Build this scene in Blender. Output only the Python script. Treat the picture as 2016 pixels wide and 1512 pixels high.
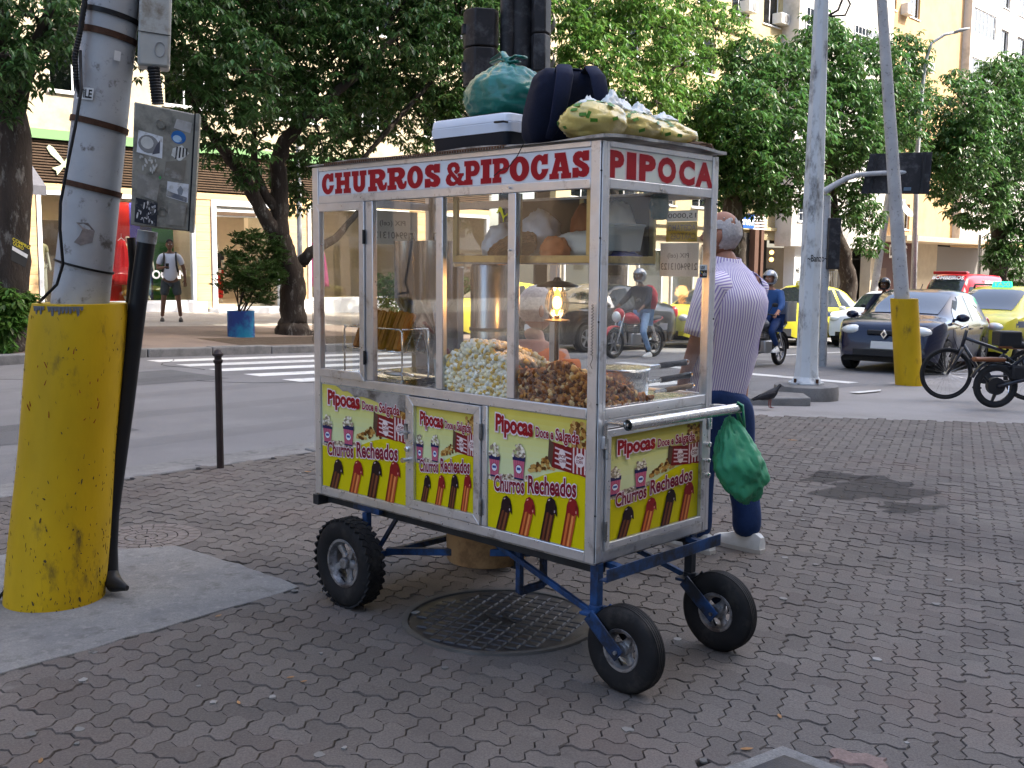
import bpy, math, random
import numpy as np
from mathutils import Vector, Matrix
for o in list(bpy.data.objects):
    bpy.data.objects.remove(o)
scene = bpy.context.scene
COLL = scene.collection
rnd = random.Random(7)
PI = math.pi
rad = math.radians
# ------------------------------------------------------------------ camera
FPX, CAM_H, PITCH, ROLL = 2069.0, 1.5, rad(6.387), rad(0.52)
cp, sp, cr, sr = math.cos(PITCH), math.sin(PITCH), math.cos(ROLL), math.sin(ROLL)
c_f = Vector((0, cp, -sp))
_u, _r = Vector((0, sp, cp)), Vector((1, 0, 0))
c_r = _r * cr + _u * sr
c_u = _u * cr - _r * sr
cam_d = bpy.data.cameras.new('camera')
cam_d.sensor_width = 36.0
cam_d.lens = FPX / 2016 * 36.0
cam_d.clip_start, cam_d.clip_end = 0.05, 2000
cam = bpy.data.objects.new('camera', cam_d)
COLL.objects.link(cam)
mw = Matrix.Identity(4)
for i in range(3):
    mw[i][0], mw[i][1], mw[i][2] = c_r[i], c_u[i], -c_f[i]
mw[2][3] = CAM_H
cam.matrix_world = mw
scene.camera = cam
# ------------------------------------------------------------------ light
SUN_EL = rad(46)
SUN_H = Vector((0.72224 * 0.8 + 0.69164 * 0.6, -0.69164 * 0.8 + 0.72224 * 0.6, 0)).normalized()
SUN_DIR = SUN_H * math.cos(SUN_EL) + Vector((0, 0, math.sin(SUN_EL)))   # towards the sun
world = bpy.data.worlds.new('World')
scene.world = world
world.use_nodes = True
wn, wl = world.node_tree.nodes, world.node_tree.links
wn.clear()
sky = wn.new('ShaderNodeTexSky')
sky.sky_type = 'NISHITA'
sky.sun_disc = False
sky.sun_elevation = SUN_EL
sky.sun_rotation = math.atan2(SUN_H.x, SUN_H.y)
sky.air_density, sky.dust_density, sky.ozone_density = 1.0, 4.0, 0.6
bg = wn.new('ShaderNodeBackground')
bg.inputs['Strength'].default_value = 0.15
wo = wn.new('ShaderNodeOutputWorld')
wl.new(sky.outputs[0], bg.inputs[0])
wl.new(bg.outputs[0], wo.inputs[0])
sun_d = bpy.data.lights.new('sun', 'SUN')
sun_d.energy = 2.8
sun_d.angle = rad(0.5)
sun_d.color = (1.0, 0.93, 0.82)
sun = bpy.data.objects.new('sun', sun_d)
COLL.objects.link(sun)
sun.rotation_euler = SUN_DIR.to_track_quat('Z', 'Y').to_euler()
scene.view_settings.view_transform = 'Standard'
scene.view_settings.look = 'None'
scene.view_settings.exposure = 2.3
scene.view_settings.gamma = 1.0
scene.view_settings.use_curve_mapping = False
scene.render.engine = 'CYCLES'
cy = scene.cycles
cy.max_bounces, cy.diffuse_bounces, cy.glossy_bounces = 8, 3, 3
cy.transparent_max_bounces, cy.transmission_bounces = 24, 4
cy.sample_clamp_indirect = 6.0
cy.caustics_reflective = cy.caustics_refractive = False
try:
    cy.use_denoising = True
except Exception:
    pass
# ------------------------------------------------------------------ frames
S2, T2 = Vector((0.69163912, 0.72224326, 0)), Vector((-0.72224326, 0.69163912, 0))
STREET_RZ = math.atan2(S2.y, S2.x)
def pray(px, py):
    return c_f + c_r * ((px - 1008) / FPX) - c_u * ((py - 756) / FPX)
def gp(px, py, z=0.0):
    d = pray(px, py)
    k = (z - CAM_H) / d.z
    return Vector((d.x * k, d.y * k, z))
def at(px, py, Y):
    d = pray(px, py)
    k = Y / d.y
    return Vector((d.x * k, Y, CAM_H + d.z * k))
def st(s, t, z=0.0):
    p = S2 * s + T2 * t
    return Vector((p.x, p.y, z))
SLOPE, SLOPE_S = 0.028, 8.0      # the avenue falls away to the right
def gz(s):
    return -SLOPE * max(0.0, s - SLOPE_S)
def gps(px, py, off=0.0):
    """picture point -> point on the (sloping) ground, off metres above it"""
    z = off
    for _ in range(25):
        p = gp(px, py, z)
        z = off + gz(p.x * S2.x + p.y * S2.y)
    return p
def gst(s, t, off=0.0):
    p = S2 * s + T2 * t
    return Vector((p.x, p.y, gz(s) + off))
def s_of(p):
    return p.x * S2.x + p.y * S2.y
def t_of(p):
    return p.x * T2.x + p.y * T2.y
def on_t(px, py, t):
    d = pray(px, py)
    k = t / (d.x * T2.x + d.y * T2.y)
    p = d * k
    p.z += CAM_H
    return p
def C(h):
    h = h.lstrip('#')
    out = []
    for i in (0, 2, 4):
        c = int(h[i:i + 2], 16) / 255
        out.append(c / 12.92 if c <= 0.04045 else ((c + 0.055) / 1.055) ** 2.4)
    return tuple(out)
# ------------------------------------------------------------------ materials
MATS = {}
def mat(name, col=(0.5, 0.5, 0.5), rough=0.6, metal=0.0, var=0.0, vscale=6.0, dirt=None, dscale=3.0, damt=0.45,
        bump=0.0, bscale=60.0, spec=0.22, coat=0.0, emit=None, estr=1.0, rvar=0.0, alpha=1.0, trans=0.0, vcol=False, sub=0.0,
        objvar=0.0, stretch=(1, 1, 1), islvar=0.0, ddetail=6.0):
    if name in MATS:
        return MATS[name]
    m = bpy.data.materials.new(name)
    m.use_nodes = True
    n, l = m.node_tree.nodes, m.node_tree.links
    b = n['Principled BSDF']
    b.inputs['Roughness'].default_value = rough
    b.inputs['Metallic'].default_value = metal
    b.inputs['Specular IOR Level'].default_value = spec
    b.inputs['Coat Weight'].default_value = coat
    b.inputs['Alpha'].default_value = alpha
    b.inputs['Transmission Weight'].default_value = trans
    tc = n.new('ShaderNodeTexCoord')
    mp = n.new('ShaderNodeMapping')
    mp.inputs['Scale'].default_value = stretch
    l.new(tc.outputs['Object'], mp.inputs[0])
    vec = mp.outputs[0]
    def noise(scale, detail=6.0, rgh=0.6):
        t = n.new('ShaderNodeTexNoise')
        t.inputs['Scale'].default_value = scale
        t.inputs['Detail'].default_value = detail
        t.inputs['Roughness'].default_value = rgh
        l.new(vec, t.inputs['Vector'])
        return t.outputs['Fac']
    def mrange(src, a, b_, c, d):
        r = n.new('ShaderNodeMapRange')
        r.inputs[1].default_value, r.inputs[2].default_value = a, b_
        r.inputs[3].default_value, r.inputs[4].default_value = c, d
        l.new(src, r.inputs[0])
        return r.outputs[0]
    if vcol:
        a = n.new('ShaderNodeVertexColor')
        a.layer_name = 'Col'
        cur = a.outputs[0]
    else:
        a = n.new('ShaderNodeRGB')
        a.outputs[0].default_value = (*col, 1)
        cur = a.outputs[0]
    def scalec(cur, fac):
        mx = n.new('ShaderNodeMix')
        mx.data_type = 'RGBA'
        mx.blend_type = 'MULTIPLY'
        mx.inputs[0].default_value = 1.0
        cmb = n.new('ShaderNodeCombineColor')
        for k in range(3):
            l.new(fac, cmb.inputs[k])
        l.new(cur, mx.inputs[6])
        l.new(cmb.outputs[0], mx.inputs[7])
        return mx.outputs[2]
    if var:
        cur = scalec(cur, mrange(noise(vscale), 0.25, 0.75, 1 - var, 1 + var))
    if objvar or islvar:
        oi = n.new('ShaderNodeObjectInfo')
        ge = n.new('ShaderNodeNewGeometry')
        ad = n.new('ShaderNodeMath')
        ad.operation = 'ADD'
        l.new(oi.outputs['Random'], ad.inputs[0])
        l.new(ge.outputs['Random Per Island'], ad.inputs[1])
        fr = n.new('ShaderNodeMath')
        fr.operation = 'FRACT'
        l.new(ad.outputs[0], fr.inputs[0])
        v = max(objvar, islvar)
        cur = scalec(cur, mrange(fr.outputs[0], 0, 1, 1 - v, 1 + v))
    if dirt is not None:
        mx = n.new('ShaderNodeMix')
        mx.data_type = 'RGBA'
        f = mrange(noise(dscale, ddetail, 0.7), 0.62 - damt * 0.3, 0.72 - damt * 0.2, 0, 1)
        l.new(f, mx.inputs[0])
        l.new(cur, mx.inputs[6])
        mx.inputs[7].default_value = (*dirt, 1)
        cur = mx.outputs[2]
    l.new(cur, b.inputs['Base Color'])
    if rvar:
        l.new(mrange(noise(vscale * 1.7), 0.3, 0.7, max(0.02, rough - rvar), min(1, rough + rvar)), b.inputs['Roughness'])
    if bump:
        bp = n.new('ShaderNodeBump')
        bp.inputs['Strength'].default_value = 1.0
        bp.inputs['Distance'].default_value = bump
        l.new(noise(bscale, 4.0), bp.inputs['Height'])
        l.new(bp.outputs[0], b.inputs['Normal'])
    if emit is not None:
        b.inputs['Emission Color'].default_value = (*emit, 1)
        b.inputs['Emission Strength'].default_value = estr
    if sub:
        b.inputs['Subsurface Weight'].default_value = sub
        b.inputs['Subsurface Radius'].default_value = (0.02, 0.008, 0.004)
    MATS[name] = m
    return m
def translucent(m, fac):
    n, l = m.node_tree.nodes, m.node_tree.links
    b = n['Principled BSDF']
    t = n.new('ShaderNodeBsdfTranslucent')
    l.new(b.inputs['Base Color'].links[0].from_socket, t.inputs[0])
    mx = n.new('ShaderNodeMixShader')
    mx.inputs[0].default_value = fac
    l.new(b.outputs[0], mx.inputs[1])
    l.new(t.outputs[0], mx.inputs[2])
    l.new(mx.outputs[0], n['Material Output'].inputs[0])
    return m
def glass_mat(name, tint=(0.93, 0.95, 0.94), refl=0.9, base=0.03, rough=0.02, smear=0.0):
    if name in MATS:
        return MATS[name]
    m = bpy.data.materials.new(name)
    m.use_nodes = True
    n, l = m.node_tree.nodes, m.node_tree.links
    n.clear()
    tr = n.new('ShaderNodeBsdfTransparent')
    tr.inputs[0].default_value = (*tint, 1)
    gl = n.new('ShaderNodeBsdfGlossy')
    gl.inputs['Roughness'].default_value = rough
    fr = n.new('ShaderNodeFresnel')
    fr.inputs[0].default_value = 1.5
    mu = n.new('ShaderNodeMath')
    mu.operation = 'MULTIPLY_ADD'
    mu.inputs[1].default_value, mu.inputs[2].default_value = refl, base
    l.new(fr.outputs[0], mu.inputs[0])
    mx = n.new('ShaderNodeMixShader')
    l.new(mu.outputs[0], mx.inputs[0])
    l.new(tr.outputs[0], mx.inputs[1])
    l.new(gl.outputs[0], mx.inputs[2])
    out = n.new('ShaderNodeOutputMaterial')
    last = mx.outputs[0]
    if smear:
        df = n.new('ShaderNodeBsdfDiffuse')
        df.inputs[0].default_value = (0.6, 0.6, 0.56, 1)
        tx = n.new('ShaderNodeTexNoise')
        tx.inputs['Scale'].default_value = 5.0
        tx.inputs['Detail'].default_value = 8.0
        tc = n.new('ShaderNodeTexCoord')
        l.new(tc.outputs['Object'], tx.inputs['Vector'])
        mr = n.new('ShaderNodeMapRange')
        mr.inputs[1].default_value, mr.inputs[2].default_value = 0.42, 0.8
        mr.inputs[3].default_value, mr.inputs[4].default_value = 0.001, smear
        l.new(tx.outputs['Fac'], mr.inputs[0])
        m2 = n.new('ShaderNodeMixShader')
        l.new(mr.outputs[0], m2.inputs[0])
        l.new(last, m2.inputs[1])
        l.new(df.outputs[0], m2.inputs[2])
        last = m2.outputs[0]
    l.new(last, out.inputs[0])
    MATS[name] = m
    return m
# ------------------------------------------------------------------ mesh collector
class M:
    def __init__(s, T=None):
        s.v, s.f, s.c, s.uv = [], [], [], {}
        s.T = T
        s.col = None
    def add(s, vs, fs, col=None):
        k = len(s.v)
        if s.T is not None:
            vs = [s.T @ Vector(p) for p in vs]
        s.v.extend([tuple(p) for p in vs])
        for f in fs:
            s.f.append([i + k for i in f])
            s.c.append(col or s.col or (1, 1, 1))
        return s
    def box(s, x0, x1, y0, y1, z0, z1, col=None):
        vs = [(x, y, z) for z in (z0, z1) for y in (y0, y1) for x in (x0, x1)]
        return s.add(vs, [(0, 2, 3, 1), (4, 5, 7, 6), (0, 1, 5, 4), (2, 6, 7, 3), (0, 4, 6, 2), (1, 3, 7, 5)], col)
    def obox(s, c, size, R=None, col=None, taper=1.0):
        c = Vector(c)
        vs = []
        for z in (-.5, .5):
            k = taper if z > 0 else 1
            for y in (-.5, .5):
                for x in (-.5, .5):
                    p = Vector((x * size[0] * k, y * size[1] * k, z * size[2]))
                    vs.append(c + (R @ p if R is not None else p))
        return s.add(vs, [(0, 2, 3, 1), (4, 5, 7, 6), (0, 1, 5, 4), (2, 6, 7, 3), (0, 4, 6, 2), (1, 3, 7, 5)], col)
    def bar(s, p0, p1, w, h, up=(0, 0, 1), col=None):
        p0, p1 = Vector(p0), Vector(p1)
        d = (p1 - p0).normalized()
        up = Vector(up)
        if abs(d.dot(up)) > 0.99:
            up = Vector((0, 1, 0))
        a = d.cross(up).normalized()
        b = a.cross(d).normalized()
        vs = [p + a * (i * w / 2) + b * (j * h / 2) for p in (p0, p1) for j in (-1, 1) for i in (-1, 1)]
        return s.add(vs, [(0, 2, 3, 1), (4, 5, 7, 6), (0, 1, 5, 4), (2, 6, 7, 3), (0, 4, 6, 2), (1, 3, 7, 5)], col)
    def tube(s, pts, r, n=8, closed=False, cap=True, flat=1.0, col=None):
        pts = [Vector(p) for p in pts]
        N = len(pts)
        rs = r if isinstance(r, (list, tuple)) else [r] * N
        vs, fs = [], []
        d0 = (pts[1] - pts[0]).normalized()
        ref = Vector((0, 0, 1)) if abs(d0.z) < 0.9 else Vector((1, 0, 0))
        a = d0.cross(ref).normalized()
        for i, p in enumerate(pts):
            if closed:
                d = pts[(i + 1) % N] - pts[i - 1]
            else:
                d = pts[min(i + 1, N - 1)] - pts[max(i - 1, 0)]
            d = d.normalized() if d.length > 1e-9 else d0
            a = a - d * a.dot(d)
            a = a.normalized() if a.length > 1e-6 else d.orthogonal().normalized()
            b = d.cross(a)
            for k in range(n):
                t = 2 * PI * k / n
                vs.append(p + a * (rs[i] * math.cos(t)) + b * (rs[i] * flat * math.sin(t)))
        m = N if closed else N - 1
        for i in range(m):
            j = (i + 1) % N
            for k in range(n):
                k2 = (k + 1) % n
                fs.append((i * n + k, i * n + k2, j * n + k2, j * n + k))
        if cap and not closed:
            fs.append(tuple(range(n))[::-1])
            fs.append(tuple((N - 1) * n + k for k in range(n)))
        return s.add(vs, fs, col)
    def cyl(s, p0, p1, r, r2=None, n=12, cap=True, col=None):
        return s.tube([p0, p1], [r, r if r2 is None else r2], n, cap=cap, col=col)
    def lathe(s, prof, o=(0, 0, 0), axis=(0, 0, 1), n=24, cap=True, col=None, a0=0.0, sweep=2 * PI):
        o, ax = Vector(o), Vector(axis).normalized()
        a = ax.orthogonal().normalized() if abs(ax.z) < 0.99 else Vector((1, 0, 0))
        b = ax.cross(a)
        vs, fs = [], []
        full = sweep > 2 * PI - 1e-6
        nn = n if full else n + 1
        for r, h in prof:
            for k in range(nn):
                t = a0 + sweep * k / n
                vs.append(o + ax * h + a * (r * math.cos(t)) + b * (r * math.sin(t)))
        for i in range(len(prof) - 1):
            for k in range(n):
                k2 = (k + 1) % nn
                fs.append((i * nn + k, i * nn + k2, (i + 1) * nn + k2, (i + 1) * nn + k))
        if cap and full:
            if prof[0][0] > 1e-6:
                fs.append(tuple(range(nn))[::-1])
            if prof[-1][0] > 1e-6:
                fs.append(tuple((len(prof) - 1) * nn + k for k in range(nn)))
        return s.add(vs, fs, col)
    def sph(s, c, r, nu=12, nv=8, R=None, col=None, jit=0.0, rg=None):
        c = Vector(c)
        r = r if isinstance(r, (tuple, list)) else (r, r, r)
        vs, fs = [], []
        for i in range(nv + 1):
            ph = PI * i / nv
            for k in range(nu):
                th = 2 * PI * k / nu
                q = 1 + (rg.uniform(-jit, jit) if jit else 0)
                p = Vector((r[0] * math.sin(ph) * math.cos(th) * q, r[1] * math.sin(ph) * math.sin(th) * q, r[2] * math.cos(ph) * q))
                vs.append(c + (R @ p if R is not None else p))
        for i in range(nv):
            for k in range(nu):
                k2 = (k + 1) % nu
                fs.append((i * nu + k, (i + 1) * nu + k, (i + 1) * nu + k2, i * nu + k2))
        return s.add(vs, fs, col)
    def prism(s, poly, fn, w0, w1, col=None, back=True):
        """2D polygon (u,v) -> solid between w0 and w1 through fn(u,v,w)"""
        n = len(poly)
        vs = [fn(u, v, w0) for u, v in poly] + [fn(u, v, w1) for u, v in poly]
        fs = [tuple(range(n, 2 * n))]
        if back:
            fs.append(tuple(range(n))[::-1])
        for i in range(n):
            j = (i + 1) % n
            fs.append((i, j, n + j, n + i))
        return s.add(vs, fs, col)
    def flat(s, poly, fn, w, col=None):
        return s.add([fn(u, v, w) for u, v in poly], [tuple(range(len(poly)))], col)
    def loft(s, rings, cap=True, closed=True, col=None):
        n = len(rings[0])
        vs = [p for r in rings for p in r]
        fs = []
        for i in range(len(rings) - 1):
            for k in range(n if closed else n - 1):
                k2 = (k + 1) % n
                fs.append((i * n + k, i * n + k2, (i + 1) * n + k2, (i + 1) * n + k))
        if cap:
            fs.append(tuple(range(n))[::-1])
            fs.append(tuple((len(rings) - 1) * n + k for k in range(n)))
        return s.add(vs, fs, col)
    def mesh(s, name):
        me = bpy.data.meshes.new(name)
        me.from_pydata(s.v, [], s.f)
        return me
def finish(o, smooth):
    me = o.data
    if smooth:
        for p in me.polygons:
            p.use_smooth = True
        if smooth is not True:
            try:
                me.set_sharp_from_angle(angle=rad(smooth))
            except Exception:
                pass
def obj(name, m, material, parent=None, smooth=False, bevel=0.0, seg=2, loc=None, rz=None, vcol=False, sub=0, solid=0.0, kind=None, label=None):
    me = m.mesh(name) if isinstance(m, M) else m
    o = bpy.data.objects.new(name, me)
    COLL.objects.link(o)
    if vcol:
        ca = me.color_attributes.new('Col', 'FLOAT_COLOR', 'CORNER')
        buf = np.ones((len(me.loops), 4), dtype=np.float32)
        k = 0
        for f, c in zip(m.f, m.c):
            buf[k:k + len(f), :3] = c[:3]
            k += len(f)
        ca.data.foreach_set('color', buf.ravel())
    if material is not None:
        me.materials.append(material)
    finish(o, smooth)
    if solid:
        md = o.modifiers.new('s', 'SOLIDIFY')
        md.thickness = solid
        md.offset = 0
    if bevel:
        md = o.modifiers.new('b', 'BEVEL')
        md.width, md.segments, md.limit_method = bevel, seg, 'ANGLE'
        md.angle_limit = rad(40)
        for p in me.polygons:
            p.use_smooth = True
        try:
            me.set_sharp_from_angle(angle=rad(35))
        except Exception:
            pass
    if sub:
        md = o.modifiers.new('ss', 'SUBSURF')
        md.levels = md.render_levels = sub
    if parent is not None:
        o.parent = parent
    if loc is not None:
        o.location = loc
    if rz is not None:
        o.rotation_euler = (0, 0, rz)
    if kind:
        o['kind'] = kind
    if label:
        o['label'] = label
    return o
def tag(o, label, cat=None, group=None):
    o['label'] = label
    if cat:
        o['category'] = cat
    if group:
        o['group'] = group
    return o
def thing(name, label, cat, loc=(0, 0, 0), rz=0.0, group=None):
    o = bpy.data.objects.new(name, None)
    o.empty_display_size = 0.2
    COLL.objects.link(o)
    o.location = loc
    o.rotation_euler = (0, 0, rz)
    return tag(o, label, cat, group)
def copy_tree(o, parent=None):
    c = o.copy()
    COLL.objects.link(c)
    c.parent = parent
    for ch in list(o.children):
        copy_tree(ch, c)
    return c
def lerp(a, b, t):
    return a + (b - a) * t
def interp(tab, x):
    if x <= tab[0][0]:
        return tab[0][1]
    for (a, va), (b, vb) in zip(tab, tab[1:]):
        if x <= b:
            return va + (vb - va) * (x - a) / (b - a)
    return tab[-1][1]
def smooth_tab(tab, x):
    """monotone-ish cubic through a table"""
    n = len(tab)
    if x <= tab[0][0]:
        return tab[0][1]
    if x >= tab[-1][0]:
        return tab[-1][1]
    for i in range(n - 1):
        x0, y0 = tab[i]
        x1, y1 = tab[i + 1]
        if x <= x1:
            m0 = (y1 - tab[i - 1][1]) / (x1 - tab[i - 1][0]) if i > 0 else (y1 - y0) / (x1 - x0)
            m1 = (tab[i + 2][1] - y0) / (tab[i + 2][0] - x0) if i + 2 < n else (y1 - y0) / (x1 - x0)
            h = x1 - x0
            t = (x - x0) / h
            return (2 * t ** 3 - 3 * t * t + 1) * y0 + (t ** 3 - 2 * t * t + t) * h * m0 + (-2 * t ** 3 + 3 * t * t) * y1 + (t ** 3 - t * t) * h * m1
def arc(cx, cy, rx, ry, a0, a1, n=10):
    return [(cx + rx * math.cos(rad(lerp(a0, a1, i / n))), cy + ry * math.sin(rad(lerp(a0, a1, i / n)))) for i in range(n + 1)]
# ------------------------------------------------------------------ lettering
_tcache = {}
def eval_curve(cu):
    o = bpy.data.objects.new('tmp_text', cu)
    COLL.objects.link(o)
    dg = bpy.context.evaluated_depsgraph_get()
    me = bpy.data.meshes.new_from_object(o.evaluated_get(dg))
    vs = [(v.co.x, v.co.y) for v in me.vertices]
    fs = [tuple(p.vertices) for p in me.polygons]
    bpy.data.objects.remove(o)
    bpy.data.curves.remove(cu)
    bpy.data.meshes.remove(me)
    return vs, fs
def text2d(txt, bold=0.0, spacing=1.0, slant=0.0):
    key = (txt, bold, spacing, slant)
    if key not in _tcache:
        cu = bpy.data.curves.new('t', 'FONT')
        cu.body = txt
        cu.size = 1.0
        cu.offset = bold
        cu.space_character = spacing
        cu.shear = slant
        cu.resolution_u = 3
        _tcache[key] = eval_curve(cu)
    return _tcache[key]
def poly2d(loops, offset=0.0):
    cu = bpy.data.curves.new('g', 'CURVE')
    cu.dimensions = '2D'
    cu.fill_mode = 'BOTH'
    cu.offset = offset
    for lp in loops:
        sp_ = cu.splines.new('POLY')
        sp_.points.add(len(lp) - 1)
        for p, (x, y) in zip(sp_.points, lp):
            p.co = (x, y, 0, 1)
        sp_.use_cyclic_u = True
    return eval_curve(cu)
def put_text(m, txt, fn, u0, v0, width=None, height=0.1, bold=0.0, col=None, w=0.0, spacing=1.0, slant=0.0, rise=0.0, fit=None):
    """fit (u0, v0)-(width x height) with fn(u,v,w); rise = baseline slope"""
    vs, fs = text2d(txt, bold, spacing, slant)
    if not vs:
        return
    ref, _ = text2d(txt, 0.0, spacing, slant)
    x0, x1 = min(p[0] for p in ref), max(p[0] for p in ref)
    y0, y1 = min(p[1] for p in ref), max(p[1] for p in ref)
    ky = height / (y1 - y0)
    kx = width / (x1 - x0) if width else ky
    m.add([fn(u0 + (x - x0) * kx, v0 + (y - y0) * ky + rise * (x - x0) * kx, w) for x, y in vs], fs, col)
# ================================================================== GROUND
ROAD_Z, FAR_Z, FAC_T = -0.05, 0.08, 27.0
def sheet(name, pts, z, material, kind='structure', parent=None, thick=0.0):
    m = M()
    gg = lambda u, v, w: (u, v, w + gz(u * S2.x + v * S2.y))
    if thick:
        m.prism([(p[0], p[1]) for p in pts], gg, z - thick, z)
    else:
        m.add([gg(p[0], p[1], z) for p in pts], [tuple(range(len(pts)))])
    return obj(name, m, material, parent, kind=kind)
FAR_RISE = 0.026      # the far pavement climbs towards the shops
def far_off(t):
    return FAR_Z + FAR_RISE * max(0.0, t - 16.7)
def gfar(px, py):
    p = gps(px, py, FAR_Z)
    for _ in range(20):
        p = gps(px, py, far_off(t_of(p)))
    return p
def strip(name, s0, s1, t0, t1, z, material, thick=0.0, z2=None):
    z2 = z if z2 is None else z2
    m = M()
    br = [s0] + ([SLOPE_S] if s0 < SLOPE_S < s1 else []) + [s1]
    vs = [tuple(gst(s_, t_, q)) for s_ in br for t_, q in ((t0, z), (t1, z2))]
    n_ = len(br)
    fs = [(2 * i, 2 * i + 2, 2 * i + 3, 2 * i + 1) for i in range(n_ - 1)]
    if thick:
        k = len(vs)
        vs += [(x, y, zz - thick) for x, y, zz in vs]
        for i in range(n_ - 1):
            fs += [(2 * i, 2 * i + k, 2 * i + 2 + k, 2 * i + 2), (2 * i + 1, 2 * i + 3, 2 * i + 3 + k, 2 * i + 1 + k)]
    m.add(vs, fs)
    return obj(name, m, material, kind='structure')
def world_mat(name, base, stains, rough=0.85, bump=0.002, bscale=150.0, spot=None, islv=0.0, fine=0.25, spec=0.3):
    """procedural ground material in world metres; stains = [(colour, scale, lo, hi, amount)]"""
    m = bpy.data.materials.new(name)
    m.use_nodes = True
    n, l = m.node_tree.nodes, m.node_tree.links
    b = n['Principled BSDF']
    b.inputs['Roughness'].default_value = rough
    b.inputs['Specular IOR Level'].default_value = spec
    ge = n.new('ShaderNodeNewGeometry')
    def noise(scale, detail=6, rg=0.62):
        t = n.new('ShaderNodeTexNoise')
        t.inputs['Scale'].default_value, t.inputs['Detail'].default_value, t.inputs['Roughness'].default_value = scale, detail, rg
        l.new(ge.outputs['Position'], t.inputs['Vector'])
        return t.outputs['Fac']
    def mr(src, a, b_, c, d):
        r = n.new('ShaderNodeMapRange')
        for i, v in enumerate((a, b_, c, d)):
            r.inputs[i + 1].default_value = v
        l.new(src, r.inputs[0])
        return r.outputs[0]
    def mix(cur, colr, fac):
        mx = n.new('ShaderNodeMix')
        mx.data_type = 'RGBA'
        l.new(fac, mx.inputs[0])
        l.new(cur, mx.inputs[6])
        mx.inputs[7].default_value = (*colr, 1)
        return mx.outputs[2]
    def mul(cur, fac):
        mx = n.new('ShaderNodeMix')
        mx.data_type = 'RGBA'
        mx.blend_type = 'MULTIPLY'
        mx.inputs[0].default_value = 1
        cc = n.new('ShaderNodeCombineColor')
        for k in range(3):
            l.new(fac, cc.inputs[k])
        l.new(cur, mx.inputs[6])
        l.new(cc.outputs[0], mx.inputs[7])
        return mx.outputs[2]
    rgb = n.new('ShaderNodeRGB')
    rgb.outputs[0].default_value = (*base, 1)
    cur = rgb.outputs[0]
    if islv:
        oi = n.new('ShaderNodeObjectInfo')
        ad = n.new('ShaderNodeMath')
        l.new(oi.outputs['Random'], ad.inputs[0])
        l.new(ge.outputs['Random Per Island'], ad.inputs[1])
        fr = n.new('ShaderNodeMath')
        fr.operation = 'FRACT'
        l.new(ad.outputs[0], fr.inputs[0])
        cur = mul(cur, mr(fr.outputs[0], 0, 1, 1 - islv, 1 + islv))
    cur = mul(cur, mr(noise(140, 3), 0.3, 0.7, 1 - fine, 1 + fine))
    for colr, sc, lo, hi, amt in stains:
        cur = mix(cur, colr, mr(noise(sc), lo, hi, 0, amt))
    if spot:
        vt = n.new('ShaderNodeTexVoronoi')
        vt.inputs['Scale'].default_value = spot[1]
        l.new(ge.outputs['Position'], vt.inputs['Vector'])
        cur = mix(cur, spot[0], mr(vt.outputs['Distance'], spot[2], spot[2] * 0.5, 0, spot[3]))
    l.new(cur, b.inputs['Base Color'])
    bp = n.new('ShaderNodeBump')
    bp.inputs['Distance'].default_value = bump
    l.new(noise(bscale, 4), bp.inputs['Height'])
    l.new(bp.outputs[0], b.inputs['Normal'])
    return m
m_ground = mat('far_ground', (0.06, 0.06, 0.06), 0.9, var=0.2)
m_asph = world_mat('asphalt', (0.165, 0.162, 0.165), [((0.10, 0.10, 0.102), 0.35, 0.45, 0.75, 0.7), ((0.22, 0.22, 0.215), 1.3, 0.55, 0.8, 0.5), ((0.06, 0.06, 0.06), 2.5, 0.66, 0.74, 0.5)],
                   0.8, 0.004, 220, ((0.22, 0.22, 0.22), 90, 0.25, 0.5))
m_conc = world_mat('concrete', (0.175, 0.172, 0.165), [((0.12, 0.12, 0.125), 3.5, 0.42, 0.7, 0.75), ((0.23, 0.225, 0.215), 1.1, 0.5, 0.75, 0.5), ((0.075, 0.07, 0.065), 9.0, 0.52, 0.72, 0.7), ((0.26, 0.255, 0.24), 22.0, 0.55, 0.68, 0.5)],
                   0.9, 0.0025, 120, ((0.08, 0.08, 0.08), 60, 0.13, 0.5))
m_apron = world_mat('apron_concrete', (0.24, 0.23, 0.225), [((0.15, 0.14, 0.135), 0.8, 0.45, 0.75, 0.7), ((0.31, 0.30, 0.29), 0.5, 0.5, 0.8, 0.6)], 0.9, 0.002, 90)
m_paver = world_mat('paver_concrete', (0.104, 0.092, 0.084),
                    [((0.115, 0.07, 0.058), 0.9, 0.5, 0.8, 0.45), ((0.052, 0.046, 0.046), 0.55, 0.53, 0.66, 0.75), ((0.2, 0.185, 0.17), 2.4, 0.66, 0.76, 0.6), ((0.05, 0.045, 0.045), 14, 0.62, 0.8, 0.5)],
                    0.82, 0.0015, 260, ((0.20, 0.185, 0.18), 170, 0.2, 0.55), islv=0.16, fine=0.3)
m_paver_pink = world_mat('paver_pink', (0.19, 0.135, 0.12), [((0.10, 0.075, 0.07), 9, 0.5, 0.75, 0.7)], 0.85, 0.0015, 260)
m_bed = world_mat('joint_dirt', (0.016, 0.014, 0.013), [((0.03, 0.028, 0.02), 20, 0.5, 0.7, 0.6)], 0.95)
m_paint = world_mat('road_paint', (0.62, 0.62, 0.60), [((0.2, 0.2, 0.2), 5.0, 0.55, 0.75, 0.75), ((0.35, 0.35, 0.35), 30.0, 0.55, 0.7, 0.6)], 0.7, 0.002, 200)
m_far_side = world_mat('far_sidewalk_stone', (0.40, 0.36, 0.31), [((0.24, 0.2, 0.17), 0.8, 0.45, 0.7, 0.7), ((0.3, 0.27, 0.23), 25.0, 0.45, 0.6, 0.8)], 0.85, 0.006, 40)
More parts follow.
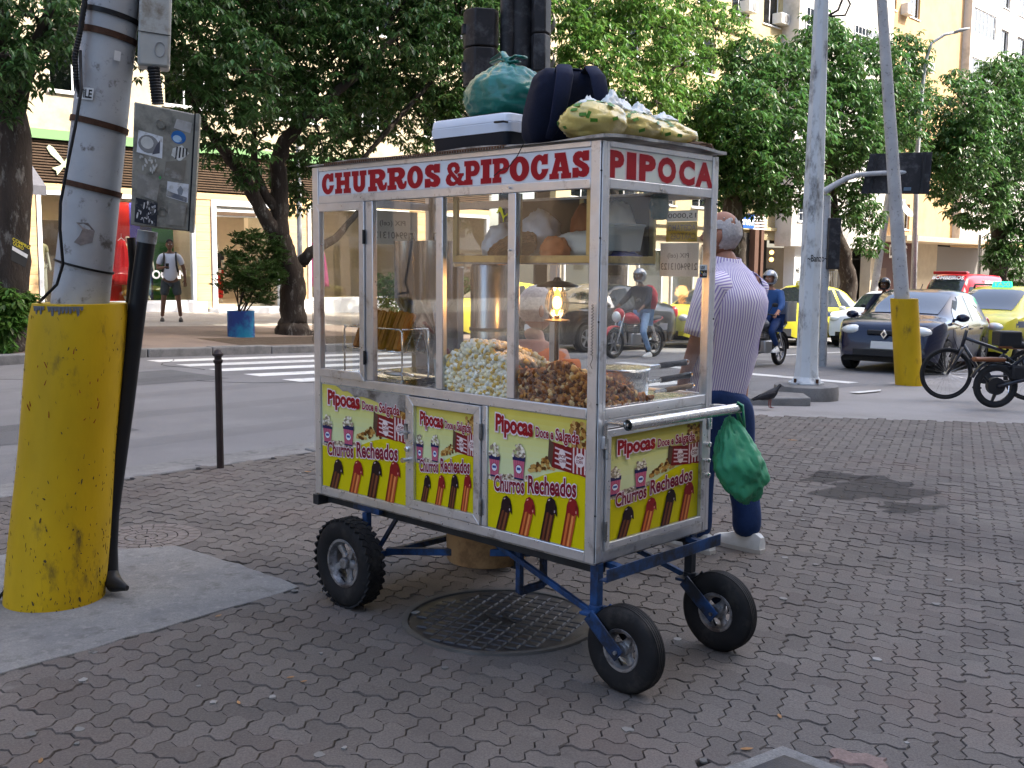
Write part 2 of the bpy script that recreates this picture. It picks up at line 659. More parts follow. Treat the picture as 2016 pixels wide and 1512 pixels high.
m_far_path = world_mat('far_path_brown', (0.2, 0.155, 0.13), [((0.12, 0.095, 0.08), 1.0, 0.45, 0.7, 0.7), ((0.3, 0.25, 0.21), 3.0, 0.6, 0.8, 0.5)], 0.85, 0.004, 60)
m_kerb = world_mat('kerb_granite', (0.19, 0.185, 0.18), [((0.09, 0.09, 0.09), 4, 0.45, 0.7, 0.8)], 0.85, 0.003, 90)
m_soil = world_mat('soil', (0.07, 0.05, 0.035), [((0.12, 0.09, 0.06), 8, 0.5, 0.7, 0.8)], 0.95, 0.01, 30)
strip('ground', -900, 900, -900, 900, -0.3, m_ground)
strip('road', -120, 260, 6.9, 16.42, ROAD_Z, m_asph)
strip('far_sidewalk', -120, 260, 16.67, FAC_T + 0.3, far_off(16.67), m_far_side, 0.2, far_off(FAC_T + 0.3))
strip('far_path', -60, 160, 16.72, 21.6, far_off(16.72) + 0.004, m_far_path, 0, far_off(21.6) + .004)
strip('tree_bed', 10.4, 14.5, 16.8, 18.4, far_off(16.8) + .009, m_soil, 0, far_off(18.4) + .009)
# apron on the right where the pavers stop
PAV_Y = 11.1
kx = (PAV_Y - 6.98 * T2.y) / S2.y            # s where Y == PAV_Y on t=6.98
strip('concrete_apron', 7.2, 60, -8, 6.98, -0.024, m_apron)
sheet('sidewalk_strip', [st(60, -8), st(60, 6.2), st(80, 6.2), st(80, -8)], -0.02, m_apron)
# kerb stones, one by one
g = M().box(0, 0.98, 0, 0.16, -0.15, 0.0)
kerb_me = None
kr = bpy.data.objects.new('near_kerb', None)
COLL.objects.link(kr)
kr['kind'] = 'structure'
s = -3.0
while s < 9.6:
    o = obj('kerb_stone', g if kerb_me is None else kerb_me, m_kerb if kerb_me is None else None, kr, bevel=0.015)
    kerb_me = o.data
    o.location = gst(s, 7.0, rnd.uniform(-0.012, 0.002))
    o.rotation_euler = (0, SLOPE if s > 8 else 0, STREET_RZ + rnd.uniform(-.006, .006))
    s += 1.0
kf = bpy.data.objects.new('far_kerb', None)
COLL.objects.link(kf)
kf['kind'] = 'structure'
kf_me = None
g2 = M().box(0, 1.18, 0, 0.26, -0.3, FAR_Z + 0.02)
s = 0.0
while s < 70:
    o = obj('kerb_stone', g2 if kf_me is None else kf_me, m_kerb if kf_me is None else None, kf, bevel=0.02)
    kf_me = o.data
    o.location = gst(s, 16.42, rnd.uniform(-0.02, 0.01))
    o.rotation_euler = (0, SLOPE if s > 8 else 0, STREET_RZ + rnd.uniform(-.008, .008))
    s += 1.2
# gutter band and kerb island under the white pole
strip('gutter', -3, 9.6, 7.16, 7.55, ROAD_Z + 0.006, m_conc)
isl = M()
P = [gps(1463, 794), gps(1596, 796), gps(1582, 788), gps(1480, 780)]
isl.prism([(p.x, p.y) for p in P], lambda u, v, w: (u, v, w + P[0].z), -0.05, 0.06)
o = obj('broken_kerb', isl, m_kerb, bevel=0.015)
tag(o, 'short broken kerb stone on the ground by the pigeon', 'kerb stone')
# crosswalk
for i, t in enumerate([15.4, 14.45, 13.5, 12.55, 11.6, 10.65, 9.7, 8.75]):
    strip('crosswalk_stripe', 8.05, 13.0, t, t + 0.42, ROAD_Z + 0.005, m_paint)
# white lines on the right
pa, pb2 = gps(1474, 737, ROAD_Z), gps(1534, 748, ROAD_Z)
strip('stop_line', s_of(pa) - .1, s_of(pa) + .25, 7.4, 12.0, ROAD_Z + 0.005, m_paint)
pl0 = gps(1604, 697, ROAD_Z)
for k in range(7):
    strip('lane_line', s_of(pl0) - 1.5 + 6 * k, s_of(pl0) + 1.9 + 6 * k, t_of(pl0), t_of(pl0) + .14, ROAD_Z + 0.005, m_paint)
    strip('lane_line', s_of(pl0) - 1.5 + 6 * k, s_of(pl0) + 1.9 + 6 * k, t_of(pl0) + 3.1, t_of(pl0) + 3.24, ROAD_Z + 0.005, m_paint)
sheet('bay_line', [gps(1672, 771), gps(1735, 766), gps(1733, 769), gps(1690, 773)], -0.006, m_paint)
# ---------------------------------------------------------------- pavers (wavy blocks in herringbone)
U = 0.083
A0 = rad(22 - 45)
ax_, ay_ = Vector((math.cos(A0), math.sin(A0), 0)), Vector((-math.sin(A0), math.cos(A0), 0))
patch_px = [(0, 1093), (130, 1080), (245, 1082), (352, 1076), (470, 1112), (592, 1156), (300, 1243), (0, 1327), (-260, 1400), (-300, 1110)]
patch = [gp(*p) for p in patch_px]
MH1, MH1R = gp(985, 1219), 0.425
MH2, MH2R = gp(288, 1057), 0.30
hatch = [gp(1420, 1516), gp(1540, 1470), gp(1680, 1522), gp(1560, 1600)]
def inside(p, poly):
    c = False
    n = len(poly)
    for i in range(n):
        a, b = poly[i], poly[i - 1]
        if (a.y > p.y) != (b.y > p.y) and p.x < (b.x - a.x) * (p.y - a.y) / (b.y - a.y) + a.x:
            c = not c
    return c
def wave(t, k):
    return ((0.0, 0.0), (0.28, 0.115), (0.72, -0.115))[k]
def brick_outline(cells):
    """unit-cell boundary of a 2x1 brick, every unit edge replaced by the same S-wave"""
    (x0, y0), (x1, y1) = cells
    xs, ys, xe, ye = min(x0, x1), min(y0, y1), max(x0, x1) + 1, max(y0, y1) + 1
    pts = []
    for x in range(xs, xe):
        pts += [(x, ys), (x + .27, ys + .11), (x + .73, ys - .11)]
    for y in range(ys, ye):
        pts += [(xe, y), (xe + .11, y + .27), (xe - .11, y + .73)]
    for x in range(xe, xs, -1):
        pts += [(x, ye), (x - .27, ye - .11), (x - .73, ye + .11)]
    for y in range(ye, ys, -1):
        pts += [(xs, y), (xs - .11, y - .27), (xs + .11, y - .73)]
    return pts
def brick_geo(cells, top=0.0, tilt=(0, 0), shrink=0.019, bev=0.03):
    pts = brick_outline(cells)
    cx, cy_ = sum(p[0] for p in pts) / len(pts), sum(p[1] for p in pts) / len(pts)
    n = len(pts)
    vs, fs = [], []
    # inset by moving towards the centre by a constant distance, per point
    for dist, z in ((shrink, -0.03), (shrink, -0.006), (shrink + bev, 0.0)):
        for x, y in pts:
            dx, dy = x - cx, y - cy_
            L = math.hypot(dx, dy)
            k = max(0.1, (L - dist) / L)
            X, Y = cx + dx * k, cy_ + dy * k
            p = (ax_ * X + ay_ * Y) * U
            vs.append((p.x, p.y, z + top + (tilt[0] * dx + tilt[1] * dy) * U))
    for r in range(2):
        for i in range(n):
            j = (i + 1) % n
            fs.append((r * n + i, r * n + j, (r + 1) * n + j, (r + 1) * n + i))
    fs.append(tuple(2 * n + i for i in range(n)))
    return vs, fs, (ax_ * cx + ay_ * cy_) * U
bed = strip('sidewalk', -14, 7.2, -5, 7.0, -0.018, m_bed)
sheet('paving_bed', [st(7.2, -5), st(16, -5), (14, PAV_Y), (0.15, PAV_Y), st(7.2, 6.98)], -0.018, m_bed)
rb = random.Random(3)
bricks = []
R_ = int(20 / U)
for i in range(-R_, R_):
    for j in range(-R_, R_):
        r = (i - j) % 4
        if r == 0:
            cells = ((i, j), (i + 1, j))
        elif r == 2:
            cells = ((i, j - 1), (i, j))
        else:
            continue
        c = (ax_ * ((cells[0][0] + cells[1][0] + 1) / 2) + ay_ * ((cells[0][1] + cells[1][1] + 1) / 2)) * U
        if c.y < 1.5 or c.y > PAV_Y - 0.05:
            continue
        if c.x * T2.x + c.y * T2.y > 6.93:
            continue
        if abs(c.x) > 0.56 * c.y + 1.4:
            continue
        if inside(c, patch) or (c - MH1).length < MH1R + 0.03 or (c - MH2).length < MH2R + 0.025 or inside(c, hatch):
            continue
        bricks.append((c, cells))
bricks.sort(key=lambda b: b[0].length)
shared = {}
stuff = M()
n_single = 0
for c, cells in bricks:
    vis = abs(c.x) < 0.487 * c.y * 1.01 + 0.02 and c.y > 2.95
    if vis and n_single < 300:
        kind_ = 'h' if cells[0][1] == cells[1][1] else 'v'
        if kind_ not in shared:
            base = ((0, 0), (1, 0)) if kind_ == 'h' else ((0, 0), (0, 1))
            vs, fs, cc = brick_geo(base)
            mm = M().add([(x - cc.x, y - cc.y, z) for x, y, z in vs], fs)
            me = mm.mesh('paver')
            me.materials.append(m_paver)
            shared[kind_] = me
        o = bpy.data.objects.new('paver', shared[kind_])
        COLL.objects.link(o)
        o.parent = bed
        o.location = (c.x, c.y, gz(s_of(c)) + rb.uniform(-0.0035, 0.002))
        o.rotation_euler = (rb.uniform(-.016, .016), rb.uniform(-.016, .016), rb.uniform(-.02, .02))
        n_single += 1
    else:
        vs, fs, cc = brick_geo(cells, gz(s_of(c)) + rb.uniform(-0.0035, 0.002), (rb.uniform(-.02, .02), rb.uniform(-.02, .02)), rb.uniform(.01, .032))
        stuff.add(vs, fs)
obj('more_pavers', stuff, m_paver, bed, kind='stuff')
# odd pink replacement pavers
for px, py in ((1690, 1495),):
    c = gp(px, py)
    vs, fs, cc = brick_geo(((0, 0), (1, 0)))
    o = obj('paver', M().add([(x - cc.x, y - cc.y, z) for x, y, z in vs], fs), m_paver_pink, bed)
    o.location = (c.x, c.y, 0.004)
# concrete patch at the pole
pm = M()
pp = []
for i, p in enumerate(patch):
    q = patch[(i + 1) % len(patch)]
    for k in range(6):
        w = p.lerp(q, k / 6)
        j = 0.012
        pp.append((w.x + rb.uniform(-j, j), w.y + rb.uniform(-j, j)))
pm.prism(pp, lambda u, v, w: (u, v, w), -0.03, 0.004)
obj('concrete_patch', pm, m_conc, kind='structure', bevel=0.004)
# manhole with cast lugs
m_iron = mat('cast_iron', (0.05, 0.05, 0.055), 0.45, 0.6, var=0.35, vscale=5, rvar=0.12, dirt=(0.05, 0.045, 0.04), dscale=7, damt=0.6, bump=0.001, bscale=150)
m_iron2 = mat('iron_rim', (0.10, 0.095, 0.09), 0.6, 0.4, var=0.3, vscale=9)
mh = thing('manhole_cover', 'large round cast iron manhole cover with raised grid lugs under the cart', 'manhole cover', (MH1.x, MH1.y, 0), A0 + rad(-2))
obj('rim', M().lathe([(MH1R - 0.03, -0.02), (MH1R - 0.03, 0.006), (MH1R - 0.024, 0.008), (MH1R - 0.004, 0.008), (MH1R + 0.0, -0.02)], n=64, cap=False), m_iron2, mh, smooth=30)
obj('plate', M().lathe([(MH1R - 0.036, -0.03), (MH1R - 0.036, 0.0), (0, 0.0)], n=64), m_iron, mh, smooth=30)
lg = M()
gy = 0.062
gx = 0.088
for i in range(-7, 8):
    for j in range(-8, 9):
        x, y = i * gy, j * gx * 0.62
        if math.hypot(abs(x) + gy / 2, abs(y) + gx * .31) > MH1R - 0.035:
            continue
        if abs(i) < 2 and abs(j) < 1:
            continue
        lg.obox((x, y, 0.002), (gy * .90, gx * .62 * .93, 0.009), None, None, 0.84)
lg.bar((-0.07, 0.02, .005), (0.0, -0.03, .005), .012, .008)
lg.bar((0.0, 0.03, .005), (0.08, -0.02, .005), .012, .008)
obj('lug', lg, m_iron, mh, bevel=0.003, kind='stuff')
# second small cover, radial blocks
m_iron3 = mat('cover_concrete', (0.15, 0.13, 0.12), 0.75, 0.1, var=0.3, vscale=9, bump=0.001, bscale=120)
mh2 = thing('manhole_cover', 'round manhole cover with a pattern of radial and ring grooves behind the yellow pole', 'manhole cover', (MH2.x, MH2.y, 0), 0.3)
obj('plate', M().lathe([(MH2R, -0.03), (MH2R, -0.006), (0, -0.006)], n=48), m_bed, mh2)
bl = M()
for k, (r0, r1, n_) in enumerate([(0.015, .055, 6), (.062, .108, 10), (.115, .162, 16), (.169, .218, 20), (.225, .29, 26)]):
    for i in range(n_):
        a0_, a1_ = 2 * PI * (i + (k % 2) * .5) / n_, 2 * PI * (i + 1 + (k % 2) * .5) / n_
        da = 0.003 / r1
        poly = [(r0 * math.cos(lerp(a0_ + da, a1_ - da, q / 3)), r0 * math.sin(lerp(a0_ + da, a1_ - da, q / 3))) for q in range(4)]
        poly += [(r1 * math.cos(lerp(a1_ - da, a0_ + da, q / 3)), r1 * math.sin(lerp(a1_ - da, a0_ + da, q / 3))) for q in range(4)]
        bl.prism(poly[::-1], lambda u, v, w: (u, v, w), -0.02, 0.002, back=False)
obj('block', bl, m_iron3, mh2, kind='stuff')
# hatch in the lower right corner
hm = M()
hm.prism([(p.x, p.y) for p in hatch][::-1], lambda u, v, w: (u, v, w), -0.03, 0.003)
hb = obj('hatch', hm, m_conc)
tag(hb, 'small metal service hatch in a concrete frame at the bottom edge of the picture', 'hatch')
hc = sum(hatch, Vector()) / 4
obj('plate', M().prism([((hc + (p - hc) * .62).x, (hc + (p - hc) * .62).y) for p in hatch][::-1], lambda u, v, w: (u, v, w), 0, 0.008), m_iron, hb, bevel=0.002)
mo_ = M()
for c_, r0, r1 in ((MH1, MH1R - .005, MH1R + .11), (MH2, MH2R - .005, MH2R + .1)):
    mo_.lathe([(r0, 0), (r1, -.004)], (c_.x, c_.y, -.003), (0, 0, 1), 48, cap=False)
pc_ = sum(patch, Vector()) / len(patch)
for qq, zz in ((patch, -.0075), (hatch, -.0075)):
    pc_ = sum(qq, Vector()) / len(qq)
    mo_.add([(p.x + (p - pc_).normalized().x * .09, p.y + (p - pc_).normalized().y * .09, zz) for p in qq], [tuple(range(len(qq)))])
obj('mortar', mo_, m_paver, bed, kind='stuff')
# patches and tracks in the asphalt
m_patch = world_mat('asphalt_patch', (0.095, 0.095, 0.098), [((0.14, 0.14, 0.14), 2.0, 0.5, 0.75, 0.7)], 0.85, 0.004, 200, ((0.2, 0.2, 0.2), 90, 0.25, 0.4))
m_track = mat('tyre_track', (.05, .05, .05), .8, alpha=.07)
for s0, s1, t0, t1 in ((1.5, 4.6, 9.2, 10.3), (6.2, 7.6, 12.6, 14.2), (14.5, 19.0, 10.6, 11.3), (-2, 1.0, 13.0, 13.6)):
    strip('asphalt_patch', s0, s1, t0, t1, ROAD_Z + .003, m_patch)
for t0 in (8.3, 9.9, 11.4, 12.9, 14.4):
    strip('tyre_track', -20, 70, t0, t0 + .42, ROAD_Z + .0065, m_track)
rq_ = random.Random(31)
ck_ = M()
for k in range(9):
    p_ = Vector((rq_.uniform(-2, 18), rq_.uniform(7.8, 15.5), 0))
    a = rq_.uniform(0, 6.3)
    pts_ = []
    for i in range(9):
        pts_.append(gst(p_.x, p_.y, ROAD_Z + .006))
        a += rq_.uniform(-.5, .5)
        p_ = p_ + Vector((math.cos(a), math.sin(a), 0)) * .28
    for a_, b_ in zip(pts_, pts_[1:]):
        ck_.bar(a_, b_, .012, .002)
obj('road_crack', ck_, m_bed, kind='stuff')['label'] = 'thin dark cracks in the asphalt road'
# dry leaves and scraps
m_leafdry = mat('dry_leaf', (0.32, 0.17, 0.07), 0.7, var=0.4, vscale=30, objvar=0.35)
lf = M()
prof = [(-.5, 0), (-.3, .14), (0, .2), (.25, .15), (.5, 0), (.25, -.13), (0, -.17), (-.3, -.12)]
lf.add([(u * .09, v * .09, 0.006 + 0.02 * (v * v + .3 * u * u)) for u, v in prof], [tuple(range(8))])
lme = None
for i, (px, py, sc, w) in enumerate([(1560, 868, 1.0, 'right of the cart on the pavers'), (606, 930, .6, 'behind the cart at its rear end'), (572, 1335, .35, 'in front of the cart between paving joints'), (598, 1343, .3, 'beside another leaf in the foreground paving'), (470, 1385, .35, 'in the left foreground paving'),
                                  (1535, 1412, .4, 'in the right foreground paving'), (80, 1500, .4, 'at the lower left edge of the picture'), (430, 1214, .4, 'at the edge of the concrete patch'), (1470, 1477, .5, 'by the corner of the hatch')]):
    o = obj('dry_leaf', lf if lme is None else lme, m_leafdry if lme is None else None, solid=0.0015)
    lme = o.data
    o.location = gps(px, py) + Vector((0, 0, .002))
    o.scale = (sc, sc, sc)
    o.rotation_euler = (0, 0, rnd.uniform(0, 6))
    tag(o, 'small brown dry leaf lying ' + w, 'leaf', 'dry leaves on the paving')
m_spot = mat('gum_spot', (0.19, 0.185, 0.175), 0.85, islvar=.4)
gm_ = M()
rg_ = random.Random(12)
for k in range(110):
    Yg = rg_.uniform(3.0, 9.5)
    xg = rg_.uniform(-.5, .5) * Yg
    if xg * T2.x + Yg * T2.y > 6.8 or inside(Vector((xg, Yg, 0)), patch):
        continue
    r_g = rg_.choice((.006, .010, .014, .02))
    q_ = [(xg + r_g * rg_.uniform(.6, 1.2) * math.cos(a), Yg + r_g * rg_.uniform(.6, 1.2) * math.sin(a)) for a in [2 * PI * i / 9 for i in range(9)]]
    gm_.prism(q_, lambda u, v, w: (u, v, w + gz(u * S2.x + v * S2.y)), -.002, .0035)
obj('gum_spot', gm_, m_spot, bed, kind='stuff')
m_stain = mat('wet_stain', (.02, .018, .018), .7, alpha=.5)
for k, (cx, cy_, rx, ry) in enumerate(((1720, 965, 105, 22), (1640, 940, 60, 10), (1790, 1000, 60, 10))):
    c_ = gps(cx, cy_)
    q_ = []
    for i in range(40):
        a = 2 * PI * i / 40
        f_ = 1 + .22 * math.sin(3 * a + k) + .14 * math.sin(7 * a + 2 * k) + rg_.uniform(-.08, .08)
        p_ = gps(cx + rx * f_ * math.cos(a), cy_ + ry * f_ * math.sin(a))
        q_.append((p_.x, p_.y, p_.z + .0045))
    obj('wet_stain', M().add(q_, [tuple(range(40))[::-1]]), m_stain, bed, kind='stuff')
# ================================================================== BUILDINGS
m_cream_w = mat('cream_wall', (0.46, 0.39, 0.28), 0.85, var=0.08, vscale=1.5, dirt=(0.34, 0.28, 0.19), dscale=0.7, damt=0.35, bump=.002, bscale=40)
m_peach_w = mat('peach_wall', (0.46, 0.31, 0.165), 0.85, var=0.08, vscale=1.2, dirt=(0.38, 0.25, 0.13), dscale=0.5, damt=0.4, bump=.002, bscale=40)
m_white_w = mat('white_wall', (0.50, 0.48, 0.45), 0.8, var=0.06, vscale=1.5, dirt=(0.36, 0.34, 0.30), dscale=0.6, damt=0.3)
m_yell_w = mat('pale_yellow_wall', (0.47, 0.39, 0.22), 0.8, var=0.06, vscale=1.5, dirt=(0.37, 0.30, 0.16), dscale=0.6, damt=0.3)
m_beige_w = mat('beige_stone', (0.42, 0.36, 0.27), 0.75, var=0.12, vscale=2)
m_green_t = mat('green_band', (0.16, 0.30, 0.13), 0.7)
m_slat = mat('brown_slat', (0.085, 0.055, 0.035), 0.6, var=0.2, vscale=8)
m_oak = mat('light_oak', (0.62, 0.42, 0.22), 0.55, var=0.22, vscale=3, stretch=(.3, .3, 4))
m_fr = mat('white_frame', (0.72, 0.73, 0.74), 0.45, var=.04)
m_wpane = glass_mat('window_glass', (0.50, 0.54, 0.56), 0.9, 0.10, 0.03)
m_spane = glass_mat('shop_glass', (0.90, 0.92, 0.91), 0.6, 0.02, 0.02)
m_curt = mat('curtain', (0.5, 0.48, 0.43), 0.9, var=0.15, vscale=2, stretch=(8, 8, .3))
m_int = mat('room_dark', (0.035, 0.033, 0.03), 0.9)  # near-black boards behind the panes paint in the shade of unlit rooms
m_ac = mat('ac_case', (0.62, 0.62, 0.60), 0.6, var=.1)
m_maroon = mat('maroon_front', (0.06, 0.016, 0.014), 0.5)
m_roofd = mat('dark_canopy', (0.04, 0.04, 0.045), 0.6)
def building(name, label, s0, s1, z1, depth=14.0, t0=FAC_T):
    b = thing(name, label, 'building', st(0, t0, 0), STREET_RZ)
    return b
def wall_holes(m, s0, s1, z0, z1, holes, y0=0.0, y1=0.3):
    xs = sorted({s0, s1, *[h[0] for h in holes], *[h[1] for h in holes]})
    zs = sorted({z0, z1, *[h[2] for h in holes], *[h[3] for h in holes]})
    xs = [x for x in xs if s0 <= x <= s1]
    zs = [z for z in zs if z0 <= z <= z1]
    for i in range(len(xs) - 1):
        run = None
        for j in range(len(zs) - 1):
            cx, cz = (xs[i] + xs[i + 1]) / 2, (zs[j] + zs[j + 1]) / 2
            hole = any(h[0] < cx < h[1] and h[2] < cz < h[3] for h in holes)
            if hole:
                if run is not None:
                    m.box(xs[i], xs[i + 1], y0, y1, run, zs[j])
                    run = None
            elif run is None:
                run = zs[j]
        if run is not None:
            m.box(xs[i], xs[i + 1], y0, y1, run, zs[-1])
def window(b, s0, s1, z0, z1, nx=2, nz=1, ma=None, y=.12, pane=None, wd=.06, curtain=True, sill=True):
    m = M()
    m.box(s0, s1, y, y + .06, z0, z0 + wd)
    m.box(s0, s1, y, y + .06, z1 - wd, z1)
    m.box(s0, s0 + wd, y, y + .06, z0 + wd, z1 - wd)
    m.box(s1 - wd, s1, y, y + .06, z0 + wd, z1 - wd)
    for i in range(1, nx):
        x = lerp(s0, s1, i / nx)
        m.box(x - wd * .35, x + wd * .35, y + .005, y + .05, z0 + wd, z1 - wd)
    for j in range(1, nz):
        z = lerp(z0, z1, j / nz)
        m.box(s0 + wd, s1 - wd, y + .008, y + .046, z - wd * .3, z + wd * .3)
    w = obj('window', m, ma or m_fr, b)
    obj('pane', M().box(s0 + wd, s1 - wd, y + .02, y + .028, z0 + wd, z1 - wd), pane or m_wpane, w)
    if curtain:
        obj('curtain', M().box(s0 + wd, lerp(s0, s1, rnd.choice((.55, .8, 1.0))) - wd, y + .2, y + .22, z0, z1), m_curt, w)
    if sill:
        obj('sill', M().box(s0 - .06, s1 + .06, -.06, y, z0 - .06, z0 - .003), m_fr, w)
    return w
def ac_unit(b, s, z, w=.75, h=.5):
    a = obj('air_conditioner', M().box(s, s + w, -.42, .1, z, z + h), m_ac, b, bevel=.02)
    obj('grille', M().lathe([(h * .4, 0), (h * .4, .015), (h * .36, .02), (0, .02)], (s + w * .6, -.42, z + h / 2), (0, -1, 0), 16), mat('ac_grille', (.2, .2, .2), .7), a)
    return a
# ---- unseen block added on the camera's side: keeps the near pavement in shade
bb_ = thing('shade_block', 'long pale unseen block added on the near side of the avenue to cast shade', 'building', st(0, -20, 0), STREET_RZ)
m = M()
m.box(-60, 150, -16, -.02, -4, 43.0)
m.box(26, 44.5, -15.9, -.03, 43, 63)  # taller part added to shade the left trees
obj('wall', m, mat('pale_bounce_wall', (.72, .70, .66), .8), bb_)  # kept pale to bounce light onto the cart's end face
for k in range(14):
    wm_ = M()
    for i in range(-20, 36):
        wm_.box(i * 3, i * 3 + 1.6, -.02, .02, 1.2 + 3 * k, 2.7 + 3 * k)
    obj('window_row', wm_, mat('far_pane', (.08, .1, .12), .1), bb_, kind='stuff')
    obj('ledge', M().box(-60, 130, -.02, .25, 2.95 + 3 * k, 3.08 + 3 * k), m_white_w, bb_)
# ---- shop building on the left
sh = building('shop_building', 'cream building with clothing shop windows and brown slats behind the big dark tree', 4, 30, 30)
holes = []
WS = 1.9
up = []
for k in range(8):
    for i in range(8):
        s0 = 5.2 + i * 3.1
        up.append((s0, s0 + WS, 5.78 + 3 * k, 7.35 + 3 * k))
m = M()
wall_holes(m, 2.0, 30.5, 4.8, 30.0, up)
obj('wall', m, m_cream_w, sh)
obj('room_shade_board', M().box(2.0, 30.5, 1.2, 1.3, 4.8, 30).box(2.0, 30.5, .3, 1.2, 4.75, 4.85), m_int, sh)
for h in up:
    if h[2] < 15 and h[0] > 9:
        window(sh, *h, nx=3)
obj('green_band', M().box(2.0, 30.5, -.12, .3, 4.56, 4.795), m_green_t, sh)
sl = M()
z = 3.53
while z < 4.5:
    sl.box(10.62, 27.0, -.05, .0, z, z + .035)
    z += .068
obj('slat', sl, m_slat, sh, kind='stuff')
obj('slat_backing', M().box(10.62, 27.0, .06, .12, 3.48, 4.56), m_dark if 'm_dark' in globals() else m_int, sh)
# oak cladding boards, each a plank
for (a, b_) in ((10.62, 10.93), (15.33, 15.8), (18.3, 19.05), (23.2, 24.4)):
    z = .22
    while z < 3.46:
        o = obj('plank', M().box(a, b_, 0.0, .2, z, min(z + .235, 3.47)), m_oak, sh, bevel=.006)
        z += .24
obj('lintel', M().box(10.62, 27.0, -.02, .3, 3.30, 3.475), m_oak, sh)
obj('plinth', M().box(10.62, 15.6, -.06, .5, -.2, .43).box(18.3, 27.0, -.06, .5, -.4, .43), m_fr, sh, bevel=.01)
# show windows
for (a, b_, fl_) in ((10.95, 15.3, .43), (19.1, 23.15, .43), (24.4, 26.9, .43)):
    f_ = M()
    wd = .11
    f_.box(a, b_, -.03, .12, 3.19, 3.295).box(a, b_, -.03, .12, fl_ + .002, fl_ + .05)
    f_.box(a, a + wd, -.03, .12, fl_ + .05, 3.19).box(b_ - wd, b_, -.03, .12, fl_ + .05, 3.19)
    w = obj('shop_window', f_, m_fr, sh, bevel=.008)
    obj('pane', M().box(a + wd, b_ - wd, .03, .045, fl_ + .05, 3.19), m_spane, w)
# interior
m_shop_in = mat('shop_interior', (0.55, 0.47, 0.36), 0.8, var=.06)
m_shop_fl = mat('shop_floor', (0.5, 0.42, 0.32), 0.4)
obj('shop_floor', M().box(10.6, 27, .5, 8, .2, .32).box(10.93, 15.33, .12, 1.5, .32, .45).box(19, 23.2, .12, 1.5, .32, .45).box(24.4, 27, .12, 1.5, .32, .45), m_shop_fl, sh)
obj('shop_back_wall', M().box(10.6, 27, 5.0, 5.1, .2, 3.5).box(10.5, 10.6, .3, 5.1, .2, 3.5).box(27, 27.1, .3, 5.1, .2, 3.5).box(15.33, 15.45, .2, 2.2, .2, 3.5).box(18.25, 18.35, .2, 2.2, .2, 3.5).box(10.6, 27, .1, 5.1, 3.48, 3.52), m_shop_in, sh)
m_lampd = mat('shop_lamp', (1, 1, 1), .5, emit=(1.0, .86, .66), estr=14.0)
for s_ in (11.4, 12.6, 13.9, 15.0, 16.4, 17.6, 19.8, 21.2, 22.6, 25.2):
    for y in (.7, 2.6):
        obj('spot_lamp', M().lathe([(.12, 0), (.12, .03), (0, .03)], (s_, y, 3.40), (0, 0, 1), 14), m_lampd, sh)
for k, (a, b_, c_) in enumerate(((12.55, 12.95, (.75, .30, .02)), (12.95, 13.85, (.62, .03, .025)), (13.85, 14.15, (.10, .09, .45)), (14.15, 14.5, (.03, .035, .10)), (14.5, 15.15, (.03, .13, .035)))):
    obj('backdrop_panel', M().box(a, b_, .95, 1.0, .46, 3.15), mat('backdrop%d' % k, c_, .7), sh)
obj('backdrop_panel', M().box(10.97, 12.4, 1.15, 1.2, .46, 2.6), mat('backdrop_grey', (.16, .13, .11), .8), sh)
tx = M()
put_text(tx, 'OO AN', lambda u, v, w: (u, w, v), 14.0, 1.08, 1.0, .22, .03, None, .02)
obj('shop_lettering', tx, m_fr, sh)
# entrance
obj('air_curtain', M().box(15.9, 17.6, .05, .4, 2.85, 3.12), m_ac, sh, bevel=.02)
obj('air_grille', M().box(15.98, 17.3, .035, .06, 2.88, 2.98), m_slat, sh)
obj('door_header', M().box(15.82, 18.28, -.02, .3, 3.14, 3.30), m_fr, sh)
obj('door_jamb', M().box(15.81, 15.95, -.05, .2, .2, 3.14), m_fr, sh)
obj('door_leaf', M().box(17.1, 18.15, .12, .14, .25, 2.85), m_spane, sh)
obj('door_jamb', M().box(18.1, 18.28, -.05, .2, .2, 3.14), m_fr, sh)
obj('step', M().box(15.7, 18.4, -.5, .6, -.2, .24), m_fr, sh, bevel=.01)
# exit sign
ex = obj('exit_sign', M().box(16.35, 16.6, 2.0, 2.02, 2.15, 2.32), mat('exit_green', (.01, .10, .05), .5), sh)
t = M()
put_text(t, 'EXIT', lambda u, v, w: (u, w, v), 16.38, 2.19, .19, .08, .02, None, 1.995)
obj('lettering', t, m_fr, ex)
# bird emblem
bird = []
for pts in ([(-.5, .42), (-.42, .52), (-.28, .44), (.0, .10), (.12, -.1), (.3, -.25), (.22, -.45), (.12, -.25), (-.04, -.05), (-.38, .22)], [(.5, .38), (.44, .45), (.3, .4), (.08, .06), (-.1, -.12), (-.36, -.22), (-.22, -.3), (-.2, -.44), (-.08, -.3), (.1, -.06), (.36, .16)]):
    bird.append(pts)
em = M()
for k, pts in enumerate(bird):
    vs, fs = poly2d([pts])
    em.add([(11.62 + u * .78, -.07 - .012 * k, 4.02 + v * .78) for u, v in vs], fs)
o = obj('bird_emblem', em, mat('emblem', (.45, .5, .34), .5), sh, solid=.01)
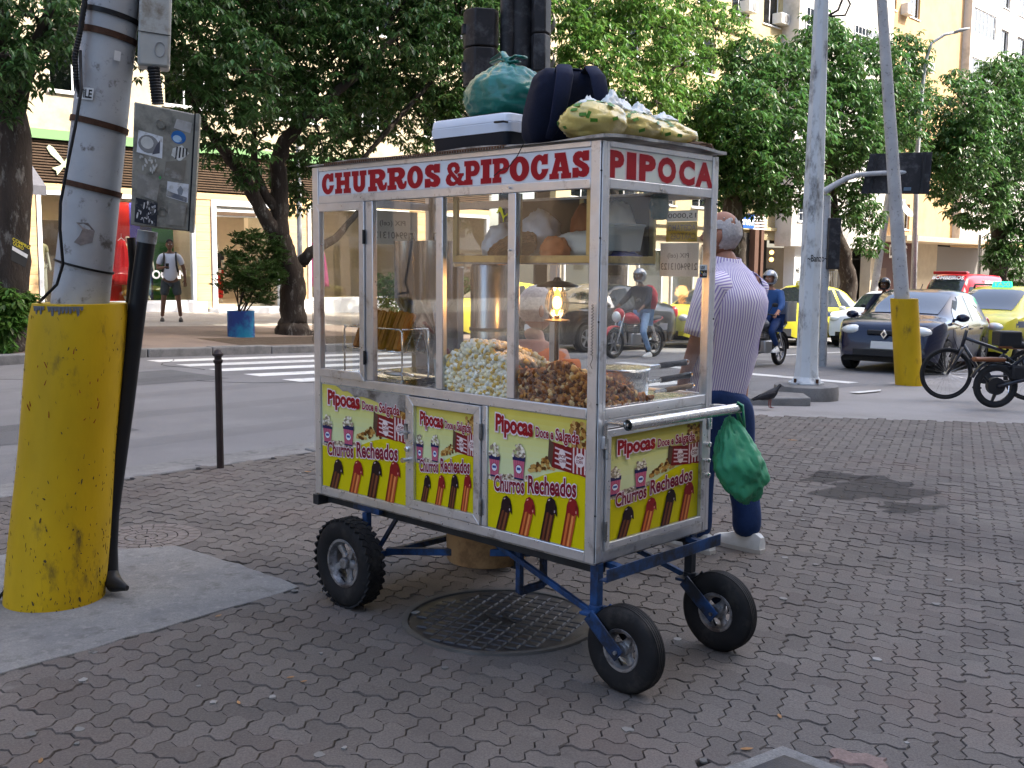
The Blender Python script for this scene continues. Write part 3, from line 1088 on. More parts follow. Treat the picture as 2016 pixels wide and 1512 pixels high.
# neighbour with dark awning
nb = building('corner_shop', 'dark narrow shop with a grey awning at the left edge', -4, 10.6, 4.7)
obj('wall', M().box(-6, 10.45, .1, .5, .05, 4.56), mat('dark_front', (.05, .045, .04), .7), nb)
obj('fascia', M().box(-6, 10.5, -.1, .1, 3.5, 4.55), mat('grey_fascia', (.14, .13, .13), .7), nb)
am = M()
am.add([(6.0, .0, 4.45), (10.5, .0, 4.45), (10.75, -1.1, 3.32), (5.8, -1.1, 3.32), (10.75, -1.1, 3.10), (5.8, -1.1, 3.10)], [(0, 1, 2, 3), (3, 2, 4, 5)])
am.add([(10.5, .0, 4.45), (10.75, -1.1, 3.32), (10.75, -1.1, 3.10), (10.5, 0, 3.3)], [(0, 1, 2, 3)])
obj('awning', am, mat('awning_grey', (.10, .10, .115), .8, var=.15), nb, solid=.02)
# ---- pale yellow block behind the middle trees
yb = building('yellow_block', 'pale yellow apartment block with air conditioners behind the middle trees', 30.5, 48, 30)
up = []
for k in range(9):
    for i in range(6):
        s0 = 31.4 + i * 2.75
        up.append((s0, s0 + 1.5, 4.2 + 2.95 * k, 5.75 + 2.95 * k))
m = M()
wall_holes(m, 30.52, 47.9, 2.9, 30, up)
obj('wall', m, m_yell_w, yb)
obj('room_shade_board', M().box(30.5, 47.9, 1.0, 1.1, -1.2, 30), m_int, yb)
for h in up:
    if h[2] < 19:
        window(yb, *h, nx=2)
for k in range(9):
    obj('ledge', M().box(30.52, 47.9, -.12, -.003, 3.35 + 2.95 * k, 3.5 + 2.95 * k), m_yell_w, yb)
for s_, z_ in ((43.2, 13.2), (46.1, 13.15), (38.5, 10.2), (41.0, 7.2), (44.6, 16.2), (35.5, 13.2)):
    ac_unit(yb, s_, z_)
obj('shopfront', M().box(30.52, 43.0, .2, .4, -1.0, 2.9), m_beige_w, yb)
for i in range(5):
    window(yb, 31.2 + i * 2.4, 32.9 + i * 2.4, -.2, 2.3, 1, 1, y=.1, curtain=False, sill=False, pane=m_spane)
# ---- white bay building
wb = building('white_bay_building', 'white building with overhanging bays and grilled windows over a beige entrance', 43, 57.3, 30)
up = []
for k in range(9):
    for s0, s1 in ((47.5, 50.6), (52.6, 55.8)):
        up.append((s0, s1, 3.85 + 3 * k, 5.1 + 3 * k))
m = M()
wall_holes(m, 46.9, 57.2, 2.62, 30, up, -.9, -.6)
m.box(46.9, 57.2, -.6, 0, 2.62, 2.72)
m.box(46.9, 47.05, -.6, 0, 2.72, 30)
obj('bay_wall', m, m_white_w, wb)
obj('room_shade_board', M().box(47.1, 57.2, .3, .4, 2.75, 30), m_int, wb)
for h in up:
    if h[2] < 19:
        w = window(wb, *h, nx=8, nz=3, y=-.95, wd=.05)
m = M()
wall_holes(m, 47.95, 48.0, 12, 12.1, [])
obj('recess_wall', M().box(43.0, 46.9, .0, .3, 2.9, 11.2), m_white_w, wb)
obj('brown_column', M().box(44.5, 44.85, -.35, -.05, -1.1, 3.9).box(45.15, 45.4, -.3, -.02, -1.1, 11), mat('brown_column', (.10, .055, .04), .6), wb)
obj('dark_door', M().box(43.4, 44.5, -.02, .0, -1.0, 3.2), m_int, wb)
# ground floor
obj('entry_wall', M().box(45.5, 57.3, 2.0, 2.2, -1.4, 2.62), m_beige_w, wb)
for k, (a, b_) in enumerate(((48.05, 48.75), (50.4, 50.9), (53.9, 54.3), (56.6, 57.2))):
    p_ = obj('pillar', M().box(a, b_, -.5, .1, -1.4, 2.62), m_beige_w if k else m_fr, wb)
t = M()
put_text(t, '46', lambda u, v, w: (u, w, v), 48.2, 1.3, .35, .28, .03, None, -.51)
obj('house_number', t, m_black if 'm_black' in globals() else m_int, wb)
for k, (a, b_, c_) in enumerate(((46.0, 47.5, (.11, .06, .03)), (49.0, 50.2, (.04, .035, .03)), (51.6, 53.4, (.55, .36, .08)), (54.6, 56.4, (.6, .58, .52)))):
    obj('door', M().box(a, b_, 1.9, 1.98, -1.2, 1.5), mat('entry%d' % k, c_, .6), wb)
gt = M()
for i in range(9):
    gt.bar((54.6 + i * .23, 1.5, -1.2), (54.6 + i * .23, 1.5, 1.4), .03, .03)
for z in (-1.1, .2, 1.35):
    gt.bar((54.5, 1.5, z), (56.6, 1.5, z), .04, .04)
obj('gate', gt, m_fr, wb)
lmp = obj('wall_lamp', M().sph((46.5, -.1, 1.95), .11, 12, 8).sph((46.5, -.1, 2.3), .11, 12, 8), mat('lamp_amber', (1, .6, .2), .5, emit=(1, .5, .12), estr=1.5), wb, smooth=True)
# blue shop sign
sg = thing('shop_sign', 'blue and yellow shop sign with white lettering above the bald man', 'sign', st(0, FAC_T, 0), STREET_RZ)
obj('board', M().box(42.0, 43.35, -.95, -.7, 3.35, 4.0), mat('sign_blue', (.02, .09, .38), .5), sg)
obj('disc', M().lathe([(.32, 0), (.32, .05), (0, .05)], (41.8, -.98, 3.72), (0, -1, 0), 20), mat('sign_yellow', (.7, .62, .1), .5), sg)
t = M()
put_text(t, 'lorton', lambda u, v, w: (u, w, v), 42.15, 3.5, 1.1, .34, .04, None, -.96)
obj('lettering', t, m_fr, sg)
sm = M()
for i in range(5):
    sm.box(43.38, 44.6, -.9, -.8, 3.32 + i * .135, 3.39 + i * .135)
obj('slat', sm, m_fr, sg)
# ---- peach building on the right
pb = building('peach_building', 'tall peach building with a blank side and white window bays on the right', 57.3, 74.5, 34)
up = [(58.0, 59.4, 3.9 + 3.05 * k, 5.4 + 3.05 * k) for k in range(10)] + [(69.6, 73.4, 4.3 + 3.05 * k, 5.85 + 3.05 * k) for k in range(10)] + [(61.2, 62.6, 3.9 + 3.05 * k, 5.4 + 3.05 * k) for k in range(10)]
m = M()
wall_holes(m, 57.32, 69.2, 3.4, 34, up)
obj('wall', m, m_peach_w, pb)
m = M()
wall_holes(m, 69.2, 74.4, 3.4, 34, up, -.5, -.2)
m.box(69.2, 69.4, -.2, .3, 3.4, 34)
obj('bay_wall', m, m_white_w, pb)
obj('room_shade_board', M().box(57.4, 74.3, 1.0, 1.1, -3, 34), m_int, pb)
for h in up:
    if h[2] < 27:
        big = h[0] > 65
        window(pb, *h, nx=6 if big else 2, nz=2 if big else 1, y=-.45 if big else .12, wd=.07)
for s_, z_ in ((63.2, 13.2), (60.0, 5.0), (60.0, 16.0), (65.0, 19.0)):
    ac_unit(pb, s_, z_, .9, .6)
obj('canopy', M().box(57.3, 69.0, -2.2, .0, 3.1, 3.4), mat('canopy_concrete', (.42, .34, .24), .8, var=.1), pb, bevel=.02)
obj('canopy', M().box(69.0, 74.4, -3.0, -.0, 3.0, 3.35), mat('canopy_wood', (.45, .30, .16), .8, var=.1), pb, bevel=.02)
obj('shop_front', M().box(57.4, 63.2, -.05, .1, -1.7, 3.1), m_maroon, pb)
obj('shop_front', M().box(63.2, 67.0, .0, .2, -1.8, 3.1), m_beige_w, pb)
obj('shop_front', M().box(67.0, 74.4, .0, .2, -2.0, 3.0), mat('grey_front', (.2, .19, .18), .7), pb)
t = M()
put_text(t, 'D.O.C', lambda u, v, w: (u, w, v), 59.9, 2.2, 2.4, .75, .02, None, -.07)
obj('lettering', t, m_fr, pb)
obj('shop_glow', M().box(58.3, 59.6, -.07, -.055, .4, 1.6), mat('warm_window', (.1, .04, .02), .4), pb)
aw = M().add([(60.0, -.1, 5.6), (61.1, -.1, 5.6), (61.1, -1.0, 4.6), (60.0, -1.0, 4.6)], [(0, 1, 2, 3)])
obj('window_awning', aw, m_fr, pb, solid=.03)
# ---- far white block
fb = building('far_white_block', 'white block with many windows and air conditioners at the right edge', 74.5, 110, 34)
up = []
for k in range(10):
    for i in range(9):
        s0 = 75.3 + i * 3.6
        up.append((s0, s0 + 1.9, 4.0 + 3.05 * k, 5.6 + 3.05 * k))
m = M()
wall_holes(m, 74.52, 108, 3.3, 34, up)
obj('wall', m, m_white_w, fb)
obj('room_shade_board', M().box(74.5, 108, 1.0, 1.1, -3, 34), m_int, fb)
for h in up:
    if h[0] < 100 and h[2] < 28:
        window(fb, *h, nx=3, nz=1)
for i in range(8):
    ac_unit(fb, 77.5 + 3.6 * (i % 5), 4.0 + 3.05 * (1 + i), .8, .5)
obj('shop_front', M().box(74.5, 108, -.02, .2, -3.2, 3.3), mat('dim_front', (.12, .11, .10), .7), fb)
obj('canopy', M().box(70.5, 82, -4.5, -3.2, 2.35, 2.5), m_roofd, fb)
for s_ in (71.5, 76.5, 81):
    obj('canopy_post', M().cyl((s_, -3.6, -2.2), (s_, -3.6, 2.35), .05, n=8), m_roofd, fb)
# ---- unseen block added at the left, hides bright sky from the cart glass
ob = building('reflection_block', 'unseen brown block added beyond the left edge to darken glass reflections', -80, 2, 30)
obj('wall', M().box(-90, 1.9, .0, 12, -.1, 30), mat('brown_render', (.16, .12, .09), .9, var=.2, vscale=.6), ob)
for k in range(9):
    wr_ = M()
    for i in range(26):
        wr_.box(-88 + i * 3.4, -86.2 + i * 3.4, -.02, 0, 4 + 3 * k, 5.6 + 3 * k)
    obj('window_row', wr_, mat('far_pane', (.08, .1, .12), .1), ob, kind='stuff')
# ================================================================== TREES
def leaf_mat(name, col, tr=0.35, var=0.4):
    m = bpy.data.materials.new(name)
    m.use_nodes = True
    n, l = m.node_tree.nodes, m.node_tree.links
    b = n['Principled BSDF']
    b.inputs['Roughness'].default_value = 0.38
    b.inputs['Specular IOR Level'].default_value = 0.35
    ge = n.new('ShaderNodeNewGeometry')
    mr = n.new('ShaderNodeMapRange')
    mr.inputs[3].default_value, mr.inputs[4].default_value = 1 - var, 1 + var
    l.new(ge.outputs['Random Per Island'], mr.inputs[0])
    hs = n.new('ShaderNodeHueSaturation')
    hs.inputs['Color'].default_value = (*col, 1)
    l.new(mr.outputs[0], hs.inputs['Value'])
    m2 = n.new('ShaderNodeMapRange')
    m2.inputs[3].default_value, m2.inputs[4].default_value = 0.475, 0.515
    l.new(ge.outputs['Random Per Island'], m2.inputs[0])
    l.new(m2.outputs[0], hs.inputs['Hue'])
    l.new(hs.outputs[0], b.inputs['Base Color'])
    tn = n.new('ShaderNodeBsdfTranslucent')
    l.new(hs.outputs[0], tn.inputs[0])
    mx = n.new('ShaderNodeMixShader')
    mx.inputs[0].default_value = tr
    l.new(b.outputs[0], mx.inputs[1])
    l.new(tn.outputs[0], mx.inputs[2])
    l.new(mx.outputs[0], n['Material Output'].inputs[0])
    return m
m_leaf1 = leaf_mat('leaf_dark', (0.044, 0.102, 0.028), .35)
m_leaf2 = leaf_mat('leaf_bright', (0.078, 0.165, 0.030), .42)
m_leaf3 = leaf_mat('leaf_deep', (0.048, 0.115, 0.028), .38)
m_leaf4 = leaf_mat('leaf_oleander', (0.05, 0.10, 0.028))
m_bark = mat('bark', (0.040, 0.031, 0.025), 0.9, var=0.4, vscale=6, dirt=(0.15, 0.14, 0.125), dscale=9, damt=0.25, bump=.02, bscale=22, stretch=(1, 1, .35))
def leaves_mesh(name, pts, rng, n_leaf=7, L=0.17, W=0.36, droop=(0.2, 1.0), up=False):
    P = np.array(pts)
    N = len(P)
    yaw = rng.uniform(0, 2 * np.pi, N)
    tx, ty = rng.normal(0, .45, N), rng.normal(0, .45, N)
    V, Fc = [], []
    base = 0
    for k in range(n_leaf):
        a = yaw + 2 * np.pi * k / n_leaf + rng.normal(0, .25, N)
        dr = rng.uniform(droop[0], droop[1], N)
        if up:
            dr = -dr
        d = np.stack([np.cos(a) * np.cos(dr), np.sin(a) * np.cos(dr), -np.sin(dr)], 1)
        d[:, 2] += tx * np.cos(a) * .5 + ty * np.sin(a) * .5
        d /= np.linalg.norm(d, axis=1)[:, None]
        side = np.stack([-np.sin(a), np.cos(a), np.zeros(N)], 1)
        nrm = np.cross(d, side)
        ln = (L * rng.uniform(.65, 1.25, N))[:, None]
        b = P + d * ln * .12
        mid = P + d * ln * .6
        tip = P + d * ln * 1.0 - np.array([0, 0, 1]) * ln * .12
        w = ln * W * .5
        lft, rgt = mid + side * w + nrm * ln * .06, mid - side * w + nrm * ln * .06
        V.append(np.stack([b, lft, tip, rgt], 1).reshape(-1, 3))
        idx = base + np.arange(N) * 4
        Fc.append(np.stack([idx, idx + 1, idx + 2], 1))
        Fc.append(np.stack([idx, idx + 2, idx + 3], 1))
        base += 4 * N
    V, Fc = np.concatenate(V), np.concatenate(Fc)
    me = bpy.data.meshes.new(name)
    me.vertices.add(len(V))
    me.vertices.foreach_set('co', V.astype(np.float32).ravel())
    me.loops.add(len(Fc) * 3)
    me.loops.foreach_set('vertex_index', Fc.astype(np.int32).ravel())
    me.polygons.add(len(Fc))
    me.polygons.foreach_set('loop_start', (np.arange(len(Fc)) * 3).astype(np.int32))
    me.polygons.foreach_set('loop_total', np.full(len(Fc), 3, dtype=np.int32))
    me.update()
    me.validate()
    return me
def blob_points(blobs, n, rng, shell=.55):
    w = np.array([r[0] * r[1] * r[2] for c, r in blobs]) ** .72
    w /= w.sum()
    cnt = rng.multinomial(n, w)
    out = []
    for (c, r), k in zip(blobs, cnt):
        d = rng.normal(0, 1, (k, 3))
        d /= np.linalg.norm(d, axis=1)[:, None]
        q = rng.uniform(shell ** 3, 1, k) ** (1 / 3) * (1 + rng.normal(0, .10, k))
        out.append(np.array(c) + d * q[:, None] * np.array(r))
    return np.concatenate(out)
def bark_tube(m, pts, rs, n=12, seed=0):
    r_ = random.Random(seed)
    P, R = [], []
    for i in range(len(pts) - 1):
        a, b = Vector(pts[i]), Vector(pts[i + 1])
        for k in range(5):
            t = k / 5
            p = a.lerp(b, t)
            r = lerp(rs[i], rs[i + 1], t)
            P.append(p + Vector((r_.uniform(-1, 1), r_.uniform(-1, 1), 0)) * r * .12)
            R.append(r * r_.uniform(.93, 1.08))
    P.append(Vector(pts[-1]))
    R.append(rs[-1])
    m.tube(P, R, n)
def tree(name, label, trunk, limbs, blobs, n, ma, seed, L=.17, group=None, nl=7, trunk_r=.26, droop=(0.2, 1.0), shell=.5):
    base = trunk[0][0]
    o = thing(name, label, 'tree', base, 0, group)
    inv = Matrix.Translation(-Vector(base))
    tm = M(inv)
    bark_tube(tm, [p for p, r in trunk], [r for p, r in trunk], 14, seed)
    obj('trunk', tm, m_bark, o, smooth=True)
    for i, lb in enumerate(limbs):
        lm = M(inv)
        bark_tube(lm, [p for p, r in lb], [r for p, r in lb], 9, seed + i + 1)
        obj('limb', lm, m_bark, o, smooth=True)
    rng = np.random.default_rng(seed)
    pts = blob_points(blobs, n, rng, shell) - np.array(base)
    me = leaves_mesh('crown', pts, rng, nl, L, droop=droop)
    obj('crown', me, ma, o)
    # twigs inside
    tw = M(inv)
    r_ = random.Random(seed)
    top = Vector(trunk[-1][0])
    for c, r in blobs:
        c = Vector(c)
        for k in range(3):
            e = c + Vector((r_.gauss(0, .4) * r[0], r_.gauss(0, .4) * r[1], r_.gauss(0, .4) * r[2]))
            tw.tube([c, c.lerp(e, .5) + Vector((0, 0, .1)), e], [.035, .025, .01], 5)
    obj('twig', tw, m_bark, o, kind='stuff')
    return o
def pxb(px, py, t, rpx, depth_scale=1.0, dt=0.0, zs=1.0):
    """crown lobe centred on a picture point at street offset t"""
    p = on_t(px, py, t + dt)
    r = rpx * p.y / FPX
    return (tuple(p), (r, r * depth_scale, r * zs))
T0 = t_of(gps(578, 664, FAR_Z)) - .05
tr_pts = [(gps(578, 664, FAR_Z), .42), (on_t(578, 640, T0), .30), (on_t(577, 560, T0), .27), (on_t(560, 500, T0), .25), (on_t(548, 465, T0), .24)]
Lf = [(on_t(548, 468, T0), .20), (on_t(520, 425, T0), .15), (on_t(490, 365, T0), .14), (on_t(455, 315, T0 - .2), .12), (on_t(405, 250, T0 - .5), .08), (on_t(370, 180, T0 - .7), .04)]
Rf = [(on_t(549, 470, T0), .22), (on_t(552, 400, T0), .18), (on_t(545, 320, T0), .17), (on_t(560, 280, T0), .15), (on_t(620, 215, T0 - .3), .11), (on_t(700, 150, T0 - .6), .09), (on_t(790, 60, T0 - .9), .05)]
Mf = [(on_t(548, 420, T0), .11), (on_t(520, 380, T0), .10), (on_t(500, 330, T0 + .3), .09), (on_t(500, 260, T0 + .6), .05)]
St = [(on_t(590, 520, T0), .14), (on_t(610, 498, T0 - .2), .12), (on_t(660, 470, T0 - .3), .08), (on_t(720, 400, T0 - .4), .05)]
Br = [(on_t(700, 330, T0), .05), (on_t(760, 260, T0 - .2), .06), (on_t(850, 160, T0 - .4), .05)]
bl = []
for (x, y, r, dt) in ((380, 60, 110, -.6), (470, 140, 100, -1.2), (420, 210, 75, -.5), (560, 60, 130, 0), (520, 190, 80, .8), (650, 120, 120, .4), (760, 60, 130, -.4), (720, 190, 90, .6), (850, 130, 110, .3), (900, 40, 110, -.5),
                      (830, 230, 80, .8), (920, 230, 60, .3), (620, 240, 60, -.8), (500, 300, 45, -.6), (430, 290, 40, .2), (600, 300, 45, .4), (680, 270, 50, 1.0), (560, -60, 140, 0), (760, -70, 150, .4), (400, -80, 130, .2), (920, -90, 140, 0),
                      (560, 340, 36, 1.0), (590, 390, 32, .9), (480, 345, 26, -.5), (660, 330, 40, 1.2)):
    bl.append(pxb(x, y, T0, r, 1.3, dt))
tree('dark_tree', 'large dark leafy tree with forked trunk left of the cart', tr_pts, [Lf, Rf, Mf, St, Br], bl, 8000, m_leaf1, 11, .19)
# tree at the left edge
t1 = 17.4
tree('edge_tree', 'dark trunked tree cut by the left edge with leaves above', [(gp(15, 692, FAR_Z), .38), (on_t(20, 640, t1), .27), (on_t(28, 480, t1), .26), (on_t(30, 300, t1), .25), (on_t(8, 130, t1), .23), (on_t(-40, -60, t1), .18)],
     [[(on_t(25, 260, t1), .14), (on_t(60, 120, t1 - .5), .10), (on_t(110, -20, t1 - 1), .06)]],
     [pxb(x, y, t1, r, 1.2, dt) for x, y, r, dt in ((60, 30, 90, -1), (130, 60, 60, -.6), (0, 110, 60, -1.2), (60, 140, 45, -.6), (20, 200, 32, -.5), (180, 20, 70, .3), (-60, 20, 120, 0), (250, 40, 70, .8), (300, -40, 120, .5), (300, 80, 60, .9))], 1500, m_leaf1, 12, .17)
# bright crown behind the cart roof
t2 = 18.2
p0 = on_t(1215, 600, t2)
tr2 = [(Vector((p0.x, p0.y, gz(s_of(p0)) + FAR_Z - .05)), .34), (on_t(1215, 520, t2), .26), (on_t(1205, 400, t2), .22), (on_t(1195, 280, t2), .18), (on_t(1190, 120, t2), .10)]
tree('bright_tree', 'bright green sunlit tree above the backpack behind the cart', tr2, [[(on_t(1200, 300, t2), .12), (on_t(1290, 200, t2), .08), (on_t(1340, 110, t2), .04)], [(on_t(1200, 330, t2), .12), (on_t(1120, 220, t2), .08), (on_t(1060, 120, t2), .04)]],
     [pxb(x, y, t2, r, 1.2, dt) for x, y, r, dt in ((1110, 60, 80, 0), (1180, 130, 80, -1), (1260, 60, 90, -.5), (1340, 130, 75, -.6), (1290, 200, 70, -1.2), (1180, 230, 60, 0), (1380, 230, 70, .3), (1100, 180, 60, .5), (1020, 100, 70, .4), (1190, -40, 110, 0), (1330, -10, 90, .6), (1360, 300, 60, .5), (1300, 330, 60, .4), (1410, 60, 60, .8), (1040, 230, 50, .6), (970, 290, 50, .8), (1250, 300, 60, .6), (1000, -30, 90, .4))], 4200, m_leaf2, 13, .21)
# middle tree over the white pole
t3 = 18.0
p0 = on_t(1660, 590, t3)
tr3 = [(Vector((p0.x, p0.y, gz(s_of(p0)) + FAR_Z - .05)), .36), (on_t(1672, 560, t3), .30), (on_t(1660, 500, t3), .28), (on_t(1640, 450, t3), .27), (on_t(1635, 400, t3), .24), (on_t(1640, 300, t3), .18), (on_t(1650, 180, t3), .10)]
tree('broad_tree', 'broad green tree with leaning trunk between the white pole and the yellow post', tr3, [[(on_t(1638, 420, t3), .18), (on_t(1580, 330, t3), .12), (on_t(1530, 240, t3), .06)], [(on_t(1640, 380, t3), .16), (on_t(1710, 300, t3), .11), (on_t(1760, 200, t3), .06)]],
     [pxb(x, y, t3, r, 1.2, dt) for x, y, r, dt in ((1480, 130, 60, 0), (1450, 220, 80, -.8), (1540, 170, 80, .2), (1620, 130, 80, 0), (1700, 140, 75, -.4), (1775, 120, 55, 0), (1560, 260, 80, -1.2), (1660, 230, 90, -.8), (1750, 220, 75, -.6), (1480, 310, 75, -.8), (1570, 350, 60, -.6), (1690, 320, 70, -.6), (1770, 290, 50, .3), (1440, 370, 50, .4), (1530, 390, 34, .3), (1620, 70, 50, .4), (1700, 420, 40, -.2), (1710, 480, 28, -.2), (1660, 400, 40, -.3), (1790, 200, 50, .4))], 4600, m_leaf3, 14, .27)
# dark lower tree behind the man's head
t4 = 18.0
p0 = on_t(1448, 600, t4)
tree('shaded_tree', 'shaded tree with thick dark trunk just behind the bald man', [(Vector((p0.x, p0.y, gz(s_of(p0)) + FAR_Z - .05)), .40), (on_t(1448, 500, t4), .32), (on_t(1440, 420, t4), .30), (on_t(1450, 330, t4), .22)], [],
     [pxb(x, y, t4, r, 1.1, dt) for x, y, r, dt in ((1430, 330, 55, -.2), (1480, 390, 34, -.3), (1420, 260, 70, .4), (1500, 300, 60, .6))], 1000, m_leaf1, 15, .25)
# tree at right edge
t5 = 18.2
p0 = on_t(1965, 560, t5)
tree('right_tree', 'dense round green tree at the right edge in front of the peach building', [(Vector((p0.x, p0.y, gz(s_of(p0)) + FAR_Z - .05)), .5), (on_t(1966, 500, t5), .36), (on_t(1965, 420, t5), .30), (on_t(1960, 300, t5), .18)], [],
     [pxb(x, y, t5, r, 1.2, dt) for x, y, r, dt in ((1850, 270, 50, 0), (1905, 210, 60, -1), (1960, 170, 60, 0), (2010, 160, 60, .6), (1900, 310, 70, -1.2), (1980, 270, 80, -1), (2040, 240, 90, 0), (1860, 350, 45, 0), (1930, 390, 60, -.6), (2010, 370, 70, -.6), (1990, 470, 45, -.6), (2020, 540, 40, -.6), (1965, 500, 30, -.4), (1880, 150, 18, 0), (1835, 300, 30, .3))], 4200, m_leaf3, 16, .32)
# far fill trees down the avenue
for k, (x, y, r_) in enumerate(((2060, 470, 60), (1800, 520, 30))):
    pass
# planter with shrub
pc = gps(475, 668, FAR_Z)
pl_ = thing('planter', 'blue painted drum planter with a bushy green shrub beside the tree', 'planter', pc)
rr = .27
m_drum = mat('drum_paint', (0.035, 0.07, 0.26), 0.5, var=.3, vscale=3, dirt=(0.03, 0.25, 0.42), dscale=1.6, damt=.6)
obj('drum', M().lathe([(rr * .97, 0), (rr, .02), (rr, .55), (rr * 1.02, .56), (rr * 1.02, .575), (rr * .95, .575), (rr * .95, .5), (0, .5)], n=32, cap=False), m_drum, pl_, smooth=40)
obj('soil', M().lathe([(rr * .94, .49), (rr * .5, .53), (0, .54)], n=20), m_soil, pl_)
rng = np.random.default_rng(5)
pb_ = []
Tp = pc.x * T2.x + pc.y * T2.y
for x, y, r, dt in ((500, 575, 30, 0), (455, 555, 28, 0), (520, 545, 34, .1), (480, 530, 34, -.1), (535, 510, 28, .2), (460, 510, 22, .1), (500, 480, 26, 0), (550, 545, 16, 0), (540, 475, 16, .1), (470, 470, 14, 0), (525, 590, 18, 0)):
    c, r3 = pxb(x, y, Tp, r, 1.0, dt)
    pb_.append((tuple(Vector(c) - pc), r3))
pts = blob_points(pb_, 520, rng, .3)
obj('foliage', leaves_mesh('foliage', pts, rng, 9, .16, .2, (0.1, .9), True), m_leaf4, pl_)
sm_ = M()
for c, r in pb_[:8]:
    sm_.tube([(rnd.uniform(-.06, .06), rnd.uniform(-.06, .06), .5), Vector(c) * .5 + Vector((0, 0, .3)), c], [.014, .012, .006], 6)
obj('stem', sm_, m_bark, pl_, kind='stuff')
# bush round the edge tree
bc = gp(15, 690, FAR_Z)
bs = thing('bush', 'leafy green bush growing round the trunk at the left edge', 'bush', bc)
Tb = bc.x * T2.x + bc.y * T2.y
pb_ = []
for x, y, r, dt in ((20, 600, 34, -.5), (50, 590, 22, -.4), (5, 640, 30, -.6), (40, 625, 20, -.6), (0, 580, 24, -.4), (15, 680, 16, -.7)):
    c, r3 = pxb(x, y, Tb, r, 1.0, dt)
    pb_.append((tuple(Vector(c) - bc), r3))
pts = blob_points(pb_, 240, rng, .3)
obj('foliage', leaves_mesh('foliage', pts, rng, 8, .15, .4, (0.1, .9)), m_leaf2, bs)
st_ = M()
for c, r in pb_:
    st_.tube([(rnd.uniform(-.1, .1), -.3, .0), c], [.012, .006], 5)
obj('stem', st_, m_bark, bs, kind='stuff')
# bush seen through the cart glass (left of the canister)
for k, (x, y, r, lb) in enumerate(((760, 560, 34, 'round bush seen through the left cart window'), (905, 545, 26, 'small bush seen through the middle cart window'))):
    c = gfar(x, 640)
    b_ = thing('bush', lb, 'bush', c)
    pts = np.array([tuple(p) for p in (blob_points([((0, 0, .9), (.45, .45, .55)), ((.2, .1, .7), (.3, .3, .4))], 130, rng, .3))])
    obj('foliage', leaves_mesh('foliage', pts, rng, 8, .16, .35, (0.1, .9)), m_leaf2, b_)
    obj('pot', M().lathe([(.2, 0), (.3, .45), (.28, .45), (0, .42)], n=20), mat('cream_pot', (.6, .52, .4), .7), b_, smooth=40)
# ================================================================== THE POPCORN CART
m_alu = mat('brushed_aluminium', (0.68, 0.68, 0.69), 0.36, 0.8, var=0.10, vscale=14, rvar=0.1, dirt=(0.36, 0.34, 0.33), dscale=7, damt=0.2, bump=0.0004, bscale=70)
m_alu_d = mat('dull_aluminium', (0.42, 0.42, 0.42), 0.5, 0.7, var=0.2, vscale=10, dirt=(0.14, 0.13, 0.12), dscale=6, damt=0.6)
m_dark = mat('dark_gap', (0.015, 0.015, 0.016), 0.8)
m_blue = mat('blue_paint', (0.018, 0.065, 0.19), 0.45, 0.1, var=0.35, vscale=12, dirt=(0.02, 0.022, 0.028), dscale=5, damt=0.8)
m_chas = mat('chassis_black', (0.03, 0.032, 0.036), 0.55, 0.3, var=0.3, vscale=12)
m_rubber = mat('tyre_rubber', (0.011, 0.011, 0.012), 0.75, var=0.3, vscale=20, dirt=(0.03, 0.028, 0.026), dscale=9, damt=0.3)
m_rim = mat('rim_metal', (0.34, 0.34, 0.35), 0.45, 0.8, var=0.2, vscale=15, dirt=(0.1, 0.09, 0.09), dscale=12, damt=0.5)
m_steel = mat('stainless', (0.68, 0.68, 0.67), 0.24, 0.95, var=0.08, vscale=20, rvar=0.08)
m_gold = mat('gold_anodised', (0.52, 0.40, 0.17), 0.38, 0.75, var=0.15, vscale=12, dirt=(0.25, 0.18, 0.08), dscale=6, damt=0.4)
m_pane = glass_mat("cart_glass", (0.98, 0.985, 0.98), 0.18, 0.0, 0.02, smear=0.006)
m_white = mat('white_plate', (0.74, 0.75, 0.78), 0.4, var=0.06, vscale=5, coat=0.2)
m_cream = mat('cream_plate', (0.72, 0.76, 0.70), 0.4, var=0.06, vscale=5, coat=0.2)
m_print = mat('vinyl_print', vcol=True, rough=0.4, coat=0.0, var=0.06, vscale=9)
m_black = mat('black_plastic', (0.02, 0.02, 0.022), 0.5)
m_wood = mat('handle_wood', (0.36, 0.22, 0.11), 0.6, var=0.25, vscale=25)
CL, CW, CZ0, CZ1 = 1.682, 0.730, 0.444, 1.937
CART_RZ = rad(-43.76)
CART_P = Vector((0.300252, 3.656472, 0))
cart = thing('popcorn_cart', 'aluminium and glass popcorn and churros cart on wheels with yellow printed panels', 'food cart', CART_P, CART_RZ)
CM = Matrix.Translation(CART_P) @ Matrix.Rotation(CART_RZ, 4, 'Z')
def cw(x, y, z):
    return CM @ Vector((x, y, z))
def part(name, m, ma, parent=cart, **k):
    return obj(name, m, ma, parent, **k)
def bx(name, ma, x0, x1, y0, y1, z0, z1, bevel=0.003, parent=cart):
    return obj(name, M().box(x0, x1, y0, y1, z0, z1), ma, parent, bevel=bevel)
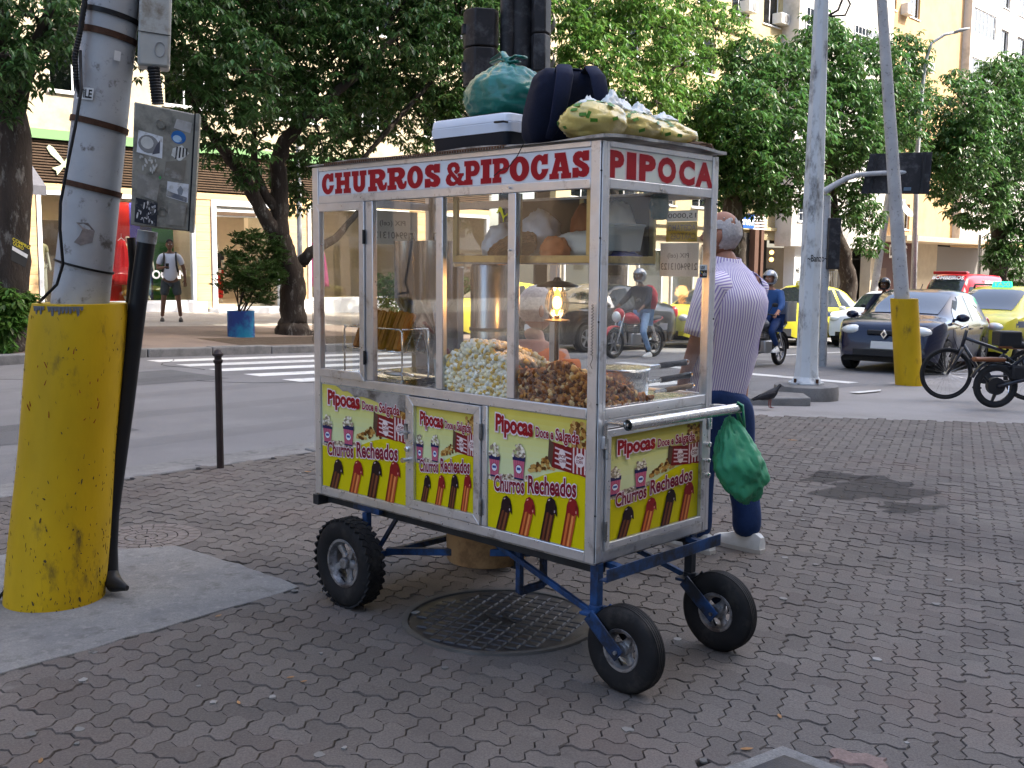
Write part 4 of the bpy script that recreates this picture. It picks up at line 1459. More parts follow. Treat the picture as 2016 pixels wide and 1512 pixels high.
# corner posts: two flanges round a recessed dark corner
for (px, py, sx, sy) in ((0, 0, -1, 1), (-CL, 0, 1, 1), (0, CW, -1, -1), (-CL, CW, 1, -1)):
    m = M()
    a, b = sorted((px + sx * 0.005, px + sx * 0.049)), sorted((py, py + sy * 0.028))
    m.box(a[0], a[1], b[0], b[1], CZ0, CZ1 - .004)
    a, b = sorted((px, px + sx * 0.028)), sorted((py + sy * 0.005 + sy * .0235, py + sy * 0.046))
    m.box(a[0], a[1], b[0], b[1], CZ0 + .002, CZ1 - .006)
    a, b = sorted((px - sx * .000, px + sx * 0.0045)), sorted((py + sy * .006, py + sy * 0.0285))
    m.box(a[0], a[1], b[0], b[1], CZ0 + .001, CZ1 - .005)
    po = part('post', m, m_alu, bevel=0.0035)
    a, b = sorted((px + sx * 0.004, px + sx * 0.02)), sorted((py + sy * 0.004, py + sy * 0.02))
    part('groove', M().box(a[0], a[1], b[0], b[1], CZ0 + .004, CZ1 - .01), m_dark, po)
TH = 0.026
# long front side (y = 0)
for z0, z1, nm in ((1.912, CZ1 - .003, 'top_rail'), (1.771, 1.806, 'window_head'), (0.962, 1.001, 'sill'), (CZ0, 0.482, 'bottom_rail')):
    bx(nm, m_alu, -1.632, -0.050, 0.001, TH, z0, z1)
    bx(nm, m_alu, -1.632, -0.050, CW - TH, CW - .001, z0, z1)
    for x0 in (-TH, -CL + .001):
        bx(nm, m_alu, x0, x0 + TH - .001, 0.0475, CW - .0475, z0, z1)
for x0, x1 in ((-1.296, -1.247), (-0.846, -0.806), (-0.446, -0.405)):
    bx('mullion', m_alu, x0, x1, 0.0005, TH, 1.002, 1.770)
for x0, x1 in ((-0.86, -0.82),):
    bx('mullion', m_alu, x0, x1, CW - TH, CW - .0005, 1.002, 1.770)
for x0, x1 in ((-1.036, -1.012), (-0.578, -0.548)):
    bx('stile', m_alu, x0, x1, 0.0008, TH, 0.483, 0.961)
# end band under the end window
bx('lower_band', m_alu, -TH, -.0025, 0.0475, CW - .0475, 0.928, 0.961)
def ring_frame(name, ma, fn, u0, u1, v0, v1, wd, w0, w1, parent=cart):
    m = M()
    o_ = [(u0, v0), (u1, v0), (u1, v1), (u0, v1)]
    i_ = [(u0 + wd, v0 + wd), (u1 - wd, v0 + wd), (u1 - wd, v1 - wd), (u0 + wd, v1 - wd)]
    for k in range(4):
        j = (k + 1) % 4
        g_ = .0006
        m.prism([o_[k], o_[j], i_[j], i_[k]], fn, w0, w1)
    return obj(name, m, ma, parent, bevel=0.0015)
def F(u, v, w):      # front face, w outwards
    return (u, -w, v)
def E_(u, v, w):     # end face, u = y
    return (w, u, v)
def BK(u, v, w):     # back face seen from inside
    return (u, CW - w, v)
def LE(u, v, w):     # left end seen from inside
    return (-CL + w, u, v)
# service door at left top, cupboard door, end door
sd = ring_frame('service_door', m_alu, F, -1.652, -1.299, 0.996, 1.770, 0.034, -0.012, 0.007)
part('pane', M().box(-1.616, -1.335, 0.004, 0.007, 1.032, 1.735), m_pane, sd)
cd_ = ring_frame('cupboard_door', m_alu, F, -1.011, -0.580, 0.486, 0.958, 0.036, -0.012, 0.008)
ed = ring_frame('end_door', m_alu, E_, 0.048, 0.680, 0.486, 0.924, 0.026, -0.012, 0.008)
for z in (0.56, 0.86):
    part('hinge', M().cyl((-0.576, -.008, z - .03), (-0.576, -.008, z + .03), .006, n=8).cyl((-0.576, -.008, z - .036), (-0.576, -.008, z - .031), .004, n=8), m_alu_d, cd_)
    part('hinge', M().cyl((.010, .047, z - .035), (.010, .047, z + .035), .006, n=8).cyl((.010, .047, z - .04), (.010, .047, z - .036), .004, n=8), m_alu_d, ed)
for z in (1.1, 1.62):
    part('hinge', M().cyl((-1.297, -.008, z - .03), (-1.297, -.008, z + .03), .006, n=8).box(-1.3, -1.294, -.008, 0, z - .025, z + .025), m_black, sd)
part('latch', M().box(-1.034, -1.016, -.010, 0, .775, .84).cyl((-1.05, -.014, .805), (-1.0, -.014, .805), .0055, n=8).cyl((-1.04, -.014, .805), (-1.04, -.026, .80), .004, n=8), m_alu_d)
part('lock', M().lathe([(.012, 0), (.012, .008), (.008, .011), (0, .011)], (-1.012, -.008, .735), (0, -1, 0), 14), m_steel, cd_, smooth=30)
part('knob', M().lathe([(.008, 0), (.008, .02), (.011, .022), (.011, .03), (0, .03)], (-1.012, -.008, .69), (0, -1, 0), 14), m_steel, cd_, smooth=30)
for z, r_ in ((.80, .012), (.735, .009), (.675, .011)):
    part('lock', M().lathe([(r_, 0), (r_, .012), (r_ * .6, .015), (0, .015)], (.008, .690, z), (1, 0, 0), 14), m_steel, ed, smooth=30)
# lower panels: backing sheets
for x0, x1 in ((-1.631, -1.037), (-0.547, -0.051)):
    bx('panel', m_white, x0, x1, 0.008, 0.012, 0.483, 0.961, 0)
part('panel', M().box(-.975, -.616, .008, .012, .522, .922), m_white, cd_)
part('panel', M().box(-.012, -.008, .074, .654, .512, .898), m_white, ed)
bx('panel', m_alu_d, -1.631, -0.051, CW - .012, CW - .008, 0.483, 0.961, 0)
bx('panel', m_alu_d, -CL + .008, -CL + .012, 0.048, CW - .048, 0.483, 0.961, 0)
# counter and roof
ct = bx('counter', m_steel, -CL + .03, -.03, .029, CW - .029, .972, .995, 0.002)
bx('floor_plate', m_alu_d, -CL + .01, -.01, .01, CW - .01, CZ0 - .008, CZ0 + .012, 0.001)
rm = M()
NX, NY = 40, 12
vs, fs = [], []
for k, zz in enumerate((1.9385, 1.9465)):
    for i in range(NX + 1):
        for j in range(NY + 1):
            x, y = lerp(-CL - .02, .018, i / NX), lerp(-.016, CW + .02, j / NY)
            e = 0.006 * math.sin(x * 9 + 1) * (1 if j in (0, NY) else .3) + (.004 * math.sin(y * 14) if i in (0, NX) else 0)
            if j == 0:
                e -= .004
            vs.append((x, y, zz + (max(e, 0) if k == 0 else e + .0035) + (.012 * (1 - abs(2 * j / NY - 1)) if 1 else 0)))
n1 = (NX + 1) * (NY + 1)
for k in (0, 1):
    for i in range(NX):
        for j in range(NY):
            q = (i * (NY + 1) + j, (i + 1) * (NY + 1) + j, (i + 1) * (NY + 1) + j + 1, i * (NY + 1) + j + 1)
            fs.append(tuple(n1 * k + w for w in (q if k else q[::-1])))
bd = [(i, 0) for i in range(NX)] + [(NX, j) for j in range(NY)] + [(i, NY) for i in range(NX, 0, -1)] + [(0, j) for j in range(NY, 0, -1)]
ids = [i * (NY + 1) + j for i, j in bd]
for a, b in zip(ids, ids[1:] + ids[:1]):
    fs.append((a, b, n1 + b, n1 + a))
rm.add(vs, fs)
roof = part('roof_sheet', rm, m_alu_d)
m_rust = mat('rusty_trim', (0.14, 0.075, 0.045), 0.7, 0.3, var=0.4, vscale=20)
tt = M()
x = -1.56
while x < -.45:
    tt.box(x, x + .008, -.019, -.0165, 1.934, 1.9425)
    x += .0145
tt.box(-1.57, -.44, -.0185, -.015, 1.9425, 1.9455)
part('perforated_trim', tt, m_rust, roof, kind='stuff')
# glass
for x0, x1 in ((-1.247, -0.846), (-0.806, -0.446), (-0.405, -0.050)):
    part('pane', M().box(x0 + .001, x1 - .001, .010, .014, 1.0015, 1.7705), m_pane)
part('pane', M().box(-.014, -.010, .0478, CW - .0478, 1.0015, 1.7705), m_pane)
part('pane', M().box(-CL + .010, -CL + .014, .0478, CW - .0478, 1.0015, 1.7705), m_pane)
part('pane', M().box(-.8195, -.0505, CW - .014, CW - .010, 1.0015, 1.7705), m_pane)
# ------------------------------------------------------------- sign band
part('sign_plate', M().box(-1.632, -.051, .004, .008, 1.8065, 1.9115), m_white)
part('sign_plate', M().box(-.008, -.004, .048, CW - .048, 1.8065, 1.9115), m_cream)
# slab letters, unit height
k_ = .27
def slab(ch):
    if ch == 'I':
        return [[(0, 0), (1, 0), (1, .2), (.8, .2), (.8, .8), (1, .8), (1, 1), (0, 1), (0, .8), (.2, .8), (.2, .2), (0, .2)]]
    if ch == 'H':
        return [[(0, 0), (.44, 0), (.44, .2), (.36, .2), (.36, .41), (.64, .41), (.64, .2), (.56, .2), (.56, 0), (1, 0), (1, .2), (.9, .2), (.9, .8), (1, .8), (1, 1), (.56, 1), (.56, .8), (.64, .8), (.64, .6), (.36, .6), (.36, .8), (.44, .8), (.44, 1), (0, 1), (0, .8), (.1, .8), (.1, .2), (0, .2)]]
    if ch == 'U':
        return [[(0, 1), (0, .8), (.1, .8)] + [(.1, .34)] + arc(.5, .34, .4, .34, 180, 360, 12) + [(.9, .8), (1, .8), (1, 1), (.56, 1), (.56, .8), (.62, .8)] + arc(.5, .36, .12, .12, 0, -180, 8) + [(.38, .8), (.46, .8), (.46, 1)]]
    if ch == 'P':
        return [[(0, 0), (.52, 0), (.52, .19), (.42, .19), (.42, .36)] + arc(.62, .68, .38, .32, -90, 90, 12) + [(0, 1), (0, .81), (.1, .81), (.1, .19), (0, .19)], [(.42, .55)] + arc(.55, .68, .13, .13, -90, 90, 8) + [(.42, .81)]]
    if ch == 'R':
        return [[(0, 0), (.46, 0), (.46, .19), (.38, .19), (.38, .38), (.46, .38), (.56, .2)] + arc(.78, .16, .2, .16, 200, 330, 8) + [(1, .22), (1, .34), (.92, .34), (.9, .24), (.82, .22), (.76, .42), (.7, .47)] + arc(.58, .72, .34, .28, -60, 90, 12) + [(0, 1), (0, .81), (.1, .81), (.1, .19), (0, .19)], [(.38, .57)] + arc(.5, .69, .12, .12, -90, 90, 8) + [(.38, .81)]]
    if ch == 'O':
        return [arc(.5, .5, .5, .5, 0, 352, 40), arc(.5, .5, .17, .3, 0, 350, 28)]
    if ch == 'C':
        return [[(.96, 1), (.96, .62), (.66, .62)] + arc(.53, .5, .17, .3, 35, 325, 16)[0:] + [(.66, .40), (1.0, .40)] + arc(.52, .5, .48, .5, -14, -270, 24) + [(.62, .97), (.7, .93), (.78, 1)]]
    if ch == 'S':
        return [[(.95, 1), (.95, .64), (.62, .64)] + [(.58, .74), (.48, .78), (.4, .73), (.42, .66), (.6, .58), (.86, .46), (.98, .32), (.96, .16), (.84, .04), (.66, 0), (.5, .02), (.36, .06), (.34, 0), (.02, 0), (.02, .36), (.34, .36), (.38, .25), (.5, .2), (.6, .24), (.58, .32), (.42, .4), (.18, .5), (.04, .64), (.04, .82), (.16, .95), (.34, 1), (.5, .99), (.6, .94), (.63, 1)]]
    if ch == 'A':
        return [[(0, 0), (.42, 0), (.42, .18), (.36, .18), (.39, .3), (.6, .3), (.63, .18), (.56, .18), (.56, 0), (1, 0), (1, .18), (.92, .18), (.72, 1), (.24, 1), (.24, .84), (.3, .84), (.1, .18), (0, .18)], [(.43, .44), (.57, .44), (.5, .74)]]
    if ch == '&':
        return [[(.98, .5), (.66, .5), (.66, .42), (.72, .4), (.67, .29), (.36, .6)] + [(.3, .7), (.32, .8), (.42, .84), (.52, .8), (.54, .68), (.46, .6), (.58, .5), (.74, .6), (.76, .76), (.68, .92), (.52, 1), (.32, 1), (.14, .92), (.08, .76), (.14, .6), (.2, .54), (.06, .42), (0, .26), (.06, .1), (.24, 0), (.46, 0), (.62, .08), (.72, 0), (1, 0), (1, .14), (.9, .16), (.82, .22), (.92, .4), (.98, .42)],
                [(.3, .44), (.56, .18), (.44, .13), (.32, .17), (.24, .28)]]
m_red = mat('sign_red', (0.36, 0.006, 0.014), 0.5, var=0.1, vscale=8)
m_pinkw = mat('sign_outline', (0.80, 0.62, 0.64), 0.45)
LET = [('C', -1.609, -1.519), ('H', -1.508, -1.399), ('U', -1.388, -1.29), ('R', -1.276, -1.154), ('R', -1.148, -1.028), ('O', -1.021, -0.927), ('S', -0.915, -0.821), ('&', -0.789, -0.686), ('P', -0.683, -0.6), ('I', -0.592, -0.537), ('P', -0.529, -0.444), ('O', -0.439, -0.343), ('C', -0.336, -0.249), ('A', -0.241, -0.141), ('S', -0.134, -0.057)]
LZ0, LZ1 = 1.8125, 1.9
for ch, x0, x1 in LET:
    for off, ma, w in ((0.018, m_red, -.0025), (0.05, m_pinkw, -.0033)):
        asp = (x1 - x0) / (LZ1 - LZ0)
        lp = [[(u * asp, v) for u, v in l_] for l_ in slab(ch)]
        vs, fs = poly2d(lp, off)
        m = M().add([(x0 + u * (LZ1 - LZ0), -w, LZ0 + v * (LZ1 - LZ0)) for u, v in vs], fs)
        part('letter' if ma is m_red else 'letter_outline', m, ma)
for ch, y0, y1 in [('P', 0.0495, 0.122), ('I', 0.154, 0.186), ('P', 0.222, 0.307), ('O', 0.332, 0.437), ('C', 0.466, 0.56), ('A', 0.578, 0.681)]:
    for b_, ma, w in ((0.055, m_red, -.0025), (0.085, m_pinkw, -.0033)):
        m = M()
        put_text(m, ch, E_, y0 + .003, LZ0 + .003, y1 - y0 - .006, LZ1 - LZ0 - .006, b_, None, w)
        part('letter' if ma is m_red else 'letter_outline', m, ma)
# ------------------------------------------------------------- printed posters
YEL, PALE, GOLD_, RED, DRED, NAVY, CRM = C('#cfc000'), C('#d3d9a4'), C('#d8c450'), C('#a8181c'), C('#7a1418'), C('#232450'), C('#d8cdb4')
def ell(cx, cy_, rx, ry, n=14, a=0.0):
    ca, sa = math.cos(a), math.sin(a)
    return [(cx + rx * math.cos(t) * ca - ry * math.sin(t) * sa, cy_ + rx * math.cos(t) * sa + ry * math.sin(t) * ca) for t in [2 * PI * i / n for i in range(n)]]
def make_poster(fnb, asp, seed=1):
    """design space: u 0..1 across, v 0..1 up; asp = width/height"""
    r_ = random.Random(seed)
    m = M()
    lay = [0.0]
    def fn(u, v, w):
        return fnb(min(max(u, 0), 1), min(max(v, 0), 1), w)
    def P_(poly, col):
        lay[0] += 1.2e-5
        m.flat(poly, fn, .0002 + lay[0], col)
    def E2(cx, cy_, rx, ry, col, n=12, a=0.0):
        P_(ell(cx, cy_, rx, ry, n, a), col)
    # background gradient print
    rows = [(0.30, PALE), (0.55, PALE), (0.78, C('#d9d684')), (1.0, GOLD_)]
    for (v0, c0), (v1, c1) in zip(rows, rows[1:]):
        for q in range(5):
            a_, b_ = lerp(v0, v1, q / 5), lerp(v0, v1, (q + 1) / 5)
            cc = tuple(lerp(c0[k], c1[k], (q + .5) / 5) for k in range(3))
            m.flat([(0, a_), (1, a_), (1, b_), (0, b_)], fn, .0002, cc)
    # popcorn strip
    P_([(0, .44), (.12, .46), (.3, .47), (.44, .49), (.44, .36), (0, .36)], C('#b9a48a'))
    for q in range(110):
        uu = r_.uniform(0, .43)
        E2(uu, r_.uniform(.385, .45) + uu * .09, .011, .009, r_.choice([CRM, C('#a88c78'), C('#e6dcc8'), C('#6d5348')]), 6)
    # lower yellow
    P_([(0, .36), (0, .0), (1, .0), (1, .36)][::-1], YEL)
    wv = [(0, .40), (.1, .388), (.2, .385), (.32, .40), (.45, .455), (.6, .525), (.72, .565), (.82, .58), (.92, .575), (1, .555), (1, .36), (0, .36)]
    P_(wv[::-1], YEL)
    # bags of caramel corn
    for q in range(70):
        t = r_.random()
        E2(lerp(.44, .72, t), .525 + .05 * t + r_.random() * (.03 + .12 * t), .017, .015, r_.choice([C('#8a5a24'), C('#b98a45'), C('#5f3a16'), C('#d0a860')]), 7)
    dv = .095
    P_([(.67, .50 + dv), (.90, .475 + dv), (1, .50 + dv), (1, .66 + dv), (.66, .70 + dv)], C('#7c1a1c'))
    P_([(.63, .56 + dv), (.67, .50 + dv), (.69, .68 + dv), (.64, .72 + dv)], C('#5b4436'))
    for q in range(4):
        P_([(.70, .53 + dv + q * .04), (.92, .49 + dv + q * .04), (.92, .502 + dv + q * .04), (.70, .544 + dv + q * .04)], C('#d8bfc0'))
    P_([(.86, .49 + dv), (1, .465 + dv), (1, .72 + dv), (.86, .74 + dv)], C('#8a1d20'))
    for q in range(4):
        P_([(.875 + q * .036, .485 + dv), (.889 + q * .036, .482 + dv), (.889 + q * .036, .735 + dv), (.875 + q * .036, .737 + dv)], C('#d8c4c0'))
    for q in range(70):
        E2(r_.uniform(.85, 1), r_.uniform(.79, .97), .02, .018, r_.choice([C('#8a5a24'), C('#b98a45'), C('#5f3a16'), C('#d0a860')]), 7)
    E2(.775, .58 + dv, .036, .075, C('#e2d0cc'), 16, .1)
    E2(.945, .59 + dv, .05, .055, C('#e2d0cc'), 16)
    lay[0] += 2e-5
    for tx, u, v in (('POP', .748, .585 + dv), ('CORN', .746, .55 + dv), ('POP', .915, .595 + dv), ('CORN', .908, .565 + dv)):
        put_text(m, tx, fn, u, v, .062, .024, .03, DRED, .0003 + lay[0])
    # cups
    for cx, cy_, sc in ((.07, .44, 1.0), (.335, .455, 1.08)):
        h_, wt, wb = .15 * sc, .058 * sc, .044 * sc
        P_([(cx - wb, cy_), (cx + wb, cy_), (cx + wt, cy_ + h_), (cx - wt, cy_ + h_)], C('#c0607a'))
        P_([(cx - wb, cy_ - .012), (cx + wb, cy_ - .012), (cx + wb, cy_ + .003), (cx - wb, cy_ + .003)], NAVY)
        for q in (-.6, -.2, .2, .6):
            P_([(cx + q * wb - .003, cy_ + .01), (cx + q * wb + .003, cy_ + .01), (cx + q * wt + .003, cy_ + h_ - .01), (cx + q * wt - .003, cy_ + h_ - .01)], C('#a8485f'))
        P_([(cx - wt * 1.04, cy_ + h_ - .02), (cx + wt * 1.04, cy_ + h_ - .02), (cx + wt * 1.08, cy_ + h_ + .02), (cx - wt * 1.08, cy_ + h_ + .02)], NAVY)
        E2(cx, cy_ + h_ * .45, .033 * sc, .036 * sc, C('#8a2430'), 16)
        E2(cx, cy_ + h_ * .45, .028 * sc, .031 * sc, C('#dfe3ee'), 16)
        P_([(cx - .02, cy_ + h_ * .40), (cx + .02, cy_ + h_ * .40), (cx + .02, cy_ + h_ * .54), (cx - .02, cy_ + h_ * .54)], C('#3a4d8c'))
        for q in range(46):
            a_, rr = r_.uniform(0, PI), math.sqrt(r_.random())
            E2(cx + math.cos(a_) * rr * wt * 1.0, cy_ + h_ + .012 + math.sin(a_) * rr * .10, .013, .011, r_.choice([CRM, C('#efe6d2'), C('#a9977c'), C('#8f7f6c')]), 7)
    # churros
    for q, (u, top, kind_) in enumerate(((.19, .255, 0), (.435, .285, 1), (.655, .32, 0), (.865, .35, 1))):
        bot = -.005
        sl = .045
        cols = [C('#2c1210'), C('#6e3a22'), C('#3c1a14'), C('#7f4a2c'), C('#4a2418')] if kind_ == 0 else [C('#7c2a12'), C('#d06a35'), C('#8f3a18'), C('#e08a4c'), C('#b4522a')]
        for w_ in range(5):
            a_, b_ = -.05 + w_ * .02, -.03 + w_ * .02
            P_([(u - sl + a_, bot), (u - sl + b_, bot), (u + sl * .2 + b_, top - .07), (u + sl * .2 + a_, top - .07)], cols[w_])
        cap = C('#231217') if kind_ == 0 else C('#8c1c1e')
        cpx = u + .018
        P_([(cpx - .062, top - .10), (cpx - .055, top - .03), (cpx - .035, top + .02), (cpx, top + .04), (cpx + .035, top + .02), (cpx + .056, top - .03), (cpx + .062, top - .11), (cpx + .04, top - .085), (cpx + .01, top - .105), (cpx - .03, top - .085)][::-1], cap)
        E2(cpx - .02, top + .012, .012, .006, C('#c8b0b0') if kind_ == 0 else C('#e0a090'), 8, .5)
        E2(cpx + .035, top - .07, .006, .012, C('#b0a0a0') if kind_ == 0 else C('#d89080'), 8)
        P_([(cpx + .025, top - .06), (cpx + .05, top - .05), (cpx + .045, top - .02), (cpx + .03, top - .02)], tuple(c * .6 for c in cap))
    # words: white glow, then red
    def words(tx, u, v, wd, ht, b0, b1, colr, rise=0.0, arch=0.0):
        lay[0] += 2e-5
        def fa(x, y, w):
            return fn(x, y + arch * (1 - ((x - .5) / .45) ** 2), w)
        put_text(m, tx, fa, u, v, wd, ht, b1, C('#e6d4d8'), .0003 + lay[0], rise=rise)
        lay[0] += 2e-5
        put_text(m, tx, fa, u, v, wd, ht, b0, colr, .0003 + lay[0], rise=rise)
    words('Pipocas', .09, .775, .385, .17, .045, .11, C('#96141c'), -.01)
    words('Doce e', .51, .815, .175, .075, .03, .085, C('#8c1420'), -.01)
    words('Salgada', .71, .785, .225, .115, .03, .08, C('#8c1420'), -.01)
    words('Churros', .075, .315, .32, .125, .03, .075, C('#7c0f26'), .08)
    words('Recheados', .44, .355, .475, .135, .03, .075, C('#7c0f26'), .09)
    return m
def rect_fn(F0, u0, u1, v0, v1, w0):
    return lambda u, v, w: F0(lerp(u0, u1, u), lerp(v0, v1, v), w0 + w)
# left panel with the torn upper edge
pm_ = make_poster(rect_fn(F, -1.629, -1.039, .485, .958, -.008), 1.25, 1)
part('poster', pm_, m_print, vcol=True, label='yellow printed poster with a torn upper edge')
torn = [(.18, 1.0), (.22, .985), (.27, .955), (.33, .965), (.37, .945), (.42, .915), (.5, .93), (.6, .92), (.68, .90), (.76, .872), (.84, .88), (.93, .86), (1.0, .84), (1.0, 1.0)]
part('torn_patch', M().prism(torn[::-1], rect_fn(F, -1.629, -1.039, .485, .958, -.0045), 0, .0004), m_alu_d)
part('poster', make_poster(rect_fn(F, -.974, -.617, .523, .921, -.0078), .9, 2), m_print, cd_, vcol=True)
part('poster', make_poster(rect_fn(F, -.546, -.052, .485, .960, -.008), 1.04, 3), m_print, vcol=True)
part('poster', make_poster(rect_fn(E_, .075, .653, .513, .897, -.008), 1.5, 4), m_print, ed, vcol=True)
# rivets
rv = M()
def rivet(p, ax):
    rv.lathe([(.0032, 0), (.0026, .0016), (0, .0022)], p, ax, 6)
for i in range(14):
    x = -1.60 + i * .119
    rivet((x, .0008, .966), (0, -1, 0))
    rivet((x, .0008, .477), (0, -1, 0))
for x in (-1.64, -1.03, -.564, -.046):
    for k in range(4):
        rivet((x, .0004, .53 + k * .125), (0, -1, 0))
for k in range(4):
    rivet((-.995, -.008, .53 + k * .12), (0, -1, 0))
    rivet((-.596, -.008, .53 + k * .12), (0, -1, 0))
    rivet((-.95 + k * .1, -.008, .94), (0, -1, 0))
    rivet((-.95 + k * .1, -.008, .505), (0, -1, 0))
for i in range(6):
    rivet((-.0008, .07 + i * .117, .967), (1, 0, 0))
    rivet((.008, .09 + i * .107, .911), (1, 0, 0))
    rivet((.008, .09 + i * .107, .499), (1, 0, 0))
for k in range(4):
    rivet((.008, .061, .54 + k * .1), (1, 0, 0))
    rivet((.008, .668, .54 + k * .1), (1, 0, 0))
for x, z in ((-.435, 1.79), (-.43, 1.56)):
    rv.lathe([(.004, 0), (.004, .012), (0, .012)], (x, 0, z), (0, -1, 0), 8)
part('rivet', rv, m_steel, kind='stuff')
hl = M()
for z in (1.83, 1.60, 1.31, 1.02, .62):
    hl.sph((-.0035, .003, z), .004, 6, 4)
for z in (1.75, 1.3, .9):
    hl.sph((-.0, CW - .012, z), .004, 6, 4)
part('drilled_hole', hl, m_black, kind='stuff')
# coil springs hooked on the posts
for (px, py, z0, z1) in ((-.02, -.008, 1.19, 1.37), (-CL + .012, -.006, 1.19, 1.34)):
    pts = []
    for i in range(120):
        a_ = i * .9
        pts.append((px + .004 * math.cos(a_), py + .004 * math.sin(a_) - .003, lerp(z0, z1, i / 119)))
    pts = [(px, py, z0 - .045), (px - .006, py - .004, z0 - .03), (px, py, z0 - .012)] + pts
    part('coil_spring', M().tube(pts, .0014, 4), m_black)
# push handle
hd = part('push_handle', M().tube([(.008, .036, .872), (.008, .036, .94), (.018, .034, .955), (.04, .03, .958), (.135, .012, .962)], .0085, 10), m_steel, smooth=40)
part('arm', M().tube([(.008, CW - .03, .872), (.008, CW - .03, .94), (.018, CW - .03, .955), (.04, CW - .03, .957), (.135, CW - .02, .958)], .0085, 10), m_steel, hd, smooth=40)
part('grip', M().lathe([(.0195, 0), (.0195, .715), (.0165, .715), (.0165, .0)], (.135, .0, .962), (0, 1, -.006), 20, cap=False), m_steel, hd, smooth=40)
for y in (.024, CW - .042):
    part('bracket', M().box(.0, .014, y, y + .024, .86, .905), m_alu, hd, bevel=.002)
# ------------------------------------------------------------- chassis and wheels
ch_ = M()
for y in (.07, CW - .07):
    ch_.box(-CL - .015, -.02, y - .02, y + .02, .394, .435)
ch_.box(-CL - .012, -CL + .03, -.005, CW + .005, .388, .436)
part('chassis_rail', ch_, m_chas, bevel=.003)
part('front_beam', M().box(.078, .083, -.03, .692, .402, .448).box(.045, .0775, -.029, .691, .402, .407), m_blue, bevel=.001)
for y in (.1, CW - .12):
    part('beam_strut', M().bar((-.02, y, .425), (.077, y, .415), .03, .02), m_blue)
bm = M()
bm.bar((-1.31, .01, .41), (-1.31, .01, .20), .03, .03)
bm.bar((-1.31, CW - .01, .41), (-1.31, CW - .01, .20), .03, .03)
bm.bar((-1.4, .02, .425), (-1.22, .02, .425), .03, .025)
bm.bar((-1.27, .02, .22), (-1.12, .02, .41), .012, .02)
bm.bar((-1.31, -.03, .205), (-1.31, CW + .03, .205), .026, .026)
bm.bar((-1.30, .12, .215), (-.62, .34, .30), .03, .03)
bm.bar((-.46, .10, .40), (-.46, .10, .215), .024, .024)
bm.bar((-.46, .24, .40), (-.46, .24, .215), .024, .024)
bm.bar((-.46, .10, .22), (-.46, .24, .22), .02, .03)
bm.bar((-.62, .10, .40), (-.02, .055, .232), .018, .022)
bm.bar((-.62, CW - .10, .40), (-.02, CW - .075, .25), .018, .022)
part('axle_frame', bm, m_blue, bevel=.002)
def tyre_geo(R, Rr, w):
    b = w / 2
    return [(Rr, -b * .7), (Rr + (R - Rr) * .25, -b * .97), (Rr + (R - Rr) * .62, -b), (R - .012, -b * .86), (R - .002, -b * .62), (R, -b * .25), (R, b * .25), (R - .002, b * .62), (R - .012, b * .86), (Rr + (R - Rr) * .62, b), (Rr + (R - Rr) * .25, b * .97), (Rr, b * .7)]
def cart_wheel(o, R, Rr, w, treads, spokes):
    t = M().lathe(tyre_geo(R, Rr, w), o, (0, 1, 0), 48, cap=False)
    O = Vector(o)
    ty = part('tyre', t, m_rubber, smooth=50)
    if treads:
        tb = M()
        n_ = 34
        for i in range(n_):
            for k, (y0, sh) in enumerate(((-.36, .0), (-.12, .35), (.12, .35), (.36, .0))):
                a = 2 * PI * (i + .5 * (k in (1, 2)) + sh * .3) / n_
                Rm = Matrix.Rotation(a, 3, 'Y')
                tilt = Matrix.Rotation((.5 if k % 2 else -.5), 3, 'Z')
                tb.obox(O + Rm @ Vector((0, y0 * w, R - .002)), (2 * PI * R / n_ * .66, w * .24, .008), Rm @ tilt)
        part('tread', tb, m_rubber, ty, kind='stuff')
    else:
        gr = M()
        for y in (-.5, -.17, .17, .5):
            gr.lathe([(R + .0006, y * w * .42 - .003), (R + .0022, y * w * .42 - .002), (R + .0022, y * w * .42 + .006), (R + .0006, y * w * .42 + .007)], o, (0, 1, 0), 40, cap=False)
        part('rib', gr, m_rubber, ty, smooth=40)
    b = w / 2
    rim = M().lathe([(Rr + .004, -b * .72), (Rr + .002, -b * .8), (Rr - .008, -b * .78), (Rr - .012, -b * .5), (Rr - .02, -b * .2), (Rr - .02, b * .2), (Rr - .012, b * .5), (Rr - .008, b * .78), (Rr + .002, b * .8), (Rr + .004, b * .72)], o, (0, 1, 0), 40, cap=False)
    rm_ = part('rim', rim, m_rim, smooth=40)
    sp_ = M()
    sp_.lathe([(.0, -b * .75), (.022, -b * .75), (.026, -b * .5), (.026, b * .5), (.022, b * .75), (0, b * .75)], o, (0, 1, 0), 18)
    for i in range(spokes):
        a = 2 * PI * i / spokes + .5
        d = Vector((math.sin(a), 0, math.cos(a)))
        sp_.tube([O + d * .018, O + d * (Rr * .5), O + d * (Rr - .015)], [.018, .011, .016], 8, flat=1.3)
    part('spoke', sp_, m_rim, rm_, smooth=40)
    part('valve', M().cyl(O + Vector((.0, -b * .5, -Rr + .02)), O + Vector((-.006, -b * .8, -Rr + .045)), .004, n=6), m_black, rm_)
cart_wheel((-1.33, -.075, .197), .195, .105, .095, True, 5)
cart_wheel((-1.33, CW + .075, .197), .195, .105, .095, True, 5)
